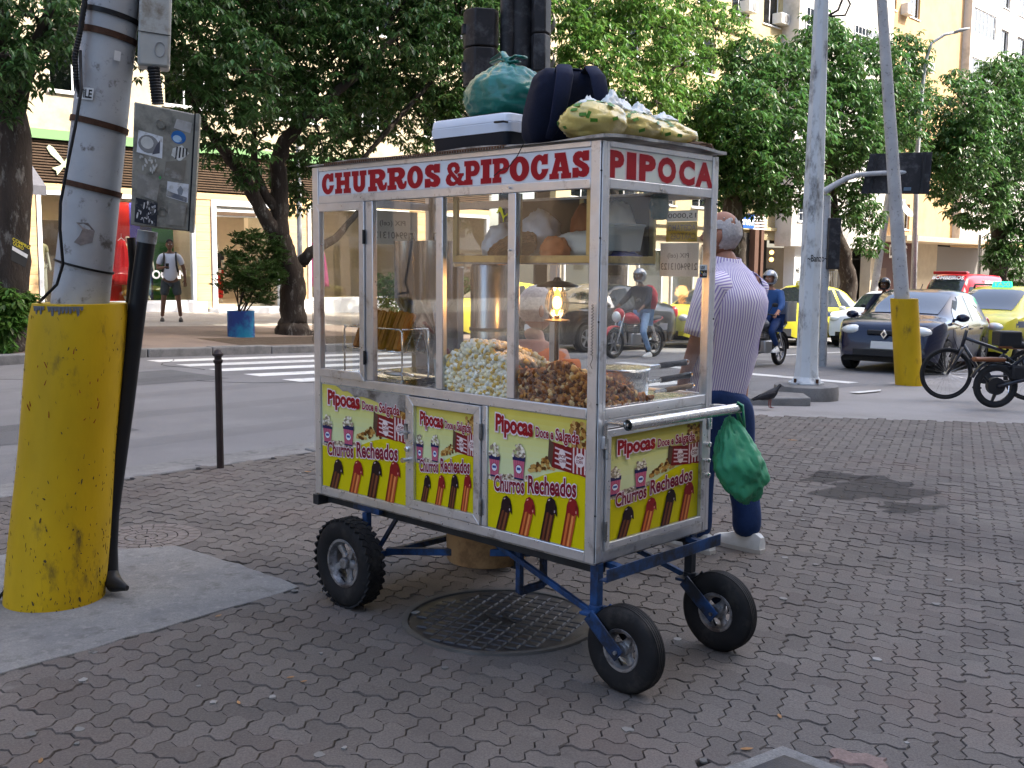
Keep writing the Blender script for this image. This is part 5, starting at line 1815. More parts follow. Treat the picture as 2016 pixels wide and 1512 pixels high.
for cx, cy_, sy in ((.118, .036, .05), (.124, .63, CW - .075)):
    cart_wheel((cx, cy_, .156), .156, .075, .075, False, 3)
    fk = M()
    for s_ in (-1, 1):
        fk.bar((-.012, cy_ + s_ * .052, .262), (cx + .012, cy_ + s_ * .052, .142), .055, .007, (0, 1, 0))
    fk.bar((-.025, cy_ - .06, .262), (-.025, cy_ + .06, .262), .045, .012, (0, 0, 1))
    f_ = part('caster_fork', fk, m_blue, bevel=.002)
    part('stem', M().bar((-.018, cy_, .262), (-.018, cy_, .44), .034, .034).cyl((-.018, cy_, .256), (-.018, cy_, .285), .026, n=14), m_blue, f_, bevel=.002)
    part('axle_bolt', M().cyl((cx, cy_ - .064, .156), (cx, cy_ + .064, .156), .007, n=6), m_rim, f_)
# ================================================================== ON AND IN THE CART
from mathutils import noise as mn
def blob(c, r, seed=0, amp=0.12, fr=2.0, nu=40, nv=28, flatz=None, ridge=0.0, fn=None, R=None):
    """crumpled soft form: noise-displaced ellipsoid"""
    m = M()
    vs, fs = [], []
    off = Vector((seed * 7.3, seed * 3.1, seed * 1.7))
    for i in range(nv + 1):
        ph = PI * i / nv
        for k in range(nu):
            th = 2 * PI * k / nu
            d = Vector((math.sin(ph) * math.cos(th), math.sin(ph) * math.sin(th), math.cos(ph)))
            q = 1 + amp * mn.noise(d * fr + off) + amp * .5 * mn.noise(d * fr * 2.7 + off)
            if ridge:
                q += ridge * (0.5 - abs(mn.noise(d * fr * 3 + off))) + ridge * .5 * (.5 - abs(mn.noise(d * fr * 6.5 + off)))
            p = Vector((d.x * r[0] * q, d.y * r[1] * q, d.z * r[2] * q))
            if fn:
                p = fn(p, d)
            if flatz is not None and p.z < flatz:
                p.z = flatz + (p.z - flatz) * .08
            p = (R @ p if R is not None else p) + Vector(c)
            vs.append(p)
    for i in range(nv):
        for k in range(nu):
            k2 = (k + 1) % nu
            fs.append((i * nu + k, (i + 1) * nu + k, (i + 1) * nu + k2, i * nu + k2))
    return m.add(vs, fs)
def ctop(name, label, cat, loc, rz=0.0):
    return thing(name, label, cat, cw(*loc), CART_RZ + rz)
RZT = 1.957
m_gbag = mat('green_plastic', (0.018, 0.15, 0.12), 0.28, var=0.15, vscale=8, bump=0.004, bscale=30, coat=0.3)
m_gbag2 = mat('green_carrier', (0.07, 0.36, 0.20), 0.35, var=0.3, vscale=8, bump=0.003, bscale=30, trans=0.0, sub=0.1)
m_navy = mat('navy_fabric', (0.005, 0.008, 0.024), 0.85, var=0.25, vscale=60, bump=0.0006, bscale=400)
m_navy2 = mat('navy_strap', (0.007, 0.011, 0.034), 0.8, var=0.2, vscale=80)
m_cool = mat('cooler_body', (0.009, 0.011, 0.017), 0.5, var=0.1)
m_lid = mat('cooler_lid', (0.66, 0.70, 0.78), 0.4, var=0.05)
translucent(m_gbag2, .35)
m_corr = mat('cardboard_brown', (0.16, 0.10, 0.065), 0.8, var=0.3, vscale=10)
# cooler box
cl = ctop('cooler_box', 'black cooler box with white lid on top of the cart', 'cooler', (-.965, .44, RZT + .004))
w_, d_, h_ = .235, .15, .125
def rrect(hx, hy, r, n=4):
    out = []
    for cx, cy_, a0 in ((hx - r, hy - r, 0), (-hx + r, hy - r, 90), (-hx + r, -hy + r, 180), (hx - r, -hy + r, 270)):
        out += [(cx + r * math.cos(rad(a0 + 90 * i / n)), cy_ + r * math.sin(rad(a0 + 90 * i / n))) for i in range(n + 1)]
    return out
cl.scale = (1, 1, .76)
obj('body', M().loft([[(x, y, z) for x, y in rrect(w_ * k, d_ * k, .03)] for z, k in ((0, .93), (.01, .95), (.115, 1.0))]), m_cool, cl, smooth=40)
ld = obj('lid', M().loft([[(x, y, z) for x, y in rrect(w_ * k, d_ * k, .03)] for z, k in ((.116, 1.02), (.165, 1.03), (.167, 1.01), (.171, 1.01), (.173, 1.02), (.208, 1.0), (.216, .96))]), m_lid, cl, smooth=40)
obj('lid_handle', M().tube([(.19, -d_ - .012, .165), (.19, -d_ - .03, .162), (.24, -d_ - .03, .16), (.24, -d_ - .008, .16)], .006, 8), m_black, cl, smooth=True)
obj('mat', M().loft([[(x, y, z) for x, y in rrect(w_ * .85, d_ * .85, .03)] for z in (.2165, .224)]), m_black, ld)
# green garbage bag
def bagfn(p, d):
    t = max(0.0, d.z)
    k = 1 - .22 * t ** 2.0
    q = 1 + .035 * math.sin(math.atan2(d.y, d.x) * 17 + 3 * d.z) * (t ** .7)
    p.x *= k * q
    p.y *= k * q
    return p
gb = ctop('garbage_bag', 'round teal green knotted plastic bag on the cooler box', 'plastic bag', (-.925, .49, RZT + .174))
gb.scale = (1.02, 1, .93)
obj('sack', blob((0, 0, .10), (.20, .165, .145), 2, .08, 1.4, 90, 60, flatz=-.10, ridge=.085, fn=bagfn), m_gbag, gb, smooth=True)
kn = M()
kn.tube([(0.0, 0, .225), (.01, .0, .255), (.0, 0, .272)], [.05, .022, .03], 10, flat=.7)
for a_, ln, up in ((2.6, .13, .05), (3.0, .10, .015), (.3, .09, .02), (-.4, .07, -.01)):
    kn.tube([(0, 0, .262), (math.cos(a_) * ln * .45, math.sin(a_) * ln * .3, .265 + up), (math.cos(a_) * ln, math.sin(a_) * ln * .4, .26 + up * .6)], [.022, .016, .022], 8, flat=.35)
obj('knot', kn, m_gbag, gb, smooth=True)
# backpack
bp = ctop('backpack', 'dark navy blue backpack standing upright on top of the cart', 'backpack', (-.43, .30, RZT), rad(-122))
bp.scale = (.98, .92, .74)
def bpfn(p, d):
    # rounded box
    p = Vector((math.copysign(abs(d.x) ** .5, d.x) * .16, math.copysign(abs(d.y) ** .6, d.y) * .135, math.copysign(abs(d.z) ** .55, d.z) * .20))
    p.y += .05 * (p.z / .185) - .02 * max(0, -p.z / .185)
    p.x *= 1 - .10 * max(0, p.z / .185)
    p.y *= 1 - .25 * max(0, p.z / .2)
    f_ = mn.noise(p * 8) * .05 + .03 * (.5 - abs(mn.noise(p * 14)))
    return p * (1 + f_)
obj('body', blob((0, 0, .20), (1, 1, 1), 1, 0, 1, 56, 44, fn=bpfn), m_navy, bp, smooth=True)
obj('front_pocket', blob((0, -.13, .13), (.135, .075, .13), 5, .12, 2, 36, 26, flatz=-.12, ridge=.08), m_navy, bp, smooth=True)
for sx in (-1, 1):
    obj('shoulder_strap', M().tube([(sx * .05, .10, .36), (sx * .055, .165, .385), (sx * .065, .215, .33), (sx * .08, .225, .22), (sx * .09, .19, .10), (sx * .10, .12, .03)], [.026, .03, .034, .032, .026, .014], 10, flat=.32), m_navy2, bp, smooth=True)
obj('grab_loop', M().tube([(-.04, .10, .35), (-.03, .105, .385), (.03, .105, .385), (.04, .10, .35)], .010, 8, flat=.5), m_navy2, bp, smooth=True)
zz = M()
zz.tube([(-.14, -.03, .08), (-.142, -.05, .2), (-.11, -.06, .315), (0, -.06, .34), (.11, -.06, .315), (.142, -.05, .2), (.14, -.03, .08)], .005, 6)
obj('zip', zz, m_black, bp, smooth=True)
obj('zip_pull', M().box(-.152, -.146, -.058, -.052, .13, .16), m_steel, bp)
obj('side_strap', M().bar((-.158, -.05, .2), (-.158, .08, .23), .004, .022), m_navy2, bp)
# snack bags
m_snack = mat('snack_bag_film', (0.66, 0.52, 0.16), 0.25, var=0.2, vscale=10, bump=0.003, bscale=40, coat=0.5)
m_film = mat('clear_film', (0.72, 0.76, 0.76), 0.2, var=0.15, vscale=14, coat=0.5, alpha=0.8)
m_grn = mat('green_print', (0.07, 0.20, 0.02), 0.4)
sb = ctop('snack_bag', 'yellow see-through snack bags with green print on the cart roof corner', 'snack bag', (-.155, .36, RZT + .002), rad(90))
rs = random.Random(5)
for k, (x, y, rx, ry, rz_) in enumerate(((-.225, 0, .125, .11, .072), (-.03, .01, .15, .115, .066), (.18, 0, .19, .11, .056))):
    cc = (x, y, rz_ * .82)
    bm_ = blob(cc, (rx, ry, rz_), k + 3, .12, 2.2, 40, 26, flatz=-rz_ * .8, ridge=.09)
    bo = obj('bag', bm_, m_snack, sb, smooth=True)
    mk = M()
    for q in range(46):
        th, ph = rs.uniform(0, 2 * PI), rs.uniform(.35, 1.9)
        i, j = int(round(ph / PI * 26)), int(th / (2 * PI) * 40) % 40
        p = Vector(bm_.v[i * 40 + j])
        n_ = Vector(((p.x - cc[0]) / rx ** 2, (p.y - cc[1]) / ry ** 2, (p.z - cc[2]) / rz_ ** 2)).normalized()
        t1 = n_.cross(Vector((0, 0, 1)))
        t1 = t1.normalized() if t1.length > .01 else Vector((1, 0, 0))
        t2 = n_.cross(t1)
        a_ = rs.choice((0, .3, 1.2))
        u1, u2 = t1 * math.cos(a_) + t2 * math.sin(a_), t2 * math.cos(a_) - t1 * math.sin(a_)
        p = p + n_ * .0035
        mk.add([p + u1 * .013 + u2 * .006, p - u1 * .013 + u2 * .006, p - u1 * .013 - u2 * .006, p + u1 * .013 - u2 * .006], [(0, 1, 2, 3)])
    obj('print_mark', mk, m_grn, bo, solid=.0008, kind='stuff')
for k, (x, hh, wd) in enumerate(((-.12, .055, .05), (-.06, .03, .06), (.05, .03, .05), (-.25, .02, .05), (.2, .012, .07))):
    tp_ = blob((x, .0, .105 + hh * .4), (wd, .035, .02 + hh * .6), 60 + k, .3, 2.4, 30, 20, ridge=.16, fn=lambda p, d: Vector((p.x * (1.1 - .8 * max(0, d.z)), p.y * (1.1 - .8 * max(0, d.z)), p.z)))
    obj('film_top', tp_, m_film, sb, smooth=True)
fl = ctop('cardboard_flap', 'crumpled brown cardboard flap under the snack bags at the cart corner', 'cardboard', (-.09, .66, RZT - .004), rad(80))
obj('sheet', blob((0, 0, .018), (.10, .07, .02), 9, .3, 3, 24, 14, flatz=-.015), m_corr, fl, smooth=True)
# wire hanging from the roof
wr = obj('loose_wire', M().tube([cw(-.34, -.024, 1.95), cw(-.37, -.03, 1.90), cw(-.42, -.026, 1.86), cw(-.47, -.02, 1.852), cw(-.50, -.02, 1.835)], .0018, 5), m_black)
tag(wr, 'thin dark wire hanging from the cart roof over the red lettering', 'wire')
# hanging cupboard with gold frame inside the glass
hcx0, hcx1, hcy0, hcy1, hcz0, hcz1 = -.80, -.085, .05, .44, 1.515, 1.772
cup = thing('hanging_cupboard', 'gold framed glass cupboard hanging under the roof inside the cart', 'cupboard', cw(0, 0, 0), CART_RZ)
gm = M()
for z in (hcz0,):
    gm.box(hcx0, hcx1, hcy0, hcy0 + .016, z, z + .026)
    gm.box(hcx0, hcx1, hcy1 - .016, hcy1, z, z + .026)
    gm.box(hcx0, hcx0 + .016, hcy0 + .017, hcy1 - .017, z, z + .026)
    gm.box(hcx1 - .016, hcx1, hcy0 + .017, hcy1 - .017, z, z + .026)
for x in (hcx0, -.455, hcx1 - .022):
    for y in (hcy0 + .001, hcy1 - .017):
        gm.box(x, x + .022, y, y + .016, hcz0 + .027, hcz1)
obj('frame', gm, m_gold, cup, bevel=.001)
obj('shelf', M().box(hcx0 + .002, hcx1 - .002, hcy0 + .002, hcy1 - .002, hcz0 - .006, hcz0 - .001), m_alu_d, cup)
obj('back_board', M().box(hcx0 + .024, hcx1 - .024, hcy1 - .012, hcy1 - .008, hcz0 + .027, hcz1), mat('hardboard', (.13, .075, .02), .7, var=.2), cup)
SZ = hcz0 + .001
def blob_thing(name, label, cat, loc, r, ma, seed, amp=.2, fr=2.0, ridge=.1, flat=-.9, rz=0.0):
    o = obj(name, blob((0, 0, r[2] * -flat), r, seed, amp, fr, 30, 20, flatz=r[2] * flat, ridge=ridge), ma, smooth=True)
    o.location = cw(*loc)
    o.rotation_euler = (0, 0, CART_RZ + rz)
    return tag(o, label, cat)
m_wbag = mat('white_poly', (0.62, 0.62, 0.62), 0.4, var=0.15, vscale=12)
m_obag = mat('orange_cloth', (0.42, 0.11, 0.02), 0.6, var=0.2, vscale=15)
m_red_pl = mat('dark_red_plastic', (0.11, 0.015, 0.018), 0.4)
m_papery = mat('cream_paper', (0.60, 0.55, 0.45), 0.7, var=0.1, vscale=12)
blob_thing('plastic_bag', 'crumpled white plastic bag of nuts in the hanging cupboard', 'plastic bag', (-.68, .22, SZ), (.07, .09, .075), m_wbag, 11, .25, 2.2, .2)
blob_thing('plastic_bag', 'white and violet plastic bag above the basket in the hanging cupboard', 'plastic bag', (-.555, .30, SZ + .03), (.08, .06, .085), m_lid, 12, .3, 2.2, .2)
blob_thing('orange_cloth', 'rust orange folded cloth in front of the paper in the hanging cupboard', 'cloth', (-.30, .10, SZ), (.058, .04, .048), m_obag, 13, .2, 2.5, .25)
blob_thing('paper_wrap', 'crumpled cream paper package behind the orange cloth', 'package', (-.27, .22, SZ), (.13, .08, .062), m_papery, 14, .12, 1.6, .15)
blob_thing('plastic_bag', 'tall bright orange plastic bag at the back of the hanging cupboard', 'plastic bag', (-.36, .34, SZ), (.05, .05, .12), m_obag, 15, .15, 2, .1)
bb = blob_thing('plastic_bag', 'see-through white bag standing tall in the cupboard corner', 'plastic bag', (-.19, .33, SZ), (.075, .06, .12), m_papery, 16, .1, 2, .1)
# basket lying tilted
m_wick = mat('wicker', (0.26, 0.12, 0.045), 0.6, var=0.4, vscale=70, bump=.002, bscale=160)
bk = thing('wicker_basket', 'tilted brown wicker basket in the hanging cupboard', 'basket', cw(-.565, .16, SZ + .048), CART_RZ)
bkT = Matrix.Rotation(rad(-30), 4, 'Y')
mb = M(bkT)
mb.lathe([(.085, -.018), (.095, .0), (.1, .022), (.094, .022), (.088, .0), (.08, -.012), (0, -.012)], (0, 0, 0), (0, 0, 1), 32)
obj('bowl', mb, m_wick, bk, smooth=40)
mb = M(bkT)
for z in (-.012, -.004, .004, .012, .02):
    mb.tube([((.088 + (z + .018) * .3) * math.cos(t), (.088 + (z + .018) * .3) * math.sin(t), z + .002 * math.cos(t * 20)) for t in [2 * PI * i / 40 for i in range(40)]], .0042, 5, closed=True)
obj('weave', mb, m_wick, bk, smooth=True)
# plastic tub and purple bag seen through the end window
m_tub = mat('tub_plastic', (0.55, 0.58, 0.55), 0.35, alpha=.75)
tb = thing('plastic_tub', 'translucent plastic tub with rim in the hanging cupboard near the end window', 'tub', cw(-.15, .30, SZ + .045), CART_RZ)
obj('bowl', M().loft([[(x, y, z) for x, y in rrect(.05 * k, .10 * k, .02)] for z, k in ((0, .85), (.09, 1.0), (.092, 1.06), (.1, 1.07), (.1, .98), (.01, .8))]), m_tub, tb, smooth=40)
blob_thing('purple_bag', 'folded purple plastic bag under the plastic tub', 'plastic bag', (-.15, .32, SZ), (.05, .085, .024), mat('purple_plastic', (.06, .05, .22), .4), 18, .2, 2.2, .2)
# ---------------------------------------------------------------- popcorn heaps
def kernel_meshes(n, seed, size):
    out = []
    r_ = random.Random(seed)
    for k in range(n):
        v, f = [], []
        t = (1 + 5 ** .5) / 2
        vv = [Vector(p).normalized() for p in ((-1, t, 0), (1, t, 0), (-1, -t, 0), (1, -t, 0), (0, -1, t), (0, 1, t), (0, -1, -t), (0, 1, -t), (t, 0, -1), (t, 0, 1), (-t, 0, -1), (-t, 0, 1))]
        ff = [(0, 11, 5), (0, 5, 1), (0, 1, 7), (0, 7, 10), (0, 10, 11), (1, 5, 9), (5, 11, 4), (11, 10, 2), (10, 7, 6), (7, 1, 8), (3, 9, 4), (3, 4, 2), (3, 2, 6), (3, 6, 8), (3, 8, 9), (4, 9, 5), (2, 4, 11), (6, 2, 10), (8, 6, 7), (9, 8, 1)]
        mid = {}
        for a, b, c in ff:
            ids = []
            for p, q in ((a, b), (b, c), (c, a)):
                kk = (min(p, q), max(p, q))
                if kk not in mid:
                    mid[kk] = len(vv)
                    vv.append((vv[p] + vv[q]).normalized())
                ids.append(mid[kk])
            f += [(a, ids[0], ids[2]), (b, ids[1], ids[0]), (c, ids[2], ids[1]), tuple(ids)]
        lobes = [Vector((r_.gauss(0, 1), r_.gauss(0, 1), r_.gauss(0, 1))).normalized() for _ in range(4)]
        for d in vv:
            q = .55 + max(0, max(d.dot(l_) for l_ in lobes)) ** 3 * .6 + r_.uniform(-.1, .1)
            v.append(d * q * size)
        out.append((np.array([tuple(p) for p in v]), np.array(f)))
    return out
def heap(name, label, pts, cols, seed, size, parent=None):
    """many kernels merged into one mesh with a colour per kernel"""
    r_ = random.Random(seed)
    ks = kernel_meshes(8, seed, size)
    V, Fc, CC = [], [], []
    off = 0
    for p in pts:
        kv, kf = r_.choice(ks)
        a = Matrix.Rotation(r_.uniform(0, 6.3), 3, 'Z') @ Matrix.Rotation(r_.uniform(0, 6.3), 3, 'X')
        A = np.array(a) * r_.uniform(.8, 1.25)
        V.append(kv @ A.T + np.array(p))
        Fc.append(kf + off)
        off += len(kv)
        c = r_.choice(cols)
        CC += [c] * len(kf)
    m = M()
    m.v = [tuple(x) for x in np.concatenate(V)]
    m.f = [tuple(int(q) for q in x) for x in np.concatenate(Fc)]
    m.c = CC
    o = obj(name, m, m_kernel, parent, vcol=True, smooth=True)
    o.location = CART_P
    o.rotation_euler = (0, 0, CART_RZ)
    return o
m_kernel = mat('popcorn', vcol=True, rough=0.55)
rp = random.Random(21)
pts = []
hw = lambda x, y: .150 + .035 * math.sin((x + .8) * 9) * .8 - .12 * (y / .4) ** 2 + (.03 if -.72 < x < -.55 else 0)
x = -.80
while x < -.452:
    z = 1.003
    while z < .995 + hw(x, .03):
        pts.append((x + rp.uniform(-.004, .004), rp.uniform(.022, .034), z + rp.uniform(-.004, .004)))
        z += .0105
    y = .04
    while y < .42:
        pts.append((x + rp.uniform(-.006, .006), y + rp.uniform(-.006, .006), .995 + max(0.01, hw(x, y)) + rp.uniform(-.008, .006)))
        y += .0125
    x += .0108
W1 = [(.93, .87, .68), (.95, .92, .8), (.9, .8, .5), (.8, .56, .16), (.94, .9, .78), (.92, .84, .6), (.7, .45, .1)]
o = heap('popcorn_heap', '', pts, W1, 4, .0128)
o['kind'] = 'stuff'
tag(o, 'heap of white popcorn behind the glass of the cart', 'popcorn')
core = M()
core.box(-.795, -.458, .045, .40, .997, 1.08)
pts = []
hc_ = lambda x, y: max(.012, (.138 - .05 * abs(x + .2) * (1 if x < -.2 else .2) + .02 * math.sin(x * 23)) * (1 - max(0, y - .03) / .34) - (0 if x < -.06 else .0))
x = -.395
while x < -.022:
    z = 1.003
    while z < .995 + hc_(x, .03):
        pts.append((x + rp.uniform(-.004, .004), rp.uniform(.022, .034), z + rp.uniform(-.004, .004)))
        z += .0105
    y = .04
    while y < .36:
        pts.append((x + rp.uniform(-.006, .006), y + rp.uniform(-.006, .006), .995 + hc_(x, y) + rp.uniform(-.008, .006)))
        y += .0125
    x += .0108
y = .05
while y < .36:
    z = 1.003
    while z < .995 + hc_(-.03, y):
        pts.append((rp.uniform(-.036, -.024), y, z))
        z += .0105
    y += .0108
W2 = [C('#8a4f1c'), C('#a5652a'), C('#6a3a12'), C('#b87a38'), C('#c58c46'), C('#54300f'), C('#dcb880'), C('#7e4718')]
o = heap('caramel_popcorn_heap', '', pts, W2, 6, .0132)
o['kind'] = 'stuff'
tag(o, 'heap of brown caramel popcorn in the corner of the cart', 'popcorn')
# ---------------------------------------------------------------- churro rack, filler, pot, lamp
rk = thing('churro_rack', 'chromed wire rack holding churros inside the cart', 'rack', cw(-1.36, .16, .996), CART_RZ)
wm = M()
rx0, rx1 = -.20, .205
for y in (-.075, .075):
    wm.tube([(rx0, y, 0), (rx0, y, .215), (rx0 + .015, y, .228), (rx1 - .015, y, .228), (rx1, y, .215), (rx1, y, 0)], .004, 6)
for x in (rx0, rx1):
    wm.tube([(x, -.075, .228), (x, .075, .228)], .004, 6)
for i in range(7):
    xx = lerp(rx0 + .03, rx1 - .03, i / 6)
    wm.tube([(xx, -.075, .13), (xx, .02, .125), (xx, .075, .24)], .003, 5)
wm.tube([(rx0, -.075, .13), (rx1, -.075, .13)], .003, 5)
obj('wire_frame', wm, m_steel, rk, smooth=True)
obj('back_plate', M().loft([[(rx0 + .01, .078, .12), (rx1 - .01, .078, .12), (rx1 - .01, .082, .12), (rx0 + .01, .082, .12)], [(rx0 + .01, .085, .23), (rx1 - .05, .085, .23), (rx1 - .05, .089, .23), (rx0 + .01, .089, .23)]]), m_steel, rk)
m_churro = mat('churro', (0.40, 0.16, 0.035), 0.6, var=0.35, vscale=40, bump=.002, bscale=90, objvar=.2)
star = []
for i in range(16):
    r_ = .017 if i % 2 == 0 else .0125
    star.append((r_ * math.cos(2 * PI * i / 16), r_ * math.sin(2 * PI * i / 16)))
chm = M().loft([[(x * k, y * k, z) for x, y in star] for z, k in ((0, .8), (.006, 1), (.09, 1.02), (.18, 1), (.19, .75))])
cme = None
for i in range(11):
    o = obj('churro', chm if cme is None else cme, m_churro if cme is None else None, smooth=50)
    cme = o.data
    row = i % 2
    o.location = cw(-1.36 + lerp(rx0 + .06, rx1 - .06, i / 10), .16 - .055 + row * .03, .996 + .135)
    o.rotation_euler = (rad(-30 - row * 6), rad(rnd.uniform(-16, -4)), CART_RZ + rnd.uniform(-.1, .1))
    tag(o, 'ridged golden brown churro leaning in the wire rack', 'churro', 'churros in the wire rack')
m_dsteel = mat('dark_steel', (.30, .30, .305), .25, .95, var=.15)
fm = thing('churro_filler', 'pair of stainless steel filling cylinders with funnels and levers in the cart', 'dispenser', cw(-1.335, .37, .996), CART_RZ)
for k, x in enumerate((-.085, .085)):
    c_ = obj('cylinder', M().lathe([(.078, .34), (.081, .345), (.081, .60), (.084, .60), (.084, .615), (0, .615)], (x, 0, 0), (0, 0, 1), 28, cap=False), m_dsteel, fm, smooth=40)
    obj('lid_handle', M().tube([(x - .018, 0, .612), (x - .018, 0, .65), (x + .018, 0, .65), (x + .018, 0, .612)], .004, 6), m_dsteel, c_, smooth=True)
    obj('funnel', M().lathe([(.081, .345), (.022, .235), (.014, .19), (.010, .12), (.007, .12)], (x, 0, 0), (0, 0, 1), 24, cap=False), m_dsteel, fm, smooth=40)
    obj('lever', M().tube([(x, -.02, .20), (x + .03, -.10, .25)], [.006, .009], 8), m_red_pl, fm)
obj('stand', M().box(-.16, .16, .06, .10, 0, .5).box(-.17, .17, -.09, .11, 0, .02), m_dsteel, fm, bevel=.003)
gp2 = thing('steel_canister', 'tall dark stainless canister behind the white popcorn', 'canister', cw(-.985, .46, .996), CART_RZ)
obj('body', M().lathe([(.095, 0), (.095, .50), (.088, .515), (.0, .515)], n=28), m_dsteel, gp2, smooth=40)
obj('base_ring', M().lathe([(.1, .22), (.1, .235), (.094, .235)], n=28, cap=False), m_black, gp2)
bxm = thing('condiment_box', 'row of small cups and red topped sauce boxes beside the rack', 'box', cw(-1.04, .30, .996), CART_RZ)
for k, (x, y, c_) in enumerate(((-.07, 0, m_red_pl), (0.0, .03, m_obag), (.06, -.01, m_wbag), (-.02, -.08, m_steel))):
    obj('cup', M().lathe([(.022, 0), (.028, .10), (.026, .10), (.02, .005), (0, .005)], (x, y, 0), (0, 0, 1), 14, cap=False), m_tub, bxm, smooth=40)
    obj('cup_lid', M().lathe([(.03, .10), (.03, .115), (.012, .14), (0, .14)], (x, y, 0), (0, 0, 1), 14), c_, bxm, smooth=40)
pn = thing('serving_tray', 'shiny steel tray with tongs and napkins under the churro rack', 'tray', cw(-1.33, .15, .996), CART_RZ)
obj('dish', M().loft([[(x, y, z) for x, y in rrect(.24 * k, .11 * k, .03)] for z, k in ((0, .92), (.018, 1.0), (.02, 1.02), (.018, .97), (.003, .9))]), m_steel, pn, smooth=40)
obj('tongs', M().tube([(-.05, -.02, .03), (.02, -.01, .04), (.14, .03, .02)], [.012, .008, .014], 8, flat=.4), m_steel, pn, smooth=True)
obj('napkin', blob((.10, -.04, .03), (.07, .03, .008), 31, .3, 3, 18, 10), m_wbag, pn, smooth=True)
# pot with three handles
pt = thing('popcorn_pot', 'aluminium popcorn pan with long black and wooden handles near the end window', 'pan', cw(-.21, .40, .996), CART_RZ)
obj('bowl', M().lathe([(.10, 0), (.108, .012), (.11, .105), (.117, .112), (.114, .116), (.0, .118)], n=32), m_steel, pt, smooth=40)
for (p0, p1, ma, hr) in (((.07, .09, .115), (.10, .29, .125), m_black, .013), ((.09, .06, .06), (.12, .29, .075), m_black, .013), ((.10, .09, .02), (.13, .29, .032), m_wood, .011)):
    P0, P1 = Vector(p0), Vector(p1)
    h_o = obj('handle', M().tube([P0.lerp(P1, .3), P0.lerp(P1, .5), P0.lerp(P1, .75), P1], [hr * .9, hr, hr * .85, hr * 1.05], 10), ma, pt, smooth=True)
    obj('ferrule', M().tube([P0, P0.lerp(P1, .3)], [.006, .008], 8), m_steel, h_o)
    obj('ring', M().tube([P1 + (P1 - P0).normalized() * (.012 + .012 * math.cos(t)) + Vector((0, 0, .009 * math.sin(t))) for t in [2 * PI * i / 12 for i in range(12)]], .0022, 5, closed=True), m_steel, h_o)
# gas mantle lamp: its light sits in it
lp_ = thing('gas_lamp', 'burning gas mantle lamp with black hood inside the cart', 'lamp', cw(-.45, .29, .996), CART_RZ)
obj('stem', M().tube([(0, 0, 0), (0, 0, .30), (.0, 0, .312)], [.009, .009, .014], 10).lathe([(.0, .285), (.05, .288), (.052, .294), (.016, .300), (0, .3)], n=20), mat('bronze', (.12, .085, .05), .4, .8, var=.3), lp_, smooth=40)
obj('hood', M().lathe([(.085, .425), (.08, .432), (.045, .445), (.018, .45), (.012, .462), (0, .464), (.0, .446), (.04, .438), (.08, .424)], n=24, cap=False), m_black, lp_, smooth=40)
obj('bracket', M().tube([(-.03, 0, .295), (-.05, 0, .33), (-.045, 0, .38), (-.025, 0, .44)], .004, 6), m_black, lp_, smooth=True)
obj('globe', M().lathe([(.02, .305), (.046, .33), (.05, .36), (.042, .395), (.026, .42)], n=24, cap=False), glass_mat('lamp_glass', (.95, .85, .7), .6, .05), lp_, smooth=True)
obj('mantle', M().sph((.0, 0, .362), (.018, .018, .026), 14, 10), mat('flame', (1, .5, .1), .5, emit=(1.0, .42, .06), estr=9.0), lp_, smooth=True)
pl = bpy.data.lights.new('gas_lamp_light', 'POINT')
pl.energy, pl.color, pl.shadow_soft_size = 1.2, (1, .55, .2), .03
plo = bpy.data.objects.new('gas_lamp_light', pl)
COLL.objects.link(plo)
plo.location = cw(-.45, .29, 1.39)
# ---------------------------------------------------------------- notes and stickers on the glass
m_note = translucent(mat('note_paper', (0.70, 0.70, 0.67), 0.8, var=.05), .6)
m_ynote = translucent(mat('yellow_note', (0.55, 0.46, 0.10), 0.8, var=.1), .6)
m_ink = mat('show_through_ink', (0.22, 0.22, 0.21), 0.8)
m_inkd = mat('ink_dark', (0.03, 0.03, 0.03), 0.7)
def mirror(fn, u0, u1):
    return lambda u, v, w: fn(u1 - (u - u0), v, w)
def note(label, fn, u0, u1, v0, v1, ma, lines, ink=None, mir=True):
    n_ = thing('paper_note', label, 'note', cw(0, 0, 0), CART_RZ)
    m = M()
    m.prism([(u0, v0), (u1, v0), (u1, v1), (u0, v1)], fn, .0155, .0161)
    obj('sheet', m, ma, n_)
    t = M()
    f2 = mirror(fn, u0, u1) if mir else fn
    for tx, a, b, wd, ht in lines:
        put_text(t, tx, f2, lerp(u0, u1, a), lerp(v0, v1, b), (u1 - u0) * wd, (v1 - v0) * ht, .012, None, .0166)
    obj('lettering', t, ink or m_ink, n_)
    return n_
LEm = lambda u, v, w: (-CL + w, u, v)
note('white paper with a payment phone number on the left end glass', LEm, .30, .62, 1.60, 1.76, m_note, [('PIX (cel)', .25, .52, .5, .2), ('21994013123', .05, .18, .88, .2)])
note('white paper with a payment phone number on the back glass', BK, -.262, -.075, 1.465, 1.60, m_note, [('PIX (cel)', .25, .52, .55, .18), ('21994013123', .03, .2, .94, .2)])
note('torn yellow paper about cards on the back glass', BK, -.235, -.085, 1.605, 1.685, m_ynote, [('ACEITAMO', .05, .55, .9, .3), ('CARTOES', .05, .12, .8, .3)])
note('torn white strip of paper at the top of the back glass', BK, -.235, -.085, 1.686, 1.73, m_note, [('15,0000', .05, .25, .9, .5)], m_inkd)
stk = thing('card_sticker', 'small square card payment sticker on the end window', 'sticker', cw(0, 0, 0), CART_RZ)
su0, su1, sv0, sv1 = .625, .678, 1.462, 1.513
obj('backing', M().prism([(su0, sv0), (su1, sv0), (su1, sv1), (su0, sv1)], E_, -.0095, -.009), mat('sticker_blue', (.55, .66, .75), .4), stk)
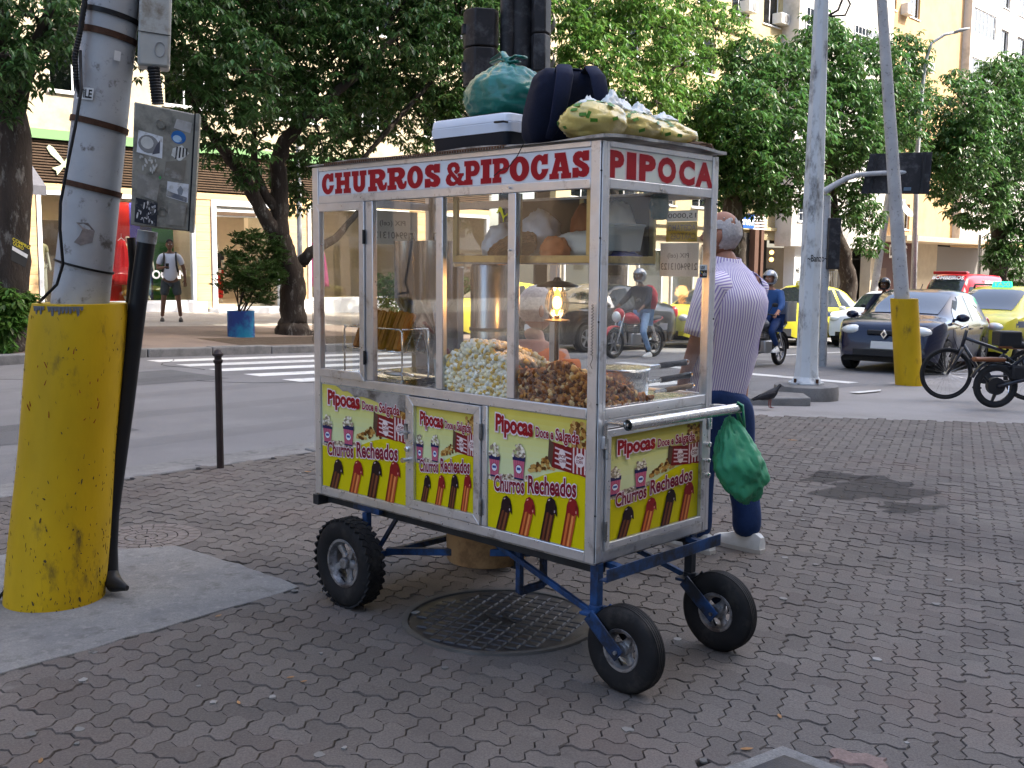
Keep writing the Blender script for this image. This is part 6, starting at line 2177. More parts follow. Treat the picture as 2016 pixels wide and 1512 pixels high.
obj('panel', M().prism([(su0 + .002, sv0 + .002), (su1 - .002, sv0 + .002), (su1 - .002, sv0 + .03), (su0 + .002, sv0 + .03)], E_, -.0089, -.0086), m_inkd, stk)
t = M()
put_text(t, 'use', E_, su0 + .006, sv0 + .033, .028, .013, .02, None, -.0084)
obj('lettering', t, m_inkd, stk)
t = M()
put_text(t, 'elo', E_, su0 + .023, sv0 + .009, .026, .014, .02, None, -.0084)
obj('lettering', t, m_wbag, stk)
for k, (c_, a0_) in enumerate((((.7, .5, .02), 20), ((.5, .03, .03), 200), ((.03, .2, .5), 110))):
    obj('swirl', M().prism(arc(su0 + .0125, sv0 + .016, .009, .009, a0_, a0_ + 100, 6) + arc(su0 + .0125, sv0 + .016, .005, .005, a0_ + 100, a0_, 6), E_, -.0084, -.0082), mat('swirl%d' % k, c_, .4), stk)
# yellow leaping cat decal on the glass
cat_pts = [(.0, .60), (.06, .62), (.12, .60), (.10, .68), (.16, .76), (.20, .86), (.27, .90), (.30, .95), (.34, .90), (.42, .88), (.50, .80), (.56, .66), (.62, .48), (.66, .36), (.76, .40), (.88, .44), (.94, .52), (1.0, .50), (.96, .40), (.84, .36), (.72, .30), (.66, .22), (.66, .02), (.58, .0), (.60, .14), (.54, .26), (.46, .44), (.38, .58), (.30, .64), (.20, .60), (.14, .52), (.04, .54)]
dk = M()
vs, fs = poly2d([cat_pts])
dk.add([F(lerp(-.515, -.455, u), lerp(1.665, 1.728, v), -.0095) for u, v in vs], fs)
o = obj('cat_decal', dk, mat('decal_yellow', (.62, .55, .03), .45), solid=.0004)
o.location, o.rotation_euler = CART_P, (0, 0, CART_RZ)
tag(o, 'yellow leaping cat decal on the cart glass', 'decal')
rag = blob_thing('green_rag', 'dark green rag hanging from the end window head', 'rag', (-.06, .42, 1.68), (.025, .045, .055), mat('rag_green', (.01, .07, .05), .6), 41, .3, 2, .2)
# carrier bag hanging on the push handle
def cbag(p, d):
    t = (d.z + 1) / 2
    k = lerp(1.0, .25, max(0, (t - .45) / .55) ** 1.1)
    q = 1 + .05 * math.sin(math.atan2(d.y, d.x) * 13 + 2 * d.z) * t
    p.x = p.x * k * q - p.z * .22
    p.y = p.y * k * q - p.z * .10
    return p
cb = thing('carrier_bag', 'green plastic carrier bag hanging from the push handle', 'plastic bag', cw(.145, .71, .94), CART_RZ)
obj('bag', blob((.005, -.02, -.175), (.085, .12, .165), 51, .16, 1.9, 60, 50, ridge=.13, fn=cbag), m_gbag2, cb, smooth=True)
obj('loop', M().tube([(.0, .01, -.06), (-.012, -.015, .015), (-.005, -.018, .042), (.01, -.005, .03), (.012, .01, -.06)], [.016, .012, .012, .012, .016], 8, flat=.35), m_gbag2, cb, smooth=True)
# drum slung under the cart
dr = thing('tan_drum', 'tan round drum slung under the cart floor', 'drum', cw(-.93, .38, .205), CART_RZ)
m_tan = mat('tan_sheet', (0.38, 0.22, 0.10), 0.55, var=.12, vscale=8, dirt=(.2, .11, .05), dscale=4, damt=.4)
obj('wall', M().lathe([(.170, 0), (.176, .01), (.178, .235), (.172, .235), (.17, .012), (0, .012)], n=40, cap=False), m_tan, dr, smooth=40)
obj('strap', M().bar((-.19, 0, -.004), (.19, 0, -.004), .03, .006).bar((-.19, 0, -.004), (-.19, 0, .225), .006, .03).bar((.19, 0, -.004), (.19, 0, .225), .006, .03), m_chas, dr)
# ================================================================== STREET FURNITURE
m_pole = mat('pole_grey', (0.36, 0.37, 0.385), 0.6, 0.0, var=0.2, vscale=3, dirt=(0.12, 0.11, 0.10), dscale=16, damt=0.16, bump=.001, bscale=40)
m_polew = mat('pole_white', (0.52, 0.55, 0.57), 0.6, var=0.12, vscale=4, dirt=(0.16, 0.16, 0.16), dscale=5, damt=0.38, bump=.001, bscale=40, stretch=(1, 1, .4))
m_yel = mat('yellow_road_paint', (0.47, 0.30, 0.006), 0.55, var=0.25, vscale=2.2, dirt=(0.11, 0.075, 0.02), dscale=5, damt=0.22, bump=.001, bscale=40, ddetail=14, stretch=(1, 1, .45))
m_rustb = mat('rust_band', (0.07, 0.035, 0.022), 0.8, 0.3, var=0.4, vscale=40)
m_cable = mat('cable_black', (0.012, 0.012, 0.013), 0.5)
m_box = mat('meter_box', (0.26, 0.25, 0.215), 0.5, var=0.15, vscale=5, dirt=(0.12, 0.115, 0.10), dscale=5, damt=0.45)
m_poly = mat('clear_case', (0.42, 0.42, 0.40), 0.3, var=.12, vscale=6, dirt=(.22, .19, .15), dscale=6, damt=.4)
m_vc = mat('sticker_print', vcol=True, rough=.5, var=.15, vscale=30, dirt=(.3, .29, .27), dscale=14, damt=.35)
# ---- leaning pole with yellow sleeve
PB = gp(106, 1178)
yp = thing('leaning_pole', 'grey leaning pole with chipped yellow concrete sleeve at the left', 'pole', PB)
Y0 = PB.y
p1_ = at(158, 597, Y0 + .06) - PB
p2_ = at(222, 2, Y0 + .10) - PB
dirn = (p2_ - p1_).normalized()
p3_ = p2_ + dirn * 3.2
slv = M()
NS = 26
rings = []
for i in range(NS + 1):
    t = i / NS
    c = Vector((0, 0, -.03)).lerp(p1_, t)
    r = lerp(.212, .200, t) + .003 * math.sin(t * 9)
    if i == NS:
        r -= .006
    rings.append([c + Vector((r * math.cos(a), r * math.sin(a), 0)) for a in [2 * PI * k / 40 for k in range(40)]])
slv.loft(rings)
so = obj('sleeve', slv, m_yel, yp, smooth=40)
for t, w in ((.86, .05), (.22, .012)):
    c = Vector((0, 0, -.03)).lerp(p1_, t)
    r = lerp(.212, .200, t)
    obj('seam', M().lathe([(r - .004, -w / 2), (r + .0035, -w / 2), (r + .0035, w / 2), (r - .004, w / 2)], c, p1_, 40, cap=False), m_yel, so, smooth=40)
# chipped upper rim
cm = M()
rc = random.Random(8)
for k in range(16):
    a0_ = -PI / 2 - .75 + k * .075
    if k in (5,):
        continue
    h_ = rc.uniform(.015, .05)
    c = Vector((0, 0, -.03)).lerp(p1_, .995)
    vs = []
    for a_, z_ in ((a0_, .0), (a0_ + .08, .0), (a0_ + .07, -h_ * .8), (a0_ + .03, -h_)):
        vs.append(c + Vector((.2035 * math.cos(a_), .2035 * math.sin(a_), z_)))
    cm.add(vs, [(0, 3, 2, 1)])
obj('bare_chip', cm, mat('bare_concrete', (.12, .125, .14), .8), so, solid=.002, kind='stuff')
ck = M()
for k in range(300):
    low_ = rc.random() < .6
    t = rc.random() ** 2 * .45 if low_ else rc.random() * .97
    a_ = rc.uniform(-1.9, .1) if low_ else rc.uniform(-2.9, .1)
    c = Vector((0, 0, -.03)).lerp(p1_, t)
    r = lerp(.212, .200, t) + .0035
    sa, sz = rc.uniform(.004, .02), rc.uniform(.0015, .006)
    if rc.random() < .12 and low_:
        sa, sz = sa * 1.5, sz * 2.5
    sk_ = rc.uniform(-.01, .01)
    ck.add([c + Vector((r * math.cos(a_ + u * sa * rc.uniform(.6, 1.3)), r * math.sin(a_ + u * sa), sk_ * u + v * sz * rc.uniform(.5, 1.3))) for u, v in ((-1, 0), (-.5, -1), (.5, -.8), (1, .1), (.4, 1), (-.5, .7))], [tuple(range(6))])
obj('chip', ck, mat('chip_dark', (.06, .045, .025), .8, var=.5, vscale=30), so, solid=.001, kind='stuff')
ck = M()
for k in range(16):
    t, a_ = rc.uniform(.6, .85), rc.uniform(-2.2, -.6)
    c = Vector((0, 0, -.03)).lerp(p1_, t)
    r = .2045
    d2 = Vector((rc.uniform(-.012, .012), 0, rc.uniform(.008, .03)))
    q = c + Vector((r * math.cos(a_), r * math.sin(a_), 0))
    ck.tube([q, q + d2], [.0022, .0012], 5)
obj('red_scratch', ck, mat('scratch_red', (.22, .015, .012), .7), so, kind='stuff')
obj('shaft', M().tube([p1_ - dirn * .1, p2_, p3_], [.121, .110, .10], 32), m_pole, yp, smooth=40)
def on_pole(t):
    return p1_.lerp(p2_, t)
for k, (t, ma, w) in enumerate(((.95, m_cable, .022), (.885, m_rustb, .028), (.595, m_rustb, .026), (.385, m_rustb, .024), (.125, m_cable, .010))):
    c = on_pole(t)
    r = lerp(.121, .110, t) + .004
    tilt = (dirn + Vector((.12, .0, 0))).normalized() if k == 4 else (dirn + Vector((.10, 0, .0))).normalized()
    obj('strap', M().lathe([(r, -w / 2), (r + .003, -w / 2), (r + .003, w / 2), (r, w / 2)], c, tilt, 36, cap=False), ma, yp, smooth=40)
# sticker with lettering
def wrap(t0, ang):
    def fn(u, v, w):
        c = on_pole(t0) + dirn * v
        a = ang + u / .122
        side = Vector((1, 0, 0)) - dirn * dirn.x
        side.normalize()
        fw = dirn.cross(side).normalized()
        return c + (side * math.sin(a) - fw * -1 * -math.cos(a) * 1) * (.121 + w) if False else c + side * (math.sin(a) * (.119 + w)) + fw * (-math.cos(a) * (.119 + w)) * (1 if fw.y > 0 else -1)
    return fn
fn = wrap(.66, -.62)
m = M()
for i in range(6):
    m.add([fn(lerp(0, .085, (i + a) / 6), v, .002) for a, v in ((0, 0), (1, 0), (1, .05), (0, .05))], [(0, 1, 2, 3)])
stx = obj('sticker', m, m_wbag, yp)
m = M()
put_text(m, 'STiLE', fn, .006, .008, .073, .034, .03, None, .0028)
obj('lettering', m, m_inkd, stx)
fn = wrap(.80, .62)
obj('sticker', M().add([fn(u, v, .002) for u, v in ((0, 0), (.028, 0), (.028, .04), (0, .04))], [(0, 1, 2, 3)]), m_wbag, yp)
fn = wrap(.20, -.05)
obj('torn_sticker', M().add([fn(u, v, .002) for u, v in ((0, 0), (.03, -.01), (.075, .01), (.08, .06), (.05, .09), (.0, .085), (.03, .06), (.02, .03))], [tuple(range(8))]), mat('torn_paper', (.20, .17, .16), .8, var=.3, vscale=60), yp)
# corrugated hose and cables
c0 = [at(168, -6, Y0 - .02) - PB, at(158, 60, Y0 - .04) - PB, at(147, 110, Y0 - .05) - PB, at(150, 160, Y0 - .05) - PB, at(158, 185, Y0 - .02) - PB]
P_, R_2 = [], []
for i in range(70):
    t = i / 69 * (len(c0) - 1)
    k = min(int(t), len(c0) - 2)
    P_.append(c0[k].lerp(c0[k + 1], t - k))
    R_2.append(.013 if i % 2 else .0105)
obj('corrugated_hose', M().tube(P_, R_2, 10), m_cable, yp, smooth=40)
obj('cable', M().tube([at(x, y, Y0 + d) - PB for x, y, d in ((158, 100, -.02), (160, 180, -.1), (148, 250, -.14), (132, 330, -.14), (119, 400, -.14), (118, 450, -.14), (124, 520, -.12), (112, 560, -.1), (86, 586, -.12), (74, 598, .1))], .0068, 8), m_cable, yp, smooth=True)
obj('cable', M().tube([at(x, y, Y0 + d) - PB for x, y, d in ((68, 640, .25), (52, 760, .22), (40, 900, .0), (28, 1040, -.12), (22, 1110, -.14), (12, 1160, -.1), (-8, 1184, -.06))], .0075, 8), m_cable, yp, smooth=True)
# lower pipes
obj('drain_pipe', M().tube([at(x, y, Y0 + .12) - PB for x, y in ((290, 462), (276, 560), (246, 800), (217, 1010), (212, 1080), (214, 1130))] + [at(226, 1150, Y0 + .04) - PB, at(250, 1158, Y0 - .0) - PB], [.040, .040, .040, .040, .044, .044, .038, .012], 18), mat('pipe_black', (.016, .017, .02), .4), yp, smooth=40)
obj('drain_pipe', M().tube([at(x, y, Y0 + .24) - PB for x, y in ((258, 468), (262, 520), (252, 640), (238, 760))], .019, 12), m_cable, yp, smooth=40)
obj('pipe_collar', M().tube([at(291, 455, Y0 + .12) - PB, at(288, 478, Y0 + .12) - PB], .043, 16), m_pole, yp, smooth=40)
# boxes
def quadbox(name, ma, corners, depth, parent, bevel=.006):
    """front quad from picture points, extruded away from the viewer"""
    f_ = [Vector(c) for c in corners]
    n_ = (f_[1] - f_[0]).cross(f_[3] - f_[0]).normalized()
    if n_.y < 0:
        n_ = -n_
    vs = f_ + [p + n_ * depth for p in f_]
    m = M().add(vs, [(0, 1, 2, 3), (7, 6, 5, 4), (0, 4, 5, 1), (1, 5, 6, 2), (2, 6, 7, 3), (3, 7, 4, 0)])
    return obj(name, m, ma, parent, bevel=bevel), f_, n_
Yb = Y0 - .05
mbx = thing('meter_box', 'beige metal junction box covered in stickers strapped to the leaning pole', 'junction box', PB)
bo, bf, bn = quadbox('case', m_box, [at(257, 443, Yb) - PB, at(379, 456, Yb + .06) - PB, at(392, 226, Yb + .06) - PB, at(264, 200, Yb) - PB], .15, mbx)
def bfn(u, v, w):
    return bf[0].lerp(bf[1], u).lerp(bf[3].lerp(bf[2], u), v) - bn * w
obj('gasket', M().prism([(.925, .0), (.95, .0), (.95, 1.0), (.925, 1.0)], bfn, 0, .0035), m_cable, mbx)
obj('lid_edge', M().prism([(.952, -.01), (1.015, -.01), (1.015, 1.005), (.952, 1.005)], bfn, -.1, .006), m_box, mbx, bevel=.002)
kr_ = M()
for (u, v, r) in ((.42, .86, .15), (.42, .86, .115), (.50, .14, .14), (.50, .14, .10)):
    kr_.tube([bfn(u + r * .5 * math.cos(a), v + r * .28 * math.sin(a), .001) for a in [2 * PI * i / 24 for i in range(24)]], .0018, 4, closed=True)
obj('knockout', kr_, m_box, mbx, kind='stuff')
sk = M()
lay_ = [.001]
def stick(poly, col):
    lay_[0] += .0001
    sk.flat(poly, bfn, lay_[0], col)
stick([(.06, .60), (.46, .58), (.46, .76), (.08, .78)], (.6, .62, .65))
stick(ell(.24, .68, .16, .075, 16), (.2, .2, .2))
stick(ell(.22, .69, .10, .05, 14), (.5, .5, .48))
stick([(.30, .60), (.42, .62), (.42, .73), (.36, .68)], (.08, .08, .1))
stick(ell(.70, .78, .115, .055, 18), (.02, .12, .36))
stick(ell(.68, .765, .07, .03, 12), (.35, .5, .65))
stick([(.60, .62), (.74, .58), (.88, .66), (.76, .72), (.62, .68)], (.55, .55, .52))
for q in range(4):
    stick([(.66 + q * .055, .595 + q * .012), (.685 + q * .055, .597 + q * .012), (.70 + q * .05, .70), (.675 + q * .05, .70)], (.03, .03, .03))
stick([(.62, .85), (.88, .83), (.90, .92), (.66, .93)], (.38, .37, .36))
stick([(.08, .26), (.40, .22), (.44, .38), (.10, .44)], (.22, .21, .19))
stick([(.50, .44), (.82, .42), (.84, .60), (.52, .56)], (.17, .155, .13))
stick([(.55, .27), (.90, .24), (.90, .40), (.56, .40)], (.55, .57, .60))
stick([(.56, .275), (.88, .245), (.88, .285), (.57, .32)], (.12, .13, .16))
stick([(.74, .30), (.80, .30), (.82, .345), (.77, .38), (.72, .34)], (.2, .22, .25))
stick([(.06, .03), (.42, .01), (.42, .21), (.07, .23)], (.02, .022, .03))
rq = random.Random(4)
for q in range(26):
    stick(ell(rq.uniform(.10, .39), rq.uniform(.04, .20), rq.uniform(.006, .03), rq.uniform(.004, .016), 7, rq.uniform(0, 3)), rq.choice([(.5, .5, .52), (.3, .3, .32), (.6, .6, .6)]))
stick([(.58, .04), (.86, .03), (.88, .22), (.60, .22)], (.20, .19, .165))
for q in range(16):
    stick(ell(rq.uniform(.12, .40), rq.uniform(.46, .58), rq.uniform(.01, .04), rq.uniform(.005, .02), 7, rq.uniform(0, 3)), rq.choice([(.5, .5, .48), (.4, .4, .38)]))
stick(ell(.44, .42, .02, .014, 8), (.05, .3, .08))
obj('sticker', sk, m_vc, mbx, vcol=True, kind='stuff')
Yc = Y0 + .02
mb2 = thing('clear_meter_case', 'grey see-through meter case above the junction box at the top edge', 'meter case', PB)
o2, f2, n2 = quadbox('case', m_poly, [at(270, 128, Yc) - PB, at(334, 134, Yc + .04) - PB, at(340, -60, Yc + .04) - PB, at(276, -66, Yc) - PB], .13, mb2, .012)
obj('window_ring', M().tube([f2[0].lerp(f2[1], .68 + .16 * math.cos(a)).lerp(f2[3].lerp(f2[2], .68 + .16 * math.cos(a)), .18 + .075 * math.sin(a)) - n2 * .002 for a in [2 * PI * i / 20 for i in range(20)]], .002, 5, closed=True), m_pole, mb2)
obj('hinge_line', M().bar(f2[0].lerp(f2[3], .35) - n2 * .002, f2[1].lerp(f2[2], .33) - n2 * .002, .003, .003), m_cable, mb2)
PP, RR = [], []
for i in range(26):
    PP.append(at(302 + i * .35, 132 + i * 2.9, Y0 + .06) - PB)
    RR.append(.027 if i % 2 else .023)
obj('corrugated_hose', M().tube(PP, RR, 12), m_cable, mb2, smooth=40)
# ---- bollard
bp_ = gp(434, 921)
bl_ = thing('bollard', 'slim dark brown metal bollard at the kerb left of the cart', 'bollard', bp_)
m_boll = mat('bollard_paint', (0.035, 0.025, 0.024), 0.5, 0.2, var=.25, vscale=10)
obj('post', M().lathe([(.027, -.05), (.027, .0), (.026, .78)], n=8), m_boll, bl_)
obj('cap', M().lathe([(.028, .775), (.034, .785), (.034, .80), (.026, .805), (.026, .825), (.040, .835), (.040, .848), (.03, .858), (.024, .87), (.012, .878), (0, .88)], n=16), m_boll, bl_, smooth=40)
# ---- white pole with plinth
wp = gps(1586, 781)
wt = thing('white_pole', 'tall white faceted steel pole on a round concrete plinth', 'pole', wp)
obj('plinth', M().lathe([(.40, -.05), (.405, .06), (.395, .15), (.37, .165), (0, .17)], n=40), m_kerb, wt, smooth=40)
obj('base_plate', M().lathe([(.22, .17), (.22, .19), (0, .19)], n=24), m_polew, wt)
zt_ = at(1626, 0, wp.y).z - wp.z
obj('shaft', M().lathe([(.20, .19), (.155, .26), (.14, .45), (.128, zt_ * .5), (.088, zt_), (.06, zt_ + 3.5)], n=8), m_polew, wt)
for k in range(4):
    a = k * PI / 2 + .5
    obj('anchor_bolt', M().cyl((.19 * math.cos(a), .19 * math.sin(a), .17), (.19 * math.cos(a), .19 * math.sin(a), .24), .018, n=6), m_rustb, wt)
obj('cable_loop', M().tube([at(x, y, wp.y - .1) - wp for x, y in ((1632, 30), (1650, 20), (1660, -5), (1655, -20))], .014, 8).tube([at(x, y, wp.y - .14) - wp for x, y in ((1634, 32), (1664, 30), (1674, 8), (1662, -15))], .012, 8), m_cable, wt, smooth=True)
fnw = lambda u, v, w: at(1590 + u * 60, 515 - v * 60, wp.y - .135) - wp
t = M()
put_text(t, '~Banzo~', fnw, .0, .0, .65, .22, .01, None, 0)
obj('scribble', t, m_cable, wt)
# ---- second yellow sleeved pole
qp = gps(1790, 755)
qt = thing('yellow_sleeve_pole', 'grey pole leaning left with a bright yellow sleeve in front of the blue car', 'pole', qp)
a1 = at(1780, 588, qp.y) - qp
a2 = at(1776, 588, qp.y) - qp
a3 = at(1736, 0, qp.y) - qp
r_ = 26 * qp.y / FPX
rings = []
for i in range(13):
    c = Vector((0, 0, -.05)).lerp(a1, i / 12)
    rings.append([c + Vector((r_ * math.cos(a), r_ * math.sin(a), 0)) for a in [2 * PI * k / 32 for k in range(32)]])
obj('sleeve', M().loft(rings), m_yel, qt, smooth=40)
d_ = (a3 - a2).normalized()
obj('shaft', M().tube([a2 - d_ * .2, a3, a3 + d_ * 3], [14.5 * qp.y / FPX, 9.5 * qp.y / FPX, .05], 24), m_pole, qt, smooth=40)
cc = a2.lerp(a3, .31)
obj('band', M().lathe([(.088, -.015), (.094, -.015), (.094, .015), (.088, .015)], cc, d_, 24, cap=False), m_steel, qt)
# ---- traffic lights behind the cart roof
m_sig = mat('signal_black', (0.02, 0.02, 0.023), 0.55, var=.25, vscale=8, dirt=(.06, .06, .065), dscale=6, damt=.4)
tp = Vector((0.0, 9.75, 0.0))
tp.z = gz(s_of(tp))
tl = thing('traffic_light', 'black traffic light post with signal heads seen from behind above the cart', 'traffic light', tp)
obj('post', M().lathe([(.085, -.03), (.075, .3), (.07, 5.2)], (at(998, 300, 9.75).x, 0, 0), n=16), m_sig, tl, smooth=40)
obj('junction_sleeve', M().lathe([(.10, 2.45), (.10, 4.9)], (at(1027, 100, 9.75).x, .02, 0), n=10), m_sig, tl, smooth=40)
def head(cx, zs, w=.30, dep=.22, rot=0.0, nm='signal_head'):
    R = Matrix.Rotation(rot, 4, 'Z')
    T = Matrix.Translation((cx, 0, 0)) @ R
    first = None
    for z in zs:
        m = M(T)
        prof = [(-w / 2, .10), (-w / 2, -.03), (-w * .3, -dep * .55), (w * .3, -dep * .55), (w / 2, -.03), (w / 2, .10)]
        m.prism(prof, lambda u, v, q: (u, v, q), z, z + .325)
        o = obj(nm, m, m_sig, tl, bevel=.012)
        obj('visor', M(T).lathe([(.11, .10), (.115, .30), (.11, .30), (.105, .10)], (0, 0, z + .17), (0, 1, 0), 18, cap=False, a0=0, sweep=PI * 1.2), m_sig, o)
        obj('clamp', M(T).box(-w * .5 - .03, -w * .5, -.02, .03, z + .12, z + .2), m_sig, o)
    return first
zc = at(950, 170, 9.75).z
head(at(948, 100, 9.75).x, [zc, zc + .335, ], .30, .24, .25)
head(at(1064, 100, 9.75).x, [zc + .12, zc + .455, zc + .79], .17, .24, -.1)
head(at(948, 100, 9.75).x + .02, [], .3)
# ---- direction sign seen from behind, on an arm
gpz = gps(1625, 640, ROAD_Z)
sp0 = Vector((at(1626, 560, 20.0).x, 20.0, 0))
sp0.z = gz(s_of(sp0)) + ROAD_Z
sn = thing('road_sign', 'black back of a large road sign on a curved grey arm', 'road sign', sp0)
obj('post', M().cyl((0, 0, 0), at(1628, 385, 20) - sp0, .075, n=14), m_pole, sn, smooth=40)
obj('arm', M().tube([at(x, y, 19.85) - sp0 for x, y in ((1622, 378), (1640, 366), (1665, 352), (1690, 344), (1730, 341), (1826, 338))], [.07, .055, .05, .045, .045, .045], 12), m_pole, sn, smooth=40)
sg_c = [at(1695, 381, 20.0), at(1829, 382, 19.7), at(1836, 299, 19.7), at(1713, 303, 20.0)]
o_, f_, n_ = quadbox('panel', m_sig, [p - sp0 for p in sg_c], .03, sn, .004)
for u in (.12, .88):
    obj('brace', M().bar(f_[0].lerp(f_[1], u) - n_ * .02, f_[3].lerp(f_[2], u) - n_ * .02, .05, .04, (0, 1, 0)), m_chas, sn)
obj('maker_plate', M().add([f_[0].lerp(f_[1], a).lerp(f_[3].lerp(f_[2], a), b) - n_ * .004 for a, b in ((.62, .08), (.73, .08), (.73, .16), (.62, .16))], [(0, 1, 2, 3)]), mat('plate_blue', (.1, .15, .2), .5), sn)
sgx = at(1640, 480, 19.9) - sp0
obj('control_box', M().obox((sgx.x, sgx.y, sgx.z), (.22, .2, .95)), m_sig, sn, bevel=.01)
# ---- street lamp over the trees
lb = on_t(1800, 560, 17.1)
lb = Vector((lb.x, lb.y, gz(s_of(lb)) + FAR_Z))
lo = thing('street_lamp', 'curved grey street lamp rising above the trees on the right', 'street lamp', lb)
Yl = lb.y
obj('post', M().tube([(0, 0, 0), at(1806, 300, Yl) - lb, at(1815, 180, Yl) - lb, at(1822, 120, Yl) - lb, at(1834, 85, Yl) - lb, at(1860, 68, Yl) - lb, at(1885, 63, Yl) - lb], [.11, .09, .075, .07, .06, .055, .05], 12), m_pole, lo, smooth=True)
obj('lamp_head', M().tube([at(1878, 63, Yl) - lb, at(1890, 60, Yl) - lb, at(1908, 56, Yl) - lb], [.07, .16, .08], 10, flat=.45), m_pole, lo, smooth=True)
# ---- slanted strut pole by the dark shopfront
lp0 = on_t(1712, 590, 20)
lp0.z = gz(s_of(lp0))
ls = obj('slanted_pole', M().tube([lp0, on_t(1748, 395, 20), on_t(1775, 260, 20)], [.17, .15, .13], 12), m_pole, smooth=40)
tag(ls, 'slanted grey utility pole in front of the maroon shopfront', 'pole')
for k, (px, lab) in enumerate(((1802, 'thin grey sign post beside the yellow sleeved pole'), (1926, 'thin grey post left of the right tree'))):
    q = on_t(px, 590, 19)
    q.z = gz(s_of(q))
    o = obj('thin_post', M().cyl(q, on_t(px + 3, 462, 19), .06, n=10), m_pole, smooth=40)
    tag(o, lab, 'post')
q = on_t(838 - 240, 560, 22)
gl_ = gps(592, 640, FAR_Z)
o = obj('thin_post', M().cyl(gl_, Vector((gl_.x, gl_.y, 5.0)), .07, n=10), m_pole, smooth=40)
tag(o, 'thin grey post behind the forked tree trunk', 'post')
# ---- hanging gold-buying board and red parasol at the left tree
gb_ = on_t(38, 495, 17.0)
gbo = thing('advert_board', 'tilted black advert board with yellow lettering beside the left tree trunk', 'sign', gb_)
cr_ = [on_t(22, 512, 16.8) - gb_, on_t(50, 527, 16.8) - gb_, on_t(61, 483, 16.8) - gb_, on_t(24, 463, 16.8) - gb_]
o_, f_, n_ = quadbox('board', m_inkd, cr_, .02, gbo, .002)
ff = lambda u, v, w: f_[0].lerp(f_[1], u).lerp(f_[3].lerp(f_[2], u), v) - n_ * w
t = M()
put_text(t, 'COMPRO', ff, .03, .80, .95, .13, .03, None, .004)
put_text(t, 'OURO', ff, .06, .64, .6, .13, .03, None, .004)
obj('lettering', t, mat('board_yellow', (.5, .42, .03), .6), gbo)
obj('strip', M().flat([(.03, .42), (.96, .40), (.96, .56), (.03, .58)], ff, .004), m_wbag, gbo)
obj('hook', M().cyl(ff(.5, 1.0, -.01), ff(.5, 1.25, -.2), .008, n=5), m_cable, gbo)
rp_ = on_t(30, 560, 17.6)
ro = thing('red_parasol', 'folded bright red parasol behind the left tree trunk', 'parasol', rp_)
obj('canopy', M().tube([on_t(20, 540, 17.6) - rp_, on_t(32, 545, 17.6) - rp_, on_t(58, 547, 17.6) - rp_], [.14, .12, .01], 9), mat('parasol_red', (.42, .01, .015), .6), ro)
obj('pole', M().cyl(on_t(30, 545, 17.7) - rp_, on_t(30, 640, 17.7) - rp_, .02, n=6), m_cable, ro)
# ---- pigeon
pg0 = gps(1514, 803, 0)
pg = thing('pigeon', 'dark pigeon standing on the ground beside the broken kerb stone', 'pigeon', pg0, rad(12))
pg.scale = (1.1,) * 3
m_pig = mat('pigeon_feather', (0.02, 0.02, 0.024), 0.5, var=.3, vscale=30)
R_y = Matrix.Rotation(rad(-22), 3, 'Y')
body = M()
sec = [(-.18, .012, .008, .085), (-.13, .02, .012, .10), (-.08, .036, .035, .115), (-.02, .05, .05, .13), (.04, .05, .055, .15), (.075, .036, .042, .175), (.09, .026, .028, .205), (.105, .024, .024, .225), (.122, .018, .018, .232), (.132, .008, .008, .230)]
body.loft([[(x, ry * math.cos(a), z + rz_ * math.sin(a)) for a in [2 * PI * k / 14 for k in range(14)]] for x, ry, rz_, z in sec])
obj('body', body, m_pig, pg, smooth=True)
obj('beak', M().cyl((.128, 0, .23), (.155, 0, .222), .006, .002, n=6), m_chas, pg)
for sy in (-1, 1):
    obj('leg', M().tube([(.01, sy * .02, .09), (.005, sy * .02, .04), (.01, sy * .02, .004), (.045, sy * .022, .004)], [.007, .005, .005, .003], 6), mat('pigeon_leg', (.22, .06, .05), .6), pg)
    obj('wing', M().loft([[(x, sy * (ry + .006) + sy * .004 * math.cos(a), z + rz_ * .8 * math.sin(a)) for a in [2 * PI * k / 10 for k in range(10)]] for x, ry, rz_, z in [(-.19, .010, .012, .088), (-.10, .030, .025, .115), (-.02, .047, .034, .135), (.045, .044, .026, .148)]]), m_pig, pg, smooth=True)
# ================================================================== VEHICLES
m_tyre = mat('car_tyre', (0.02, 0.02, 0.021), 0.8)
m_alloy = mat('alloy', (0.40, 0.40, 0.41), 0.35, 0.8)
m_cglass = mat('car_glass', (0.018, 0.022, 0.026), 0.06, spec=0.8, coat=0.6)
m_trim = mat('car_trim', (0.018, 0.018, 0.02), 0.5)
m_lens = mat('headlamp_lens', (0.62, 0.64, 0.62), 0.12, 0.1, coat=0.8)
m_tail = mat('tail_lens', (0.30, 0.012, 0.015), 0.2, coat=0.6)
m_ytaxi = mat('taxi_yellow', (0.58, 0.52, 0.045), 0.28, var=.05, coat=.2)
m_bband = mat('taxi_blue_band', (0.012, 0.028, 0.085), 0.35, coat=.4)
m_cblue = mat('car_dark_blue', (0.004, 0.007, 0.028), 0.2, coat=.25, spec=.35)
m_cgrey = mat('car_black', (0.008, 0.009, 0.010), 0.25, coat=.2)
m_csilv = mat('car_white', (0.60, 0.62, 0.64), 0.3, coat=.2)
m_cred = mat('van_red', (0.42, 0.012, 0.022), 0.3, coat=.2)
m_chrome = mat('chrome', (0.7, 0.7, 0.7), 0.12, 1.0)
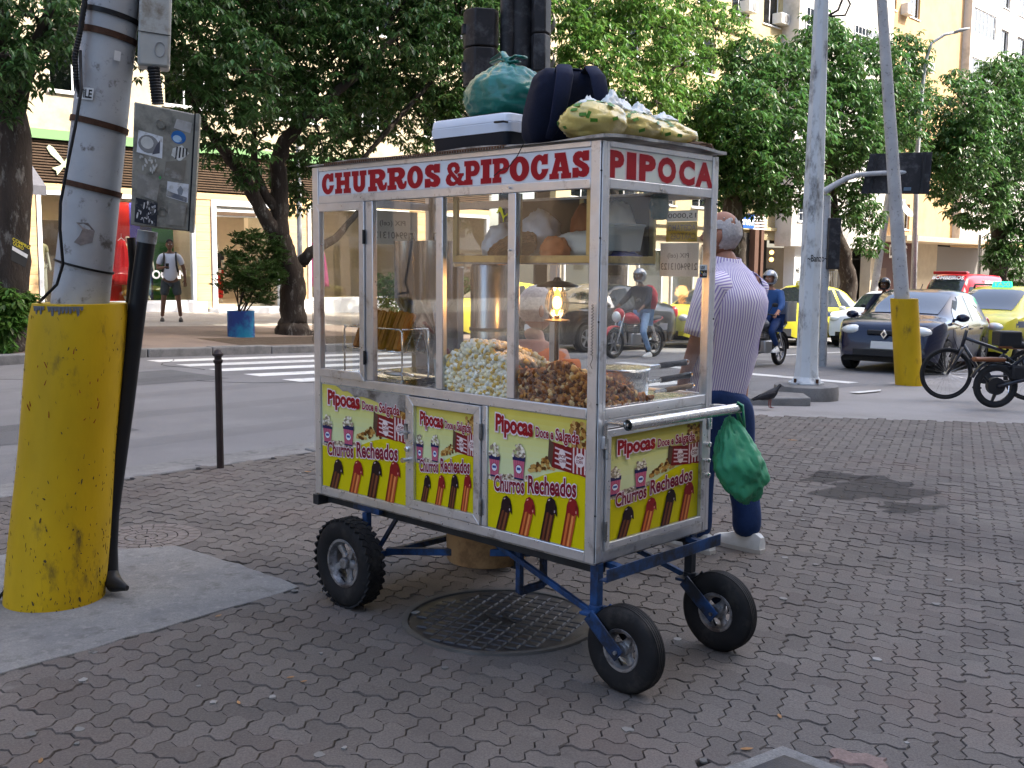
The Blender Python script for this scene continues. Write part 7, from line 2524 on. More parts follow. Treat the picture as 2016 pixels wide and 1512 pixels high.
PROF = {
    'hatch': dict(L=4.02, W=1.74, belt=.93, wheel=.305, ax=(1.27, -1.30), top=[(-2.01, .62), (-1.97, .95), (-1.80, 1.22), (-1.3, 1.46), (-.5, 1.53), (.15, 1.48), (.95, 1.06), (1.2, 1.0), (1.65, .94), (1.88, .85), (1.98, .72), (2.01, .5)], ws=(.22, .93), rw=(-1.90, -1.45), wins=[[(.80, .97), (.28, 1.38), (-.22, 1.43), (-.25, .95)], [(-.33, .95), (-.30, 1.43), (-.95, 1.38), (-1.35, 1.08), (-1.25, .97)]]),
    'sedan': dict(L=4.30, W=1.70, belt=.92, wheel=.30, ax=(1.32, -1.28), top=[(-2.15, .6), (-2.12, .95), (-1.95, 1.07), (-1.5, 1.12), (-.95, 1.38), (-.4, 1.47), (.1, 1.45), (.95, 1.03), (1.2, .98), (1.75, .91), (2.02, .82), (2.12, .70), (2.15, .5)], ws=(.18, .93), rw=(-1.48, -1.0), wins=[[(.78, .96), (.22, 1.35), (-.28, 1.40), (-.30, .94)], [(-.38, .94), (-.36, 1.40), (-.85, 1.32), (-1.3, 1.08), (-1.22, .97)]]),
    'mpv': dict(L=4.36, W=1.76, belt=1.0, wheel=.32, ax=(1.35, -1.30), top=[(-2.18, .65), (-2.14, 1.1), (-2.0, 1.45), (-1.6, 1.62), (-.6, 1.68), (.3, 1.62), (1.15, 1.14), (1.4, 1.07), (1.8, 1.0), (2.05, .9), (2.15, .75), (2.18, .5)], ws=(.38, 1.12), rw=(-2.1, -1.9), wins=[[(.95, 1.05), (.40, 1.50), (-.15, 1.56), (-.18, 1.02)], [(-.26, 1.02), (-.24, 1.56), (-1.0, 1.55), (-1.02, 1.03)], [(-1.1, 1.03), (-1.08, 1.54), (-1.7, 1.48), (-1.85, 1.1)]]),
    'van': dict(L=5.6, W=2.0, belt=1.35, wheel=.35, ax=(1.85, -1.75), top=[(-2.8, .6), (-2.78, 2.2), (-2.6, 2.46), (0, 2.5), (.9, 2.42), (1.25, 2.25), (1.95, 1.42), (2.3, 1.22), (2.7, 1.0), (2.8, .6)], ws=(1.22, 1.92), rw=(-2.79, -2.78), wins=[[(1.65, 1.38), (1.15, 2.0), (.55, 2.0), (.55, 1.36)]]),
}
def pose(o, P, heading, on_road=True):
    """stand a vehicle on the sloping road; heading = world angle of its nose"""
    h = Vector((math.cos(heading), math.sin(heading), 0))
    s = s_of(P)
    g = -SLOPE if s > SLOPE_S else 0
    nrm = Vector((-g * S2.x, -g * S2.y, 1)).normalized()
    x = (h - nrm * h.dot(nrm)).normalized()
    y = nrm.cross(x)
    mt = Matrix.Identity(4)
    for i in range(3):
        mt[i][0], mt[i][1], mt[i][2], mt[i][3] = x[i], y[i], nrm[i], P[i]
    o.matrix_world = mt
def wheel_parts(o, c, R, w, ma=m_alloy, spokes=5, sy=1):
    c = Vector(c)
    ty = obj('wheel', M().lathe([(R * .66, -w / 2), (R * .9, -w / 2), (R, -w * .36), (R, w * .36), (R * .9, w / 2), (R * .66, w / 2)], c, (0, 1, 0), 28, cap=False), m_tyre, o, smooth=40)
    rm = M().lathe([(R * .66, -w * .45), (R * .62, -w * .2), (R * .6, w * .2), (R * .66, w * .45)], c, (0, 1, 0), 28, cap=False)
    rm.lathe([(R * .6, 0), (0, 0)], c + Vector((0, -sy * w * .1, 0)), (0, 1, 0), 20, cap=False)
    obj('rim_dish', rm, m_trim, ty, smooth=40)
    s_ = M().lathe([(R * .14, -w * .1), (R * .14, w * .1), (0, w * .1)], c + Vector((0, sy * w * .34, 0)), (0, 1, 0), 12)
    for i in range(spokes):
        a = 2 * PI * i / spokes
        d = Vector((math.sin(a), 0, math.cos(a)))
        for da in (-.13, .13):
            e = Vector((math.sin(a + da), 0, math.cos(a + da)))
            s_.bar(c + Vector((0, sy * w * .34, 0)) + d * R * .1, c + Vector((0, sy * w * .38, 0)) + e * R * .63, R * .09, w * .12, (0, 1, 0))
    s_.lathe([(R * .60, -.01), (R * .67, -.01), (R * .67, .01), (R * .60, .01)], c + Vector((0, sy * w * .42, 0)), (0, 1, 0), 24, cap=False)
    obj('rim', s_, ma, ty)
def car(label, prof, paint, P, heading, cat='car', band=None, name='parked_car', plate=None, rim=m_alloy):
    p = PROF[prof]
    L, W, belt, wr = p['L'], p['W'], p['belt'], p['wheel']
    o = thing(name, label, cat)
    hw = W / 2
    def top(x):
        return smooth_tab(p['top'], x)
    def half(x):
        e = max(0, abs(x) - (L / 2 - .55)) / .55
        return hw * (1 - .22 * e ** 2.2)
    def low(x):
        z = .20 + .10 * max(0, abs(x) - (L / 2 - .35)) / .35
        for a in p['ax']:
            d = abs(x - a)
            if d < wr + .07:
                z = max(z, math.sqrt((wr + .07) ** 2 - d * d) + wr * .86)
        return z
    def sect(x):
        zt, w, lo_ = top(x), half(x), low(x)
        zb = min(belt, zt - .03)
        g = zt - zb
        k = min(1, max(0, g / .35))
        yr = w * lerp(.66, .72, k)
        lo_ = min(lo_, zb - .08)
        return [(w * .94, lo_), (w * .995, lerp(lo_, zb, .3)), (w, lerp(lo_, zb, .62)), (w * .985, lerp(lo_, zb, .88)), (w * .95, zb),
                (lerp(w * .95, yr, .5), zb + g * lerp(.75, .45, k)), (yr, zb + g * .88), (yr * .86, zb + g * .965), (yr * .45, zt - g * .005), (0, zt)]
    N = 64
    xs = [lerp(-L / 2, L / 2, i / N) for i in range(N + 1)]
    rings = []
    for x in xs:
        sc = sect(x)
        rings.append([(x, y, z) for y, z in sc] + [(x, -y, z) for y, z in sc[::-1][1:]])
    bm = M().loft(rings, cap=False, closed=False)
    n_ = len(rings[0])
    bm.f.append(list(range(n_))[::-1])
    bm.f.append([N * n_ + k for k in range(n_)])
    bm.c += [(1, 1, 1)] * 2
    body = obj('body', bm, paint, o, smooth=42)
    obj('underbody', M().box(-L / 2 + .3, L / 2 - .3, -hw + .12, hw - .12, .18, .55), m_trim, o)
    def side_y(x, z):
        sc = sect(x)
        for (y0, z0), (y1, z1) in zip(sc, sc[1:]):
            if z0 <= z <= z1 and z1 > z0:
                return lerp(y0, y1, (z - z0) / (z1 - z0))
        return sc[4][0]
    for poly in p['wins']:
        for sy in (1, -1):
            m = M()
            # subdivide: fan of strips in x
            xs_ = [q[0] for q in poly]
            x0, x1 = min(xs_), max(xs_)
            ns = 10
            cols = []
            for i in range(ns + 1):
                x = lerp(x0 + .002, x1 - .002, i / ns)
                zs = []
                for (xa, za), (xb, zb2) in zip(poly, poly[1:] + poly[:1]):
                    if (xa - x) * (xb - x) <= 0 and xa != xb:
                        zs.append(lerp(za, zb2, (x - xa) / (xb - xa)))
                z0, z1 = min(zs), max(zs)
                cols.append([(x, sy * (side_y(x, lerp(z0, z1, j / 4)) + .006), lerp(z0, z1, j / 4)) for j in range(5)])
            m.loft(cols, cap=False, closed=False)
            obj('side_window', m, m_cglass, o, smooth=True)
    for nm, (xa, xb) in (('windscreen', p['ws']), ('rear_window', p['rw'])):
        cols = []
        for i in range(9):
            x = lerp(xa, xb, i / 8)
            sc = sect(x)
            nx = 0.010 if nm == 'windscreen' else -.010
            row = []
            for j in range(-6, 7):
                f = abs(j) / 6 * .93
                y = sc[6][0] * f
                z = interp([(0, sc[9][1]), (.45 * sc[6][0], sc[8][1]), (.86 * sc[6][0], sc[7][1]), (sc[6][0], sc[6][1])], y)
                row.append((x + nx, math.copysign(y, j), z + .008))
            cols.append(row)
        obj(nm, M().loft(cols, cap=False, closed=False), m_cglass, o, smooth=True)
    for a in p['ax']:
        for sy in (1, -1):
            wheel_parts(o, (a, sy * (hw - .11), wr), wr, .19, rim, 5 if prof != 'hatch' else 7, sy)
    zf = top(L / 2 - .16) - .12
    for sy in (1, -1):
        hx = L / 2 - .17
        obj('headlight', M().sph((hx, sy * hw * .60, zf), (.14, .23, .10), 18, 12, Matrix.Rotation(-sy * .5, 3, 'Z')), m_lens, o, smooth=True)
        obj('tail_light', M().sph((-L / 2 + .16, sy * hw * .82, belt - .06), (.12, .10, .15), 12, 8), m_tail, o, smooth=True)
        mx = p['ws'][1] - .12
        mo = obj('wing_mirror', M().sph((mx, sy * (hw + .06), belt + .08), (.07, .11, .075), 12, 8), paint, o, smooth=True)
        obj('mirror_stalk', M().bar((mx, sy * hw * .9, belt + .04), (mx, sy * (hw + .03), belt + .06), .05, .04), m_trim, mo)
        for x in (.32 * L / 4, -.30 * L / 4, -1.15 * L / 4):
            if prof == 'van' and x < 0:
                continue
            obj('door_gap', M().add([(x, sy * (side_y(x, z) + .002), z) for z in (.34, .5, .7, belt - .06)] + [(x + .012, sy * (side_y(x, z) + .002), z) for z in (belt - .06, .7, .5, .34)], [tuple(range(8))]), m_trim, o)
        for x in (-.12, -1.0):
            obj('door_handle', M().bar((x - .08, sy * (side_y(x, belt - .13) + .012), belt - .13), (x + .08, sy * (side_y(x, belt - .13) + .012), belt - .13), .02, .03), paint, o)
        if band:
            m = M()
            cols = []
            for i in range(30):
                x = lerp(-L / 2 + .25, L / 2 - .45, i / 29)
                cols.append([(x, sy * (side_y(x, z) + .0035), z) for z in (belt - .20, belt - .13, belt - .065)])
            obj('blue_band', m.loft(cols, cap=False, closed=False), band, o, smooth=True)
    xf = L / 2
    obj('grille', M().obox((xf - .03, 0, zf - .03), (.05, hw * .66, .085)), m_trim, o, bevel=.02)
    obj('lower_intake', M().obox((xf - .005, 0, .355), (.03, hw * 1.15, .12)), m_trim, o, bevel=.012)
    pl = obj('number_plate', M().obox((xf + .022, 0, .50), (.012, .40, .13), Matrix.Rotation(-.12, 3, 'Y')), mat('plate_white', (.55, .56, .55), .5), o)
    if plate:
        t = M()
        put_text(t, plate, lambda u, v, w: (xf + .031 + .0 * v - (v - .45) * .12, u, v), -.175, .465, .35, .075, .03, None)
        obj('lettering', t, m_inkd, pl)
    pose(o, P, heading)
    return o
def wheel_to_center(P, heading, lx, ly):
    h = Vector((math.cos(heading), math.sin(heading), 0))
    l_ = Vector((-h.y, h.x, 0))
    c = Vector((P.x, P.y, 0)) - h * lx - l_ * ly
    return Vector((c.x, c.y, gz(s_of(c)) + ROAD_Z))
HD = STREET_RZ + PI
# dark blue hatchback
hb_ = rad(234)
bc_ = car('dark blue hatchback seen from the front behind the yellow sleeved pole', 'hatch', m_cblue, wheel_to_center(gps(1856, 737, ROAD_Z), hb_, 1.37, .84), hb_, name='hatchback', plate='KVJ-9783')
bc_.scale = (1.08, 1.08, 1.0)
dm = M().prism([(0, -.085), (.06, 0), (0, .085), (-.06, 0)], lambda u, v, w: (2.02 + w, u, .69 + v), -.03, .012)
obj('badge', dm, m_chrome, bc_, bevel=.006)
obj('badge_core', M().prism([(0, -.045), (.03, 0), (0, .045), (-.03, 0)], lambda u, v, w: (2.02 + w, u, .69 + v), .012, .016), m_cblue, bc_)
obj('antenna', M().cyl((.05, 0, 1.47), (-.12, 0, 1.62), .008, n=5), m_trim, bc_)
# taxis
def roof_sign(o, x, z, lit=True):
    ms = mat('taxi_lamp', (.02, .4, .2), .4, emit=(.02, .9, .35), estr=.6)
    s_ = obj('roof_sign', M().obox((x, 0, z + .07), (.10, .42, .13), None, None, .9), ms if lit else m_ytaxi, o, bevel=.01)
    t = M()
    put_text(t, 'TAXI', lambda u, v, w: (x + .052 - (v - z) * .04, u, v), -.17, z + .03, .34, .08, .03, None)
    obj('lettering', t, m_fr, s_)
tx1 = car('yellow taxi sedan with blue side band behind the white pole', 'sedan', m_ytaxi, wheel_to_center(gps(1671, 677, ROAD_Z), HD, -1.28, .76), HD, 'taxi', m_bband, 'taxi')
tx1.scale = (1.1,) * 3
roof_sign(tx1, .1, 1.45, False)
obj('door_sticker', M().prism([(0, 0), (.52, 0), (.52, .27), (0, .27)], lambda u, v, w: (-.55 + u, .858 + w, .42 + v), 0, .004), m_fr, tx1)
obj('sticker_mark', M().prism([(.2, .06), (.34, .06), (.34, .24), (.2, .24)], lambda u, v, w: (-.55 + u, .858 + w, .42 + v), .004, .006), m_cred, tx1)
obj('sticker_mark', M().prism([(.36, .04), (.5, .04), (.5, .25), (.36, .25)], lambda u, v, w: (-.55 + u, .858 + w, .42 + v), .004, .006), m_inkd, tx1)
c_ = at(1972, 640, 23.5)
c_.z = gz(s_of(c_)) + ROAD_Z
tx2 = car('yellow taxi minivan with lit green roof sign at the right edge', 'mpv', m_ytaxi, c_, HD, 'taxi', m_bband, 'taxi')
roof_sign(tx2, .15, 1.64)
for sy in (1, -1):
    obj('roof_rail', M().tube([(.3, sy * .55, 1.62), (.2, sy * .57, 1.70), (-1.4, sy * .57, 1.72), (-1.7, sy * .55, 1.62)], .022, 8), m_trim, tx2, smooth=True)
c_ = at(1745, 640, 29.0)
c_.z = gz(s_of(c_)) + ROAD_Z
car('white hatchback behind the dark clothed motorcyclist', 'hatch', m_csilv, c_, HD, name='hatchback')
c_ = at(1885, 640, 38.5)
c_.z = gz(s_of(c_)) + ROAD_Z
vn = car('red high-roofed rescue van above the taxi roofs', 'van', m_cred, c_, HD, 'van', name='rescue_van')
vn.scale = (.92, .92, .92)
t = M()
put_text(t, 'AMBULANCIA', lambda u, v, w: (-u, 1.005 + w, v), -.2, 2.02, 1.7, .22, .03, None, 0)
obj('lettering', t, m_fr, vn)
t = M()
put_text(t, 'BOMBEIROS', lambda u, v, w: (1.32 - (v - 2.2) * .8, u, v + .05), -.6, 2.2, 1.2, .13, .03, None, 0)
obj('lettering', t, m_fr, vn)
obj('light_bar', M().obox((1.0, 0, 2.5), (.3, 1.3, .12)), m_tail, vn, bevel=.03)
for x in (.3, -2.4):
    obj('side_lamp', M().sph((x, .985, 2.2), (.08, .03, .06), 10, 6), mat('red_lamp', (.6, .02, .02), .3, emit=(1, .05, .05), estr=1.0), vn, smooth=True)
car('black sedan seen through the cart end window behind the red motorcycle', 'sedan', m_cgrey, wheel_to_center(gps(1150, 694, ROAD_Z), HD, 1.32, .76), HD, name='sedan_car')
tx3 = car('yellow taxi seen through the middle cart window', 'sedan', m_ytaxi, wheel_to_center(gps(905, 672, ROAD_Z), HD, 1.9, .5), HD, 'taxi', m_bband, 'taxi')
c_ = at(1400, 620, 27)
c_.z = gz(s_of(c_)) + ROAD_Z
tx4 = car('yellow taxi with lit green sign seen through the cart end window', 'sedan', m_ytaxi, c_, HD, 'taxi', m_bband, 'taxi')
roof_sign(tx4, .1, 1.45)
c_ = gst(45, 12.5, ROAD_Z)
car('white hatchback far down the avenue behind the red van', 'hatch', m_csilv, c_, HD, name='hatchback')
# ---- motorcycles
def motorcycle(label, P, heading, paint, box=None, name='motorcycle'):
    o = thing(name, label, 'motorcycle')
    R = .30
    for x, nm in ((.66, 'front_wheel'), (-.66, 'rear_wheel')):
        w = obj(nm, M().tube([(x + (R - .045) * math.cos(a), 0, R + (R - .045) * math.sin(a)) for a in [2 * PI * i / 28 for i in range(28)]], .047, 8, closed=True), m_tyre, o, smooth=True)
        s_ = M().lathe([(.035, -.05), (.035, .05), (0, .05)], (x, 0, R), (0, 1, 0), 12)
        s_.lathe([(R - .075, -.025), (R - .09, -.02), (R - .09, .02), (R - .075, .025)], (x, 0, R), (0, 1, 0), 28, cap=False)
        for i in range(6):
            a = i * PI / 3
            s_.bar((x, 0, R), (x + (R - .08) * math.cos(a), 0, R + (R - .08) * math.sin(a)), .028, .02, (0, 1, 0))
        obj('rim', s_, m_alloy, w)
    for sy in (1, -1):
        obj('fork_leg', M().tube([(.66, sy * .075, R), (.50, sy * .075, .72), (.44, sy * .07, .90)], [.022, .02, .018], 8), m_chrome, o, smooth=True)
        obj('swing_arm', M().bar((-.66, sy * .08, R), (-.15, sy * .08, .36), .03, .05), m_trim, o)
        obj('shock', M().cyl((-.60, sy * .10, .36), (-.42, sy * .10, .68), .028, n=8), m_chrome, o)
        obj('mirror', M().tube([(.36, sy * .2, .98), (.34, sy * .27, 1.12), (.33, sy * .30, 1.14)], [.006, .006, .006], 5).sph((.32, sy * .31, 1.15), (.02, .06, .04), 10, 6), m_trim, o, smooth=True)
    obj('handlebar', M().tube([(.28, .34, .96), (.36, .22, .98), (.42, .08, .93), (.42, -.08, .93), (.36, -.22, .98), (.28, -.34, .96)], .013, 8), m_trim, o, smooth=True)
    obj('headlight', M().sph((.60, 0, .82), (.09, .10, .11), 14, 10), m_lens, o, smooth=True)
    obj('cowl', M().sph((.53, 0, .87), (.10, .12, .12), 14, 10), paint, o, smooth=True)
    obj('front_mudguard', M().tube([(.66 + .335 * math.cos(a), 0, R + .335 * math.sin(a)) for a in [rad(10 + i * 14) for i in range(9)]], .06, 8, flat=.35), paint, o, smooth=True)
    obj('tank', M().loft([[(x, y * ry, z + rz_ * q) for y, q in [(math.cos(a), math.sin(a)) for a in [2 * PI * k / 16 for k in range(16)]]] for x, ry, rz_, z in ((-.10, .06, .05, .72), (0, .11, .09, .76), (.15, .14, .12, .79), (.30, .13, .10, .79), (.38, .06, .05, .77))]), paint, o, smooth=True)
    obj('seat', M().loft([[(x, y * ry, z + .045 * q) for y, q in [(math.cos(a), math.sin(a)) for a in [2 * PI * k / 12 for k in range(12)]]] for x, ry, z in ((-.05, .08, .74), (-.2, .13, .745), (-.5, .13, .78), (-.78, .09, .81))]), m_trim, o, smooth=True)
    obj('tail', M().loft([[(x, y * ry, z + rz_ * q) for y, q in [(math.cos(a), math.sin(a)) for a in [2 * PI * k / 12 for k in range(12)]]] for x, ry, rz_, z in ((-.3, .10, .05, .69), (-.6, .10, .05, .73), (-.9, .04, .03, .80))]), paint, o, smooth=True)
    obj('engine', M().box(-.10, .22, -.12, .12, .26, .50).box(-.02, .16, -.09, .09, .50, .66), m_alloy, o, bevel=.03)
    for k in range(4):
        obj('cooling_fin', M().box(-.04, .19, -.11, .11, .52 + k * .035, .528 + k * .035), m_trim, o)
    obj('exhaust', M().tube([(.18, -.10, .42), (.22, -.14, .28), (0, -.15, .24), (-.35, -.16, .27), (-.85, -.18, .36)], [.02, .02, .022, .04, .045], 10), m_chrome, o, smooth=True)
    obj('frame', M().tube([(.42, 0, .9), (.26, 0, .6), (.2, 0, .28), (-.15, 0, .26), (-.2, 0, .6), (-.3, 0, .7)], .022, 8).tube([(.42, 0, .86), (-.05, 0, .68), (-.6, 0, .72)], .02, 8), m_trim, o, smooth=True)
    obj('rear_mudguard', M().tube([(-.66 + .34 * math.cos(a), 0, R + .34 * math.sin(a)) for a in [rad(95 + i * 12) for i in range(8)]], .055, 8, flat=.4), m_trim, o, smooth=True)
    obj('number_plate', M().obox((-.98, 0, .62), (.01, .18, .14)), m_fr, o)
    if box:
        obj('cargo_box', M().loft([[(x - .78, y, z) for x, y in rrect(.2, .2, .06)] for z in (.84, .86, 1.18, 1.2, 1.22)]), box, o, smooth=40)
    pose(o, P, heading)
    return o
P = gps(1207, 706, ROAD_Z)
mr_ = wheel_to_center(P, HD, .66, 0)
motoA = motorcycle('red motorcycle seen through the end window of the cart', mr_, HD, mat('moto_red', (.42, .012, .025), .3, coat=.2))
P = gps(1532, 719, ROAD_Z)
mb_ = wheel_to_center(P, HD + .1, -.66, 0)
motoB = motorcycle('grey motorcycle ridden by the man in the blue jacket', mb_, HD + .1, mat('moto_grey', (.10, .105, .115), .35, coat=.5), m_alloy)
P = at(1732, 660, 23.5)
P.z = gz(s_of(P)) + ROAD_Z
motoC = motorcycle('dark motorcycle half hidden behind the blue hatchback', P, HD + .15, m_cgrey)
# ---- bicycles at the right edge
m_brown = mat('brown_leather', (0.20, 0.075, 0.03), 0.5, var=.2, vscale=20)
m_bfr = mat('bike_frame', (0.012, 0.014, 0.022), 0.3, coat=.5)
bk0 = gps(1860, 786)
bk = thing('bicycle', 'black bicycle with brown saddle leaning at the right edge', 'bicycle', bk0, PI - .06)
def bike_wheel(o, x, R, spokes=28, tw=.021):
    w = obj('wheel', M().tube([(x + (R - tw) * math.cos(a), 0, R + (R - tw) * math.sin(a)) for a in [2 * PI * i / 44 for i in range(44)]], tw, 8, closed=True), m_tyre, o, smooth=True)
    obj('rim', M().tube([(x + (R - .05) * math.cos(a), 0, R + (R - .05) * math.sin(a)) for a in [2 * PI * i / 44 for i in range(44)]], .009, 6, closed=True), m_trim, w, smooth=True)
    sm = M().cyl((x, -.045, R), (x, .045, R), .02, n=10)
    for i in range(spokes):
        a = 2 * PI * i / spokes
        a2 = a + (.35 if i % 2 else -.35)
        sm.cyl((x + .018 * math.cos(a2), .03 if i % 4 < 2 else -.03, R + .018 * math.sin(a2)), (x + (R - .05) * math.cos(a), 0, R + (R - .05) * math.sin(a)), .0014, n=3, cap=False)
    obj('spoke', sm, m_steel, w, kind='stuff')
bike_wheel(bk, 0, .335)
bike_wheel(bk, -1.05, .335)
obj('frame', M().tube([(-.20, 0, .80), (-.74, 0, .62)], .022, 10).tube([(-.19, 0, .72), (-.46, 0, .30)], .022, 10).tube([(-.46, 0, .30), (-.76, 0, .66)], .018, 10).tube([(-.46, .04, .30), (-1.05, .05, .335)], .011, 8).tube([(-.46, -.04, .30), (-1.05, -.05, .335)], .011, 8).tube([(-.73, .02, .58), (-1.05, .05, .335)], .009, 8).tube([(-.73, -.02, .58), (-1.05, -.05, .335)], .009, 8).tube([(-.23, 0, .90), (-.18, 0, .68)], .024, 10), m_bfr, bk, smooth=True)
for sy in (1, -1):
    obj('fork_leg', M().tube([(-.18, sy * .045, .68), (-.12, sy * .055, .55), (0, sy * .05, .335)], [.02, .018, .014], 8), m_bfr, bk, smooth=True)
obj('handlebar', M().tube([(-.05, .30, .93), (-.14, .26, .97), (-.20, .1, .94), (-.22, 0, .93), (-.20, -.1, .94), (-.14, -.26, .97), (-.32, -.32, .92)], .013, 8), m_steel, bk, smooth=True)
obj('brake_cable', M().tube([(-.14, .2, .95), (-.02, .12, .92), (-.06, .03, .8), (-.14, .03, .6)], .004, 5), m_cable, bk, smooth=True)
obj('saddle', M().loft([[(x, y * ry, z + .04 * q) for y, q in [(math.cos(a), math.sin(a)) for a in [2 * PI * k / 14 for k in range(14)]]] for x, ry, z in ((-.64, .02, .70), (-.70, .035, .705), (-.80, .085, .70), (-.90, .10, .70), (-.94, .06, .70))]), m_brown, bk, smooth=True)
obj('chainring', M().lathe([(.085, -.006), (.085, .006), (0, .006)], (-.46, .06, .30), (0, 1, 0), 20), m_chas, bk)
obj('crank_arm', M().bar((-.46, .08, .30), (-.36, .08, .17), .02, .015), m_chas, bk)
obj('crank_arm', M().bar((-.46, -.08, .30), (-.56, -.08, .43), .02, .015), m_chas, bk)
for x, y, z in ((-.35, .12, .17), (-.57, -.12, .43)):
    obj('pedal', M().obox((x, y, z), (.09, .08, .02)), m_trim, bk)
obj('kickstand', M().cyl((-.78, .06, .32), (-.70, .22, .01), .008, n=6), m_steel, bk)
eb0 = gps(1957, 803)
eb = thing('electric_moped', 'black electric moped with long brown seat at the right edge', 'moped', eb0, PI - .04)
R = .265
for x in (0, -1.02):
    w = obj('wheel', M().tube([(x + (R - .035) * math.cos(a), 0, R + (R - .035) * math.sin(a)) for a in [2 * PI * i / 36 for i in range(36)]], .036, 8, closed=True), m_tyre, eb, smooth=True)
    s_ = M().lathe([(.105, -.04), (.105, .04), (0, .045)], (x, 0, R), (0, 1, 0), 20).lathe([(R - .06, -.025), (R - .08, -.02), (R - .08, .02), (R - .06, .025)], (x, 0, R), (0, 1, 0), 36, cap=False)
    for i in range(3):
        a = i * 2 * PI / 3 + .5
        s_.tube([(x + .09 * math.cos(a), 0, R + .09 * math.sin(a)), (x + (R - .065) * math.cos(a + .2), 0, R + (R - .065) * math.sin(a + .2))], [.035, .024], 8, flat=.6)
    obj('mag_rim', s_, m_trim, w, smooth=40)
    obj('mudguard', M().tube([(x + .30 * math.cos(a), 0, R + .30 * math.sin(a)) for a in [rad(20 + i * 16) for i in range(9)]], .045, 8, flat=.4), m_bfr, eb, smooth=True)
obj('passenger_seat', M().loft([[(x, y * .075, .585 + .028 * q) for y, q in [(math.cos(a), math.sin(a)) for a in [2 * PI * k / 14 for k in range(14)]]] for x in (.27, .25, .0, -.06, -.08)]), m_brown, eb, smooth=True)
obj('frame', M().tube([(.1, 0, .52), (-.18, 0, .50), (-.32, 0, .62), (-.4, 0, .72)], .026, 10).tube([(0, .06, .265), (-.35, .05, .36), (-.7, .0, .34)], .024, 10).tube([(0, -.06, .265), (-.35, -.05, .36)], .024, 10).tube([(-.3, 0, .6), (-.42, 0, .3), (-.8, 0, .34), (-.93, 0, .85)], .026, 10), m_bfr, eb, smooth=True)
obj('battery_box', M().box(-.42, -.16, -.07, .07, .34, .52), m_trim, eb, bevel=.03)
obj('rider_seat', M().loft([[(x, y * ry, .76 + .04 * q) for y, q in [(math.cos(a), math.sin(a)) for a in [2 * PI * k / 14 for k in range(14)]]] for x, ry in ((-.18, .04), (-.28, .10), (-.42, .11), (-.46, .06))]), m_trim, eb, smooth=True)
obj('handlebar', M().tube([(-.80, .3, .98), (-.86, .2, 1.0), (-.93, 0, .95), (-.86, -.2, 1.0), (-.80, -.3, .98)], .013, 8), m_trim, eb, smooth=True)
obj('crate', M().obox((-.10, 0, .84), (.26, .26, .18)), m_trim, eb, bevel=.02)
# ================================================================== PEOPLE
def skin_mat(name, c):
    return mat(name, c, .55, var=.08, vscale=25, sub=.08)
m_skinA, m_skinB = skin_mat('skin_tan', (.36, .18, .12)), skin_mat('skin_brown', (.15, .075, .045))
m_grey_hair = mat('grey_hair', (.48, .46, .45), .8, var=.35, vscale=60, bump=.003, bscale=180)
m_dark_hair = mat('dark_hair', (.015, .012, .011), .8)
m_jeans = mat('blue_jeans', (.012, .032, .105), .85, var=.25, vscale=14, bump=.003, bscale=45)
m_ljeans = mat('light_jeans', (.16, .26, .40), .85, var=.25, vscale=14)
m_shoe = mat('white_shoe', (.55, .56, .55), .6, var=.12, vscale=20)
m_dshoe = mat('dark_shoe', (.03, .028, .028), .6)
def skin_obj(name, joints, edges, ma, parent, sub=2):
    """body or garment grown from a skeleton: joints [(pos, radius)]"""
    me = bpy.data.meshes.new(name)
    me.from_pydata([tuple(j[0]) for j in joints], edges, [])
    o = bpy.data.objects.new(name, me)
    COLL.objects.link(o)
    o.modifiers.new('skin', 'SKIN').use_smooth_shade = True
    sv = me.skin_vertices[0].data
    for i, j in enumerate(joints):
        r = j[1] if isinstance(j[1], (tuple, list)) else (j[1], j[1])
        sv[i].radius = r
        sv[i].use_root = i == 0
    ss = o.modifiers.new('ss', 'SUBSURF')
    ss.levels = ss.render_levels = sub
    me.materials.append(ma)
    o.parent = parent
    return o
def hand(js, es, wi, wrist, d, curl, sc=1.0, up=Vector((0, 0, 1)), flip=1):
    """palm and five bent fingers appended to a body skeleton"""
    d = d.normalized()
    side = d.cross(up)
    side = (side.normalized() if side.length > .1 else Vector((0, 1, 0))) * flip
    cu = (up - d * up.dot(d)).normalized() * -1
    js.append((wrist + d * .05 * sc, (.034 * sc, .018 * sc)))
    pi_ = len(js) - 1
    es.append((wi, pi_))
    for k, (off, ln) in enumerate(((.028, .07), (.010, .08), (-.009, .075), (-.027, .06))):
        a = wrist + d * .09 * sc + side * off * sc
        b = a + (d + cu * curl * .5).normalized() * ln * .5 * sc
        c = b + (d * (1 - curl * .6) + cu * curl).normalized() * ln * .5 * sc
        js += [(a, .0095 * sc), (b, .0088 * sc), (c, .007 * sc)]
        n = len(js)
        es += [(pi_, n - 3), (n - 3, n - 2), (n - 2, n - 1)]
    a = wrist + d * .03 * sc + side * .04 * sc
    b = a + (d + side * .5 + cu * curl * .4).normalized() * .045 * sc
    js += [(a, .011 * sc), (b, .009 * sc)]
    n = len(js)
    es += [(pi_, n - 2), (n - 2, n - 1)]
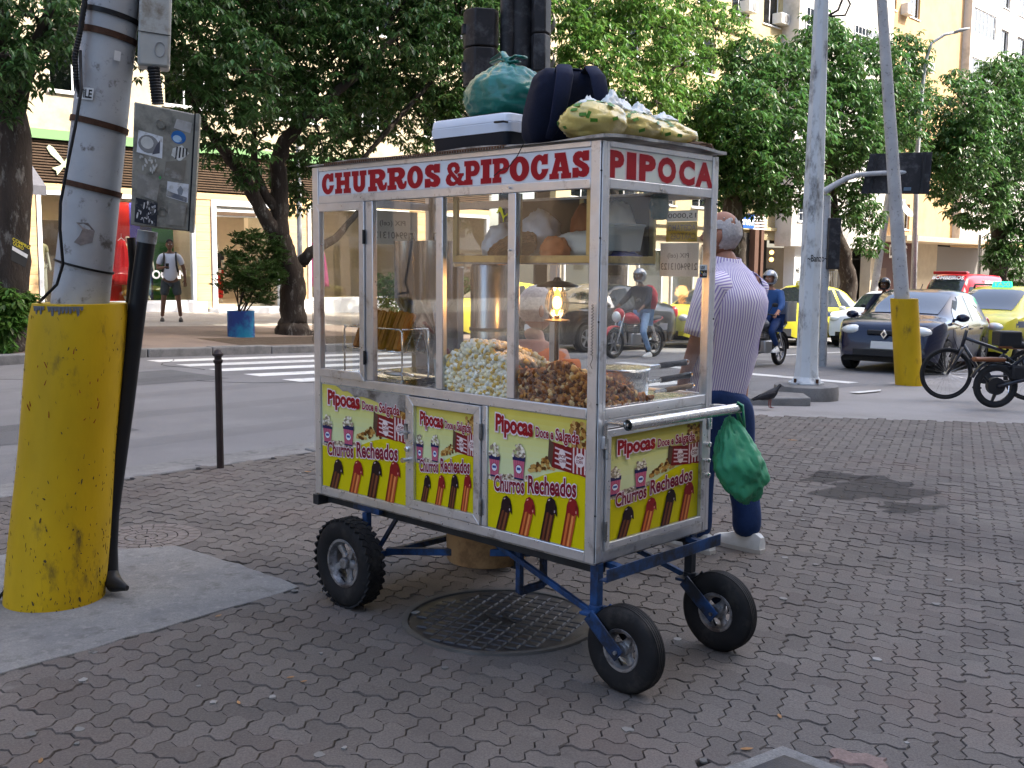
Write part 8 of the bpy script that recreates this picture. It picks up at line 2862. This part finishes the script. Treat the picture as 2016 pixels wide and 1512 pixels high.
def head(parent, c, rz, pitch, skin, hair=None, hair_ma=None, sc=1.0, helmet=None, visor=True, glasses=False):
    """c = centre; looks along rz"""
    R = Matrix.Rotation(rz, 3, 'Z') @ Matrix.Rotation(pitch, 3, 'Y')
    c = Vector(c)
    def shape(d):
        x, y, z = d.x * .100, d.y * .078, d.z * .122
        if d.z < 0:
            k = -d.z
            y *= 1 - .32 * k ** 1.6
            x = x * (1 - .12 * k) + (.012 * k if d.x > 0 else .03 * k * 1)
        if d.x > .6:
            nz = math.exp(-((d.y / .16) ** 2)) * math.exp(-(((d.z + .12) / .17) ** 2))
            x += .024 * nz
            for sy in (-.38, .38):
                x -= .008 * math.exp(-(((d.y - sy) / .17) ** 2)) * math.exp(-(((d.z - .06) / .10) ** 2))
            x += .006 * math.exp(-((d.y / .25) ** 2)) * math.exp(-(((d.z + .50) / .06) ** 2))
            x -= .004 * math.exp(-((d.y / .25) ** 2)) * math.exp(-(((d.z + .42) / .03) ** 2))
        return Vector((x, y, z)) * sc
    def grid(nu, nv, f, keep=None):
        vs, fs = [], []
        ds = []
        for i in range(nv + 1):
            ph = PI * i / nv
            for k in range(nu):
                th = 2 * PI * k / nu
                d = Vector((math.sin(ph) * math.cos(th), math.sin(ph) * math.sin(th), math.cos(ph)))
                ds.append(d)
                vs.append(c + R @ f(d))
        for i in range(nv):
            for k in range(nu):
                q = (i * nu + k, (i + 1) * nu + k, (i + 1) * nu + (k + 1) % nu, i * nu + (k + 1) % nu)
                if keep is None or keep(sum((ds[w] for w in q), Vector()) / 4):
                    fs.append(q)
        return M().add(vs, fs)
    ho = obj('head', grid(48, 36, shape), skin, parent, smooth=True)
    for sy in (-1, 1):
        e = M().sph(c + R @ (Vector((-.008, sy * .078, -.008)) * sc), tuple(v * sc for v in (.019, .010, .032)), 10, 8, R @ Matrix.Rotation(sy * -.35, 3, 'Z'))
        obj('ear', e, skin, ho, smooth=True)
        if not helmet or True:
            obj('eye', M().sph(c + R @ (Vector((.088, sy * .031, .008)) * sc), .0105 * sc, 8, 6), m_wbag if not glasses else m_inkd, ho, smooth=True)
            obj('pupil', M().sph(c + R @ (Vector((.0965, sy * .031, .008)) * sc), .0048 * sc, 6, 5), m_inkd, ho)
            obj('eyebrow', M().bar(c + R @ (Vector((.098, sy * .016, .028)) * sc), c + R @ (Vector((.090, sy * .046, .03)) * sc), .005 * sc, .006 * sc), hair_ma or m_dark_hair, ho)
    obj('mouth', M().bar(c + R @ (Vector((.1, -.022, -.056)) * sc), c + R @ (Vector((.1, .022, -.056)) * sc), .006 * sc, .008 * sc), mat('lips', (.22, .07, .06), .5), ho)
    if hair:
        obj('hair', grid(110, 84, lambda d: shape(d) * (1.035 + .02 * mn.noise(d * 22)), hair), hair_ma, ho, smooth=True, solid=.004)
    if helmet:
        hs = lambda d: Vector((d.x * .145, d.y * .128, d.z * .150 + .012)) * sc
        hl_ = obj('helmet', grid(40, 30, hs, lambda d: not (d.x > .38 and -.62 < d.z < .34) and d.z > -.75), helmet, ho, smooth=True, solid=.012)
        if visor:
            obj('visor', grid(40, 30, lambda d: hs(d) * 1.03, lambda d: d.x > .30 and .30 < d.z < .72), mat('visor', (.25, .26, .28), .1, .5, coat=.5), hl_, smooth=True)
        obj('chin_strap', M().tube([c + R @ (Vector((.02, sy * .09, -.05)) * sc) if sy else c + R @ (Vector((.05, 0, -.135)) * sc) for sy in (-1, 0, 1)], .006, 6), m_inkd, hl_)
    return ho
V = Vector
def rider(label, root, rz, jacket, trousers, skin, helm, bike, back=None, scale=1.0, shoes=None):
    """astride a motorcycle: local x forward, hands on the grips, feet on the pegs or the road"""
    o = thing('person', label, 'person')
    o.matrix_world = bike.matrix_world.copy()
    js = [(V((-.25, 0, .88)), (.09, .11)), (V((-.24, 0, 1.05)), (.08, .10)), (V((-.20, 0, 1.25)), (.08, .11)), (V((-.17, 0, 1.36)), (.06, .08)), (V((-.14, 0, 1.46)), .055), (V((-.12, 0, 1.52)), .05)]
    es = [(0, 1), (1, 2), (2, 3), (3, 4), (4, 5)]
    for sy in (1, -1):
        n = len(js)
        js += [(V((-.17, sy * .19, 1.36)), .058), (V((-.02, sy * .30, 1.14)), .046), (V((.20, sy * .31, 1.00)), .032)]
        es += [(3, n), (n, n + 1), (n + 1, n + 2)]
        hand(js, es, n + 2, V((.20, sy * .31, 1.00)), V((.9, 0, -.3)), .8, 1.0, V((0, 0, 1)), -sy)
    skin_obj('body', js, es, skin, o, 1)
    js = [(V((-.25, 0, .84)), (.15, .18)), (V((-.25, 0, 1.02)), (.15, .18)), (V((-.21, 0, 1.24)), (.15, .20)), (V((-.17, 0, 1.37)), (.11, .14)), (V((-.15, 0, 1.43)), (.075, .08))]
    es = [(0, 1), (1, 2), (2, 3), (3, 4)]
    for sy in (1, -1):
        n = len(js)
        js += [(V((-.17, sy * .19, 1.36)), .080), (V((-.02, sy * .30, 1.14)), .064), (V((.15, sy * .31, 1.03)), .046)]
        es += [(3, n), (n, n + 1), (n + 1, n + 2)]
    skin_obj('jacket', js, es, jacket, o)
    js, es = [(V((-.26, 0, .84)), (.16, .17))], []
    for sy in (1, -1):
        n = len(js)
        foot = (V((.02, sy * .24, .33)) if (sy < 0 or bike is not motoA) else V((.0, .36, .09)))
        kn = V((.22, sy * .22, .66)) if foot.z > .2 else V((.12, .30, .52))
        js += [(V((-.20, sy * .11, .82)), .095), (kn, .068), (foot + V((-.03, 0, .07)), .048)]
        es += [(0, n), (n, n + 1), (n + 1, n + 2)]
        obj('shoe', M().loft([[foot + V((x, y * w, -.05 + h * q)) for y, q in ((-1, 0), (1, 0), (1, .6), (.5, 1), (-.5, 1), (-1, .6))] for x, w, h in ((-.09, .032, .07), (-.03, .04, .10), (.06, .045, .07), (.14, .035, .045), (.17, .018, .03))]), shoes or m_shoe, o, smooth=50)
    skin_obj('trousers', js, es, trousers, o)
    head(o, (-.10, 0, 1.63), 0, .05, skin, helmet=helm, hair_ma=m_dark_hair)
    if back:
        obj('backpack', blob((-.42, 0, 1.18), (.15, .20, .27), 70, .10, 1.8, 36, 28, ridge=.08), back, o, smooth=True)
    return o
m_helm = mat('helmet_silver', (.30, .31, .33), .2, .4, coat=.3)
m_helmd = mat('helmet_black', (.02, .02, .022), .2, coat=.3)
m_redpack = mat('red_pack', (.42, .02, .035), .6, var=.15, vscale=12)
rider('rider in dark vest and light jeans with a red backpack on the red motorcycle', None, 0, mat('dark_vest', (.012, .014, .022), .8), m_ljeans, m_skinB, m_helm, motoA, m_redpack)
rider('rider in a blue jacket and silver helmet beside the striped shirt man', None, 0, mat('blue_jacket', (.03, .08, .22), .75, var=.15, vscale=9), m_jeans, m_skinA, m_helm, motoB)
rider('rider in dark sweatshirt and black helmet behind the blue hatchback', None, 0, mat('dark_sweat', (.018, .020, .034), .85, var=.15), m_jeans, m_skinB, m_helmd, motoC, None, 1, m_dshoe)
# ---- stripe material from the garment's own UVs
def stripe_mat():
    m = bpy.data.materials.new('striped_shirt')
    m.use_nodes = True
    n, l = m.node_tree.nodes, m.node_tree.links
    b = n['Principled BSDF']
    b.inputs['Roughness'].default_value = .8
    b.inputs['Specular IOR Level'].default_value = .15
    uv = n.new('ShaderNodeUVMap')
    uv.uv_map = 'UVMap'
    sx = n.new('ShaderNodeSeparateXYZ')
    l.new(uv.outputs[0], sx.inputs[0])
    mu = n.new('ShaderNodeMath')
    mu.operation = 'MULTIPLY'
    mu.inputs[1].default_value = 1.0
    l.new(sx.outputs[0], mu.inputs[0])
    fr = n.new('ShaderNodeMath')
    fr.operation = 'FRACT'
    l.new(mu.outputs[0], fr.inputs[0])
    gt = n.new('ShaderNodeMath')
    gt.operation = 'GREATER_THAN'
    gt.inputs[1].default_value = .56
    l.new(fr.outputs[0], gt.inputs[0])
    mx = n.new('ShaderNodeMix')
    mx.data_type = 'RGBA'
    l.new(gt.outputs[0], mx.inputs[0])
    mx.inputs[6].default_value = (.78, .75, .82, 1)
    mx.inputs[7].default_value = (.34, .28, .56, 1)
    l.new(mx.outputs[2], b.inputs['Base Color'])
    return m
m_stripe = stripe_mat()
def uv_loft(name, rings, su, ma, parent, du=0.0):
    """open loft whose U counts stripes round the ring"""
    n = len(rings[0])
    m = M().loft(rings, cap=False)
    o = obj(name, m, ma, parent, smooth=True)
    uvl = o.data.uv_layers.new(name='UVMap')
    li = 0
    for i in range(len(rings) - 1):
        for k in range(n):
            for (a, b) in ((i, k), (i, k + 1), (i + 1, k + 1), (i + 1, k)):
                uvl.data[li].uv = (du + b / n * su, a / 10)
                li += 1
    md = o.modifiers.new('sol', 'SOLIDIFY')
    md.thickness = .004
    return o
# ---- man in the striped shirt
mp = gps(1412, 1080)
man = thing('person', 'bald man in a purple striped shirt and jeans standing behind the cart', 'person', mp, rad(132))
rings = []
for z, cx, cy_, rx, ry in ((.79, .03, 0, .125, .155), (.86, .025, 0, .135, .166), (.95, .01, 0, .142, .172), (1.05, -.01, 0, .142, .174), (1.15, -.032, 0, .144, .182), (1.25, -.052, 0, .144, .192), (1.33, -.062, 0, .140, .200), (1.39, -.058, 0, .124, .198), (1.44, -.038, 0, .105, .172), (1.48, -.028, 0, .09, .135), (1.505, -.02, 0, .078, .104), (1.53, -.008, 0, .070, .082), (1.545, -.0, 0, .068, .076)):
    ring = []
    for k in range(72):
        a = 2 * PI * k / 72
        ex = .85
        x = math.copysign(abs(math.cos(a)) ** ex, math.cos(a)) * rx
        y = math.copysign(abs(math.sin(a)) ** ex, math.sin(a)) * ry
        f_ = 1 + .08 * mn.noise(V((math.cos(a) * 1.6, math.sin(a) * 1.6, z * 7))) + .06 * mn.noise(V((math.cos(a) * 3 + z * 6, math.sin(a) * 3, z * 9))) + (.03 * math.sin(a * 5 + z * 4) if z < .98 else 0)
        if z > 1.46:
            f_ = 1
        drop = -.035 * math.cos(a) * -1 if z < .83 else 0
        ring.append(V((cx + x * f_, cy_ + y * f_, z + drop)))
    rings.append(ring)
uv_loft('shirt', rings, 72, m_stripe, man)
# collar
uv_loft('collar', [[V((-.004 + .070 * k * math.cos(a), .075 * k * math.sin(a), z + .012 * math.cos(a))) for a in [2 * PI * q / 40 for q in range(40)]] for z, k in ((1.505, 1.22), (1.525, 1.16), (1.558, 1.04), (1.56, 1.0))], 30, m_stripe, man)
for sy in (1, -1):
    sh_, el, wr_ = V((-.045, sy * .165, 1.40)), V((.0 if sy > 0 else .04, sy * .215, 1.15)), V((.10, sy * .19, .95))
    pts = [sh_ + V((-.01, -sy * .05, .0)), sh_, sh_.lerp(el, .5), sh_.lerp(el, .85), el]
    rr_ = [.085, .088, .082, .078, .074]
    rg = []
    for i, (p, r) in enumerate(zip(pts, rr_)):
        d = (pts[min(i + 1, 4)] - pts[max(i - 1, 0)]).normalized()
        a1_ = d.cross(V((0, 0, 1))).normalized()
        b1_ = a1_.cross(d)
        rg.append([p + a1_ * r * math.cos(q) + b1_ * r * math.sin(q) for q in [2 * PI * k / 32 for k in range(32)]])
    uv_loft('sleeve', rg, 30, m_stripe, man)
js = [(V((0, 0, .93)), (.12, .15)), (V((-.02, 0, 1.12)), (.11, .14)), (V((-.04, 0, 1.32)), (.11, .15)), (V((-.03, 0, 1.44)), (.08, .10)), (V((.0, 0, 1.52)), (.058, .058)), (V((.012, 0, 1.60)), (.056, .056))]
es = [(0, 1), (1, 2), (2, 3), (3, 4), (4, 5)]
for sy in (1, -1):
    n = len(js)
    js += [(V((-.045, sy * .16, 1.40)), .06), (V((.0 if sy > 0 else .04, sy * .215, 1.15)), .045), (V((.10, sy * .19, .95)), .03)]
    es += [(3, n), (n, n + 1), (n + 1, n + 2)]
    hand(js, es, n + 2, V((.10, sy * .19, .95)), V((.4, -sy * .1, -.9)), .5, 1.0, V((0, 0, 1)), sy)
for sy in (1, -1):
    n = len(js)
    fx = .06 if sy > 0 else -.10
    js += [(V((0, sy * .09, .85)), .085), (V((.01 + fx * .6, sy * .10, .48)), .055), (V((-.01 + fx, sy * .11, .09)), .038)]
    es += [(0, n), (n, n + 1), (n + 1, n + 2)]
skin_obj('body', js, es, m_skinA, man)
js, es = [(V((-.015, 0, .92)), (.135, .165)), (V((-.015, 0, .84)), (.14, .17))], [(0, 1)]
for sy, fx in ((1, .06), (-1, -.10)):
    n = len(js)
    js += [(V((-.01 + fx * .2, sy * .095, .78)), .112), (V((.02 + fx * .6, sy * .105, .48)), .088), (V((-.01 + fx, sy * .11, .20)), .078), (V((-.005 + fx, sy * .11, .055)), .090)]
    es += [(1, n), (n, n + 1), (n + 1, n + 2), (n + 2, n + 3)]
    ft = V((fx, sy * .11, 0))
    sole = [(-.10, .034, .02), (-.06, .042, .02), (.05, .044, .02), (.13, .046, .02), (.19, .03, .02)]
    obj('shoe', M().loft([[ft + V((x, y * w, .012 + h * q)) for y, q in ((-1, 0), (1, 0), (1, .55), (.55, 1), (-.55, 1), (-1, .55))] for x, w, h in ((-.11, .026, .07), (-.085, .036, .085), (-.02, .042, .095), (.06, .045, .075), (.13, .045, .05), (.18, .034, .04), (.20, .015, .03))]), m_shoe, man, smooth=50)
    obj('sole', M().loft([[ft + V((x, y * w, z)) for y, z in ((-1, -.002), (1, -.002), (1, .02), (-1, .02))] for x, w in ((-.115, .024), (-.09, .038), (0, .044), (.10, .049), (.17, .042), (.205, .02))]), mat('sole', (.42, .40, .37), .7), man, smooth=50)
    obj('shoe_mark', M().obox(ft + V((.03, sy * .044, .045)), (.05, .004, .05), Matrix.Rotation(.4, 3, 'Y')), m_inkd, man)
skin_obj('jeans', js, es, m_jeans, man)
head(man, (.03, 0, 1.672), .35, -.02, m_skinA, hair=lambda d: d.z < .58 + .25 * mn.noise(d * 5) and d.z > -.55 + .1 * mn.noise(d * 9) and d.x < .30 + .15 * mn.noise(d * 6) - .5 * max(0, -d.z) and not (abs(d.y) > .8 and d.z < .22 and d.x > -.2), hair_ma=m_grey_hair)
# ---- seated man behind the cart with a plastic chair
sp_ = at(1049, 612, 5.6)
spg = V((sp_.x, sp_.y, 0))
sea = thing('person', 'seated grey haired man seen from behind through the cart glass', 'person', spg, rad(55))
js = [(V((0, 0, .50)), (.13, .16)), (V((-.03, 0, .70)), (.12, .15)), (V((-.03, 0, .92)), (.12, .17)), (V((-.01, 0, 1.04)), (.085, .12)), (V((.01, 0, 1.11)), .06), (V((.02, 0, 1.18)), .06)]
es = [(0, 1), (1, 2), (2, 3), (3, 4), (4, 5)]
for sy in (1, -1):
    n = len(js)
    js += [(V((0, sy * .19, 1.0)), .06), (V((.06, sy * .24, .76)), .046), (V((.28, sy * .18, .64)), .034)]
    es += [(3, n), (n, n + 1), (n + 1, n + 2)]
    hand(js, es, n + 2, V((.28, sy * .18, .64)), V((1, 0, -.1)), .4, 1.0, V((0, 0, 1)), sy)
    n = len(js)
    js += [(V((.06, sy * .09, .50)), .085), (V((.44, sy * .11, .50)), .062), (V((.42, sy * .11, .08)), .045), (V((.54, sy * .11, .03)), .035)]
    es += [(0, n), (n, n + 1), (n + 1, n + 2), (n + 2, n + 3)]
skin_obj('body', js, es, m_skinA, sea)
js = [(V((0, 0, .52)), (.15, .18)), (V((-.03, 0, .72)), (.145, .175)), (V((-.03, 0, .92)), (.145, .20)), (V((-.01, 0, 1.03)), (.10, .13)), (V((.0, 0, 1.07)), (.07, .08))]
es = [(0, 1), (1, 2), (2, 3), (3, 4)]
for sy in (1, -1):
    n = len(js)
    js += [(V((0, sy * .19, 1.0)), .082), (V((.05, sy * .235, .80)), .068)]
    es += [(3, n), (n, n + 1)]
skin_obj('shirt', js, es, mat('orange_shirt', (.45, .12, .03), .8), sea)
js, es = [(V((.02, 0, .50)), (.15, .17))], []
for sy in (1, -1):
    n = len(js)
    js += [(V((.10, sy * .09, .51)), .10), (V((.44, sy * .11, .51)), .078), (V((.42, sy * .11, .12)), .065)]
    es += [(0, n), (n, n + 1), (n + 1, n + 2)]
    obj('shoe', M().sph((.47, sy * .11, .045), (.13, .05, .045), 12, 8), m_dshoe, sea, smooth=True)
skin_obj('trousers', js, es, m_jeans, sea)
head(sea, (.03, 0, 1.275), -.5, 0, m_skinA, hair=lambda d: d.x < .35 and d.z > -.5 or d.z > .55, hair_ma=m_grey_hair)
chr_ = thing('plastic_chair', 'white plastic chair under the seated man behind the cart', 'chair', spg, rad(55))
m_chair = mat('chair_plastic', (.60, .60, .60), .4)
obj('seat', M().loft([[(x, y, z) for x, y in rrect(.22, .22, .05)] for z in (.37, .385)]), m_chair, chr_, smooth=40)
bkk = []
for i in range(9):
    a = rad(-50 + i * 12.5)
    bkk.append([(-.24 * math.cos(a) + .02, .28 * math.sin(a), z) for z in (.40, .60, .86 - .10 * (a / .9) ** 2, .88 - .10 * (a / .9) ** 2)])
obj('backrest', M().loft(bkk, cap=False, closed=False), m_chair, chr_, smooth=True, solid=.012)
for x, y in ((.2, .2), (.2, -.2), (-.2, .2), (-.2, -.2)):
    obj('leg', M().tube([(x, y, .37), (x * 1.15, y * 1.12, 0)], [.025, .018], 8), m_chair, chr_)
# ---- pedestrian across the avenue
pp_ = gfar(338, 633)
ped = thing('person', 'man in a white t-shirt and grey shorts with a phone before the shop window', 'person', pp_, rad(-72))
ped.scale = (1.1,) * 3
js = [(V((0, 0, .93)), (.08, .11)), (V((0, 0, 1.12)), (.07, .10)), (V((0, 0, 1.30)), (.08, .12)), (V((0, 0, 1.42)), (.06, .09)), (V((.0, 0, 1.49)), .05), (V((.01, 0, 1.55)), .05)]
es = [(0, 1), (1, 2), (2, 3), (3, 4), (4, 5)]
el, wr_ = V((-.02, .28, 1.14)), V((.0, .30, .90))
el2, wr2 = V((.02, -.26, 1.14)), V((.22, -.14, 1.16))
for sy, e_, w_, d_ in ((1, el, wr_, V((.05, 0, -1))), (-1, el2, wr2, V((.7, .6, .2)))):
    n = len(js)
    js += [(V((0, sy * .18, 1.40)), .055), (e_, .042), (w_, .03)]
    es += [(3, n), (n, n + 1), (n + 1, n + 2)]
    hand(js, es, n + 2, w_, d_, .5, 1.0, V((1, 0, 0)) if sy > 0 else V((0, 0, 1)), sy)
for sy in (1, -1):
    n = len(js)
    js += [(V((0, sy * .10, .88)), .085), (V((.02, sy * .15, .50)), .058), (V((0, sy * .19, .10)), .04)]
    es += [(0, n), (n, n + 1), (n + 1, n + 2)]
    obj('shoe', M().loft([[V((x, sy * .19 + y * w, h * q)) for y, q in ((-1, 0), (1, 0), (1, .6), (.5, 1), (-.5, 1), (-1, .6))] for x, w, h in ((-.09, .032, .07), (-.03, .04, .09), (.06, .045, .06), (.14, .035, .045), (.17, .018, .03))]), m_dshoe, ped, smooth=50)
skin_obj('body', js, es, m_skinB, ped)
js = [(V((0, 0, .82)), (.145, .18)), (V((0, 0, 1.12)), (.13, .16)), (V((0, 0, 1.30)), (.135, .17)), (V((0, 0, 1.42)), (.09, .12)), (V((0, 0, 1.46)), (.065, .07))]
es = [(0, 1), (1, 2), (2, 3), (3, 4)]
for sy, e_ in ((1, el), (-1, el2)):
    n = len(js)
    js += [(V((0, sy * .18, 1.40)), .075), (V((0, sy * .18, 1.40)).lerp(e_, .75), .066)]
    es += [(3, n), (n, n + 1)]
skin_obj('t_shirt', js, es, mat('white_tee', (.55, .56, .60), .85), ped)
js, es = [(V((0, 0, .94)), (.13, .155))], []
for sy in (1, -1):
    n = len(js)
    js += [(V((0, sy * .10, .82)), .11), (V((.02, sy * .145, .54)), .095)]
    es += [(0, n), (n, n + 1)]
skin_obj('shorts', js, es, mat('grey_shorts', (.05, .055, .055), .85, var=.2, vscale=8), ped)
head(ped, (.02, 0, 1.645), .1, 0, m_skinB, hair=lambda d: d.z > .35 and d.x < .75 or (d.x < .1 and d.z > -.3), hair_ma=m_dark_hair)
for sy in (1, -1):
    obj('backpack_strap', M().tube([(-.12, sy * .11, 1.42), (.0, sy * .12, 1.49), (.125, sy * .12, 1.38), (.135, sy * .13, 1.2), (.06, sy * .16, 1.06)], .02, 6, flat=.4), m_inkd, ped, smooth=True)
obj('phone', M().obox((.31, -.06, 1.19), (.015, .07, .13), Matrix.Rotation(.5, 3, 'Y')), m_inkd, ped)
# ---- shop dummies and hanging clothes
def mannequin(label, P, rz, top_ma, leg_ma, skin, long_sleeve=False):
    o = thing('mannequin', label, 'mannequin', P, rz)
    js = [(V((0, 0, .98)), (.10, .13)), (V((0, 0, 1.18)), (.085, .11)), (V((0, 0, 1.38)), (.10, .14)), (V((0, 0, 1.48)), (.07, .10)), (V((0, 0, 1.56)), .045), (V((.01, 0, 1.66)), (.08, .07)), (V((.01, 0, 1.78)), (.085, .07))]
    es = [(i, i + 1) for i in range(6)]
    for sy in (1, -1):
        n = len(js)
        js += [(V((0, sy * .17, 1.46)), .05), (V((-.02, sy * .24, 1.18)), .04), (V((.05, sy * .26, .92)), .03), (V((.07, sy * .26, .82)), .025)]
        es += [(3, n), (n, n + 1), (n + 1, n + 2), (n + 2, n + 3)]
        n = len(js)
        js += [(V((0, sy * .09, .92)), .08), (V((.01, sy * .10, .5)), .055), (V((0, sy * .11, .08)), .04), (V((.12, sy * .11, .03)), .03)]
        es += [(0, n), (n, n + 1), (n + 1, n + 2), (n + 2, n + 3)]
    skin_obj('body', js, es, skin, o)
    js = [(V((0, 0, 1.0)), (.14, .17)), (V((0, 0, 1.2)), (.12, .15)), (V((0, 0, 1.38)), (.125, .165)), (V((0, 0, 1.48)), (.085, .12)), (V((0, 0, 1.52)), .06)]
    es = [(i, i + 1) for i in range(4)]
    for sy in (1, -1):
        n = len(js)
        js += [(V((0, sy * .17, 1.46)), .07), (V((-.01, sy * .22, 1.28)), .066)]
        es += [(3, n), (n, n + 1)]
    skin_obj('top', js, es, top_ma, o)
    js, es = [(V((0, 0, 1.0)), (.12, .15))], []
    for sy in (1, -1):
        n = len(js)
        js += [(V((0, sy * .09, .90)), .11), (V((.01, sy * .105, .5)), .09), (V((0, sy * .115, .12)), .085)]
        es += [(0, n), (n, n + 1), (n + 1, n + 2)]
    skin_obj('trousers', js, es, leg_ma, o)
    return o
m_dummy = mat('dummy_cream', (.62, .60, .52), .5)
m_sage = mat('sage_tee', (.42, .40, .25), .85)
m_offw = mat('offwhite_trousers', (.60, .58, .50), .85)
m_tanc = mat('tan_tee', (.50, .27, .09), .85)
fz = .46
for (s_, y, top_, leg_, lb) in ((11.22, .65, m_sage, m_offw, 'cream shop dummy in sage t-shirt and white trousers in the left window'), (14.05, .6, m_tanc, m_ljeans, 'shop dummy in tan t-shirt and jeans in front of the green panel'), (13.72, .85, m_tanc, m_tanc, 'shop dummy in tan dress half hidden by the black pipe'), (16.9, 1.6, m_inkd, mat('red_trousers', (.5, .03, .02), .8), 'shop dummy in bright red trousers inside the shop entrance')):
    mannequin(lb, st(s_, FAC_T + y, fz if s_ < 15.5 else .32), STREET_RZ - PI / 2, top_, leg_, m_dummy)
def garment(label, s_, y, z0, z1, w, ma):
    o = thing('hanging_garment', label, 'garment', st(s_, FAC_T + y, 0), STREET_RZ)
    rg = []
    for i in range(9):
        t = i / 8
        ww = w * (.28 + .5 * math.sin(min(1, t * 2.2) * PI / 2) * .5 + .35 * t)
        rg.append([(ww * math.cos(a) * (1 + .08 * math.cos(a * 7)), .10 * math.sin(a) * (1 + .2 * math.cos(a * 9)), lerp(z1, z0, t)) for a in [2 * PI * k / 28 for k in range(28)]])
    obj('cloth', M().loft(rg), ma, o, smooth=True)
    obj('hanger', M().tube([(-w * .3, 0, z1), (0, 0, z1 + .08), (w * .3, 0, z1)], .01, 6).tube([(0, 0, z1 + .08), (.0, 0, z1 + .2)], .006, 5), m_fr, o)
    return o
m_rdress = mat('red_dress', (.55, .015, .02), .8, var=.2, vscale=6, stretch=(6, 6, .4))
m_pdress = mat('pink_dress', (.60, .08, .28), .8)
m_orr = mat('orange_print', (.5, .10, .05), .8, var=.6, vscale=9)
for a in (('red dress hanging nearest the orange panel', 13.05, .75, 1.0, 2.1, .30, m_rdress), ('second red dress hanging beside the black pipe', 13.5, .75, .9, 2.1, .32, m_rdress), ('orange printed dress just inside the shop entrance', 16.15, 1.2, .7, 2.0, .40, m_orr), ('pink and black dress in the window seen through the cart service door', 20.0, .8, .8, 2.2, .5, m_pdress), ('dark garment on a rail in the shop behind the tree', 19.4, .9, 1.2, 2.2, .4, m_inkd), ('grey shirt on the rail inside the shop entrance', 16.4, 1.5, 1.3, 2.2, .35, m_lid)):
    garment(*a)
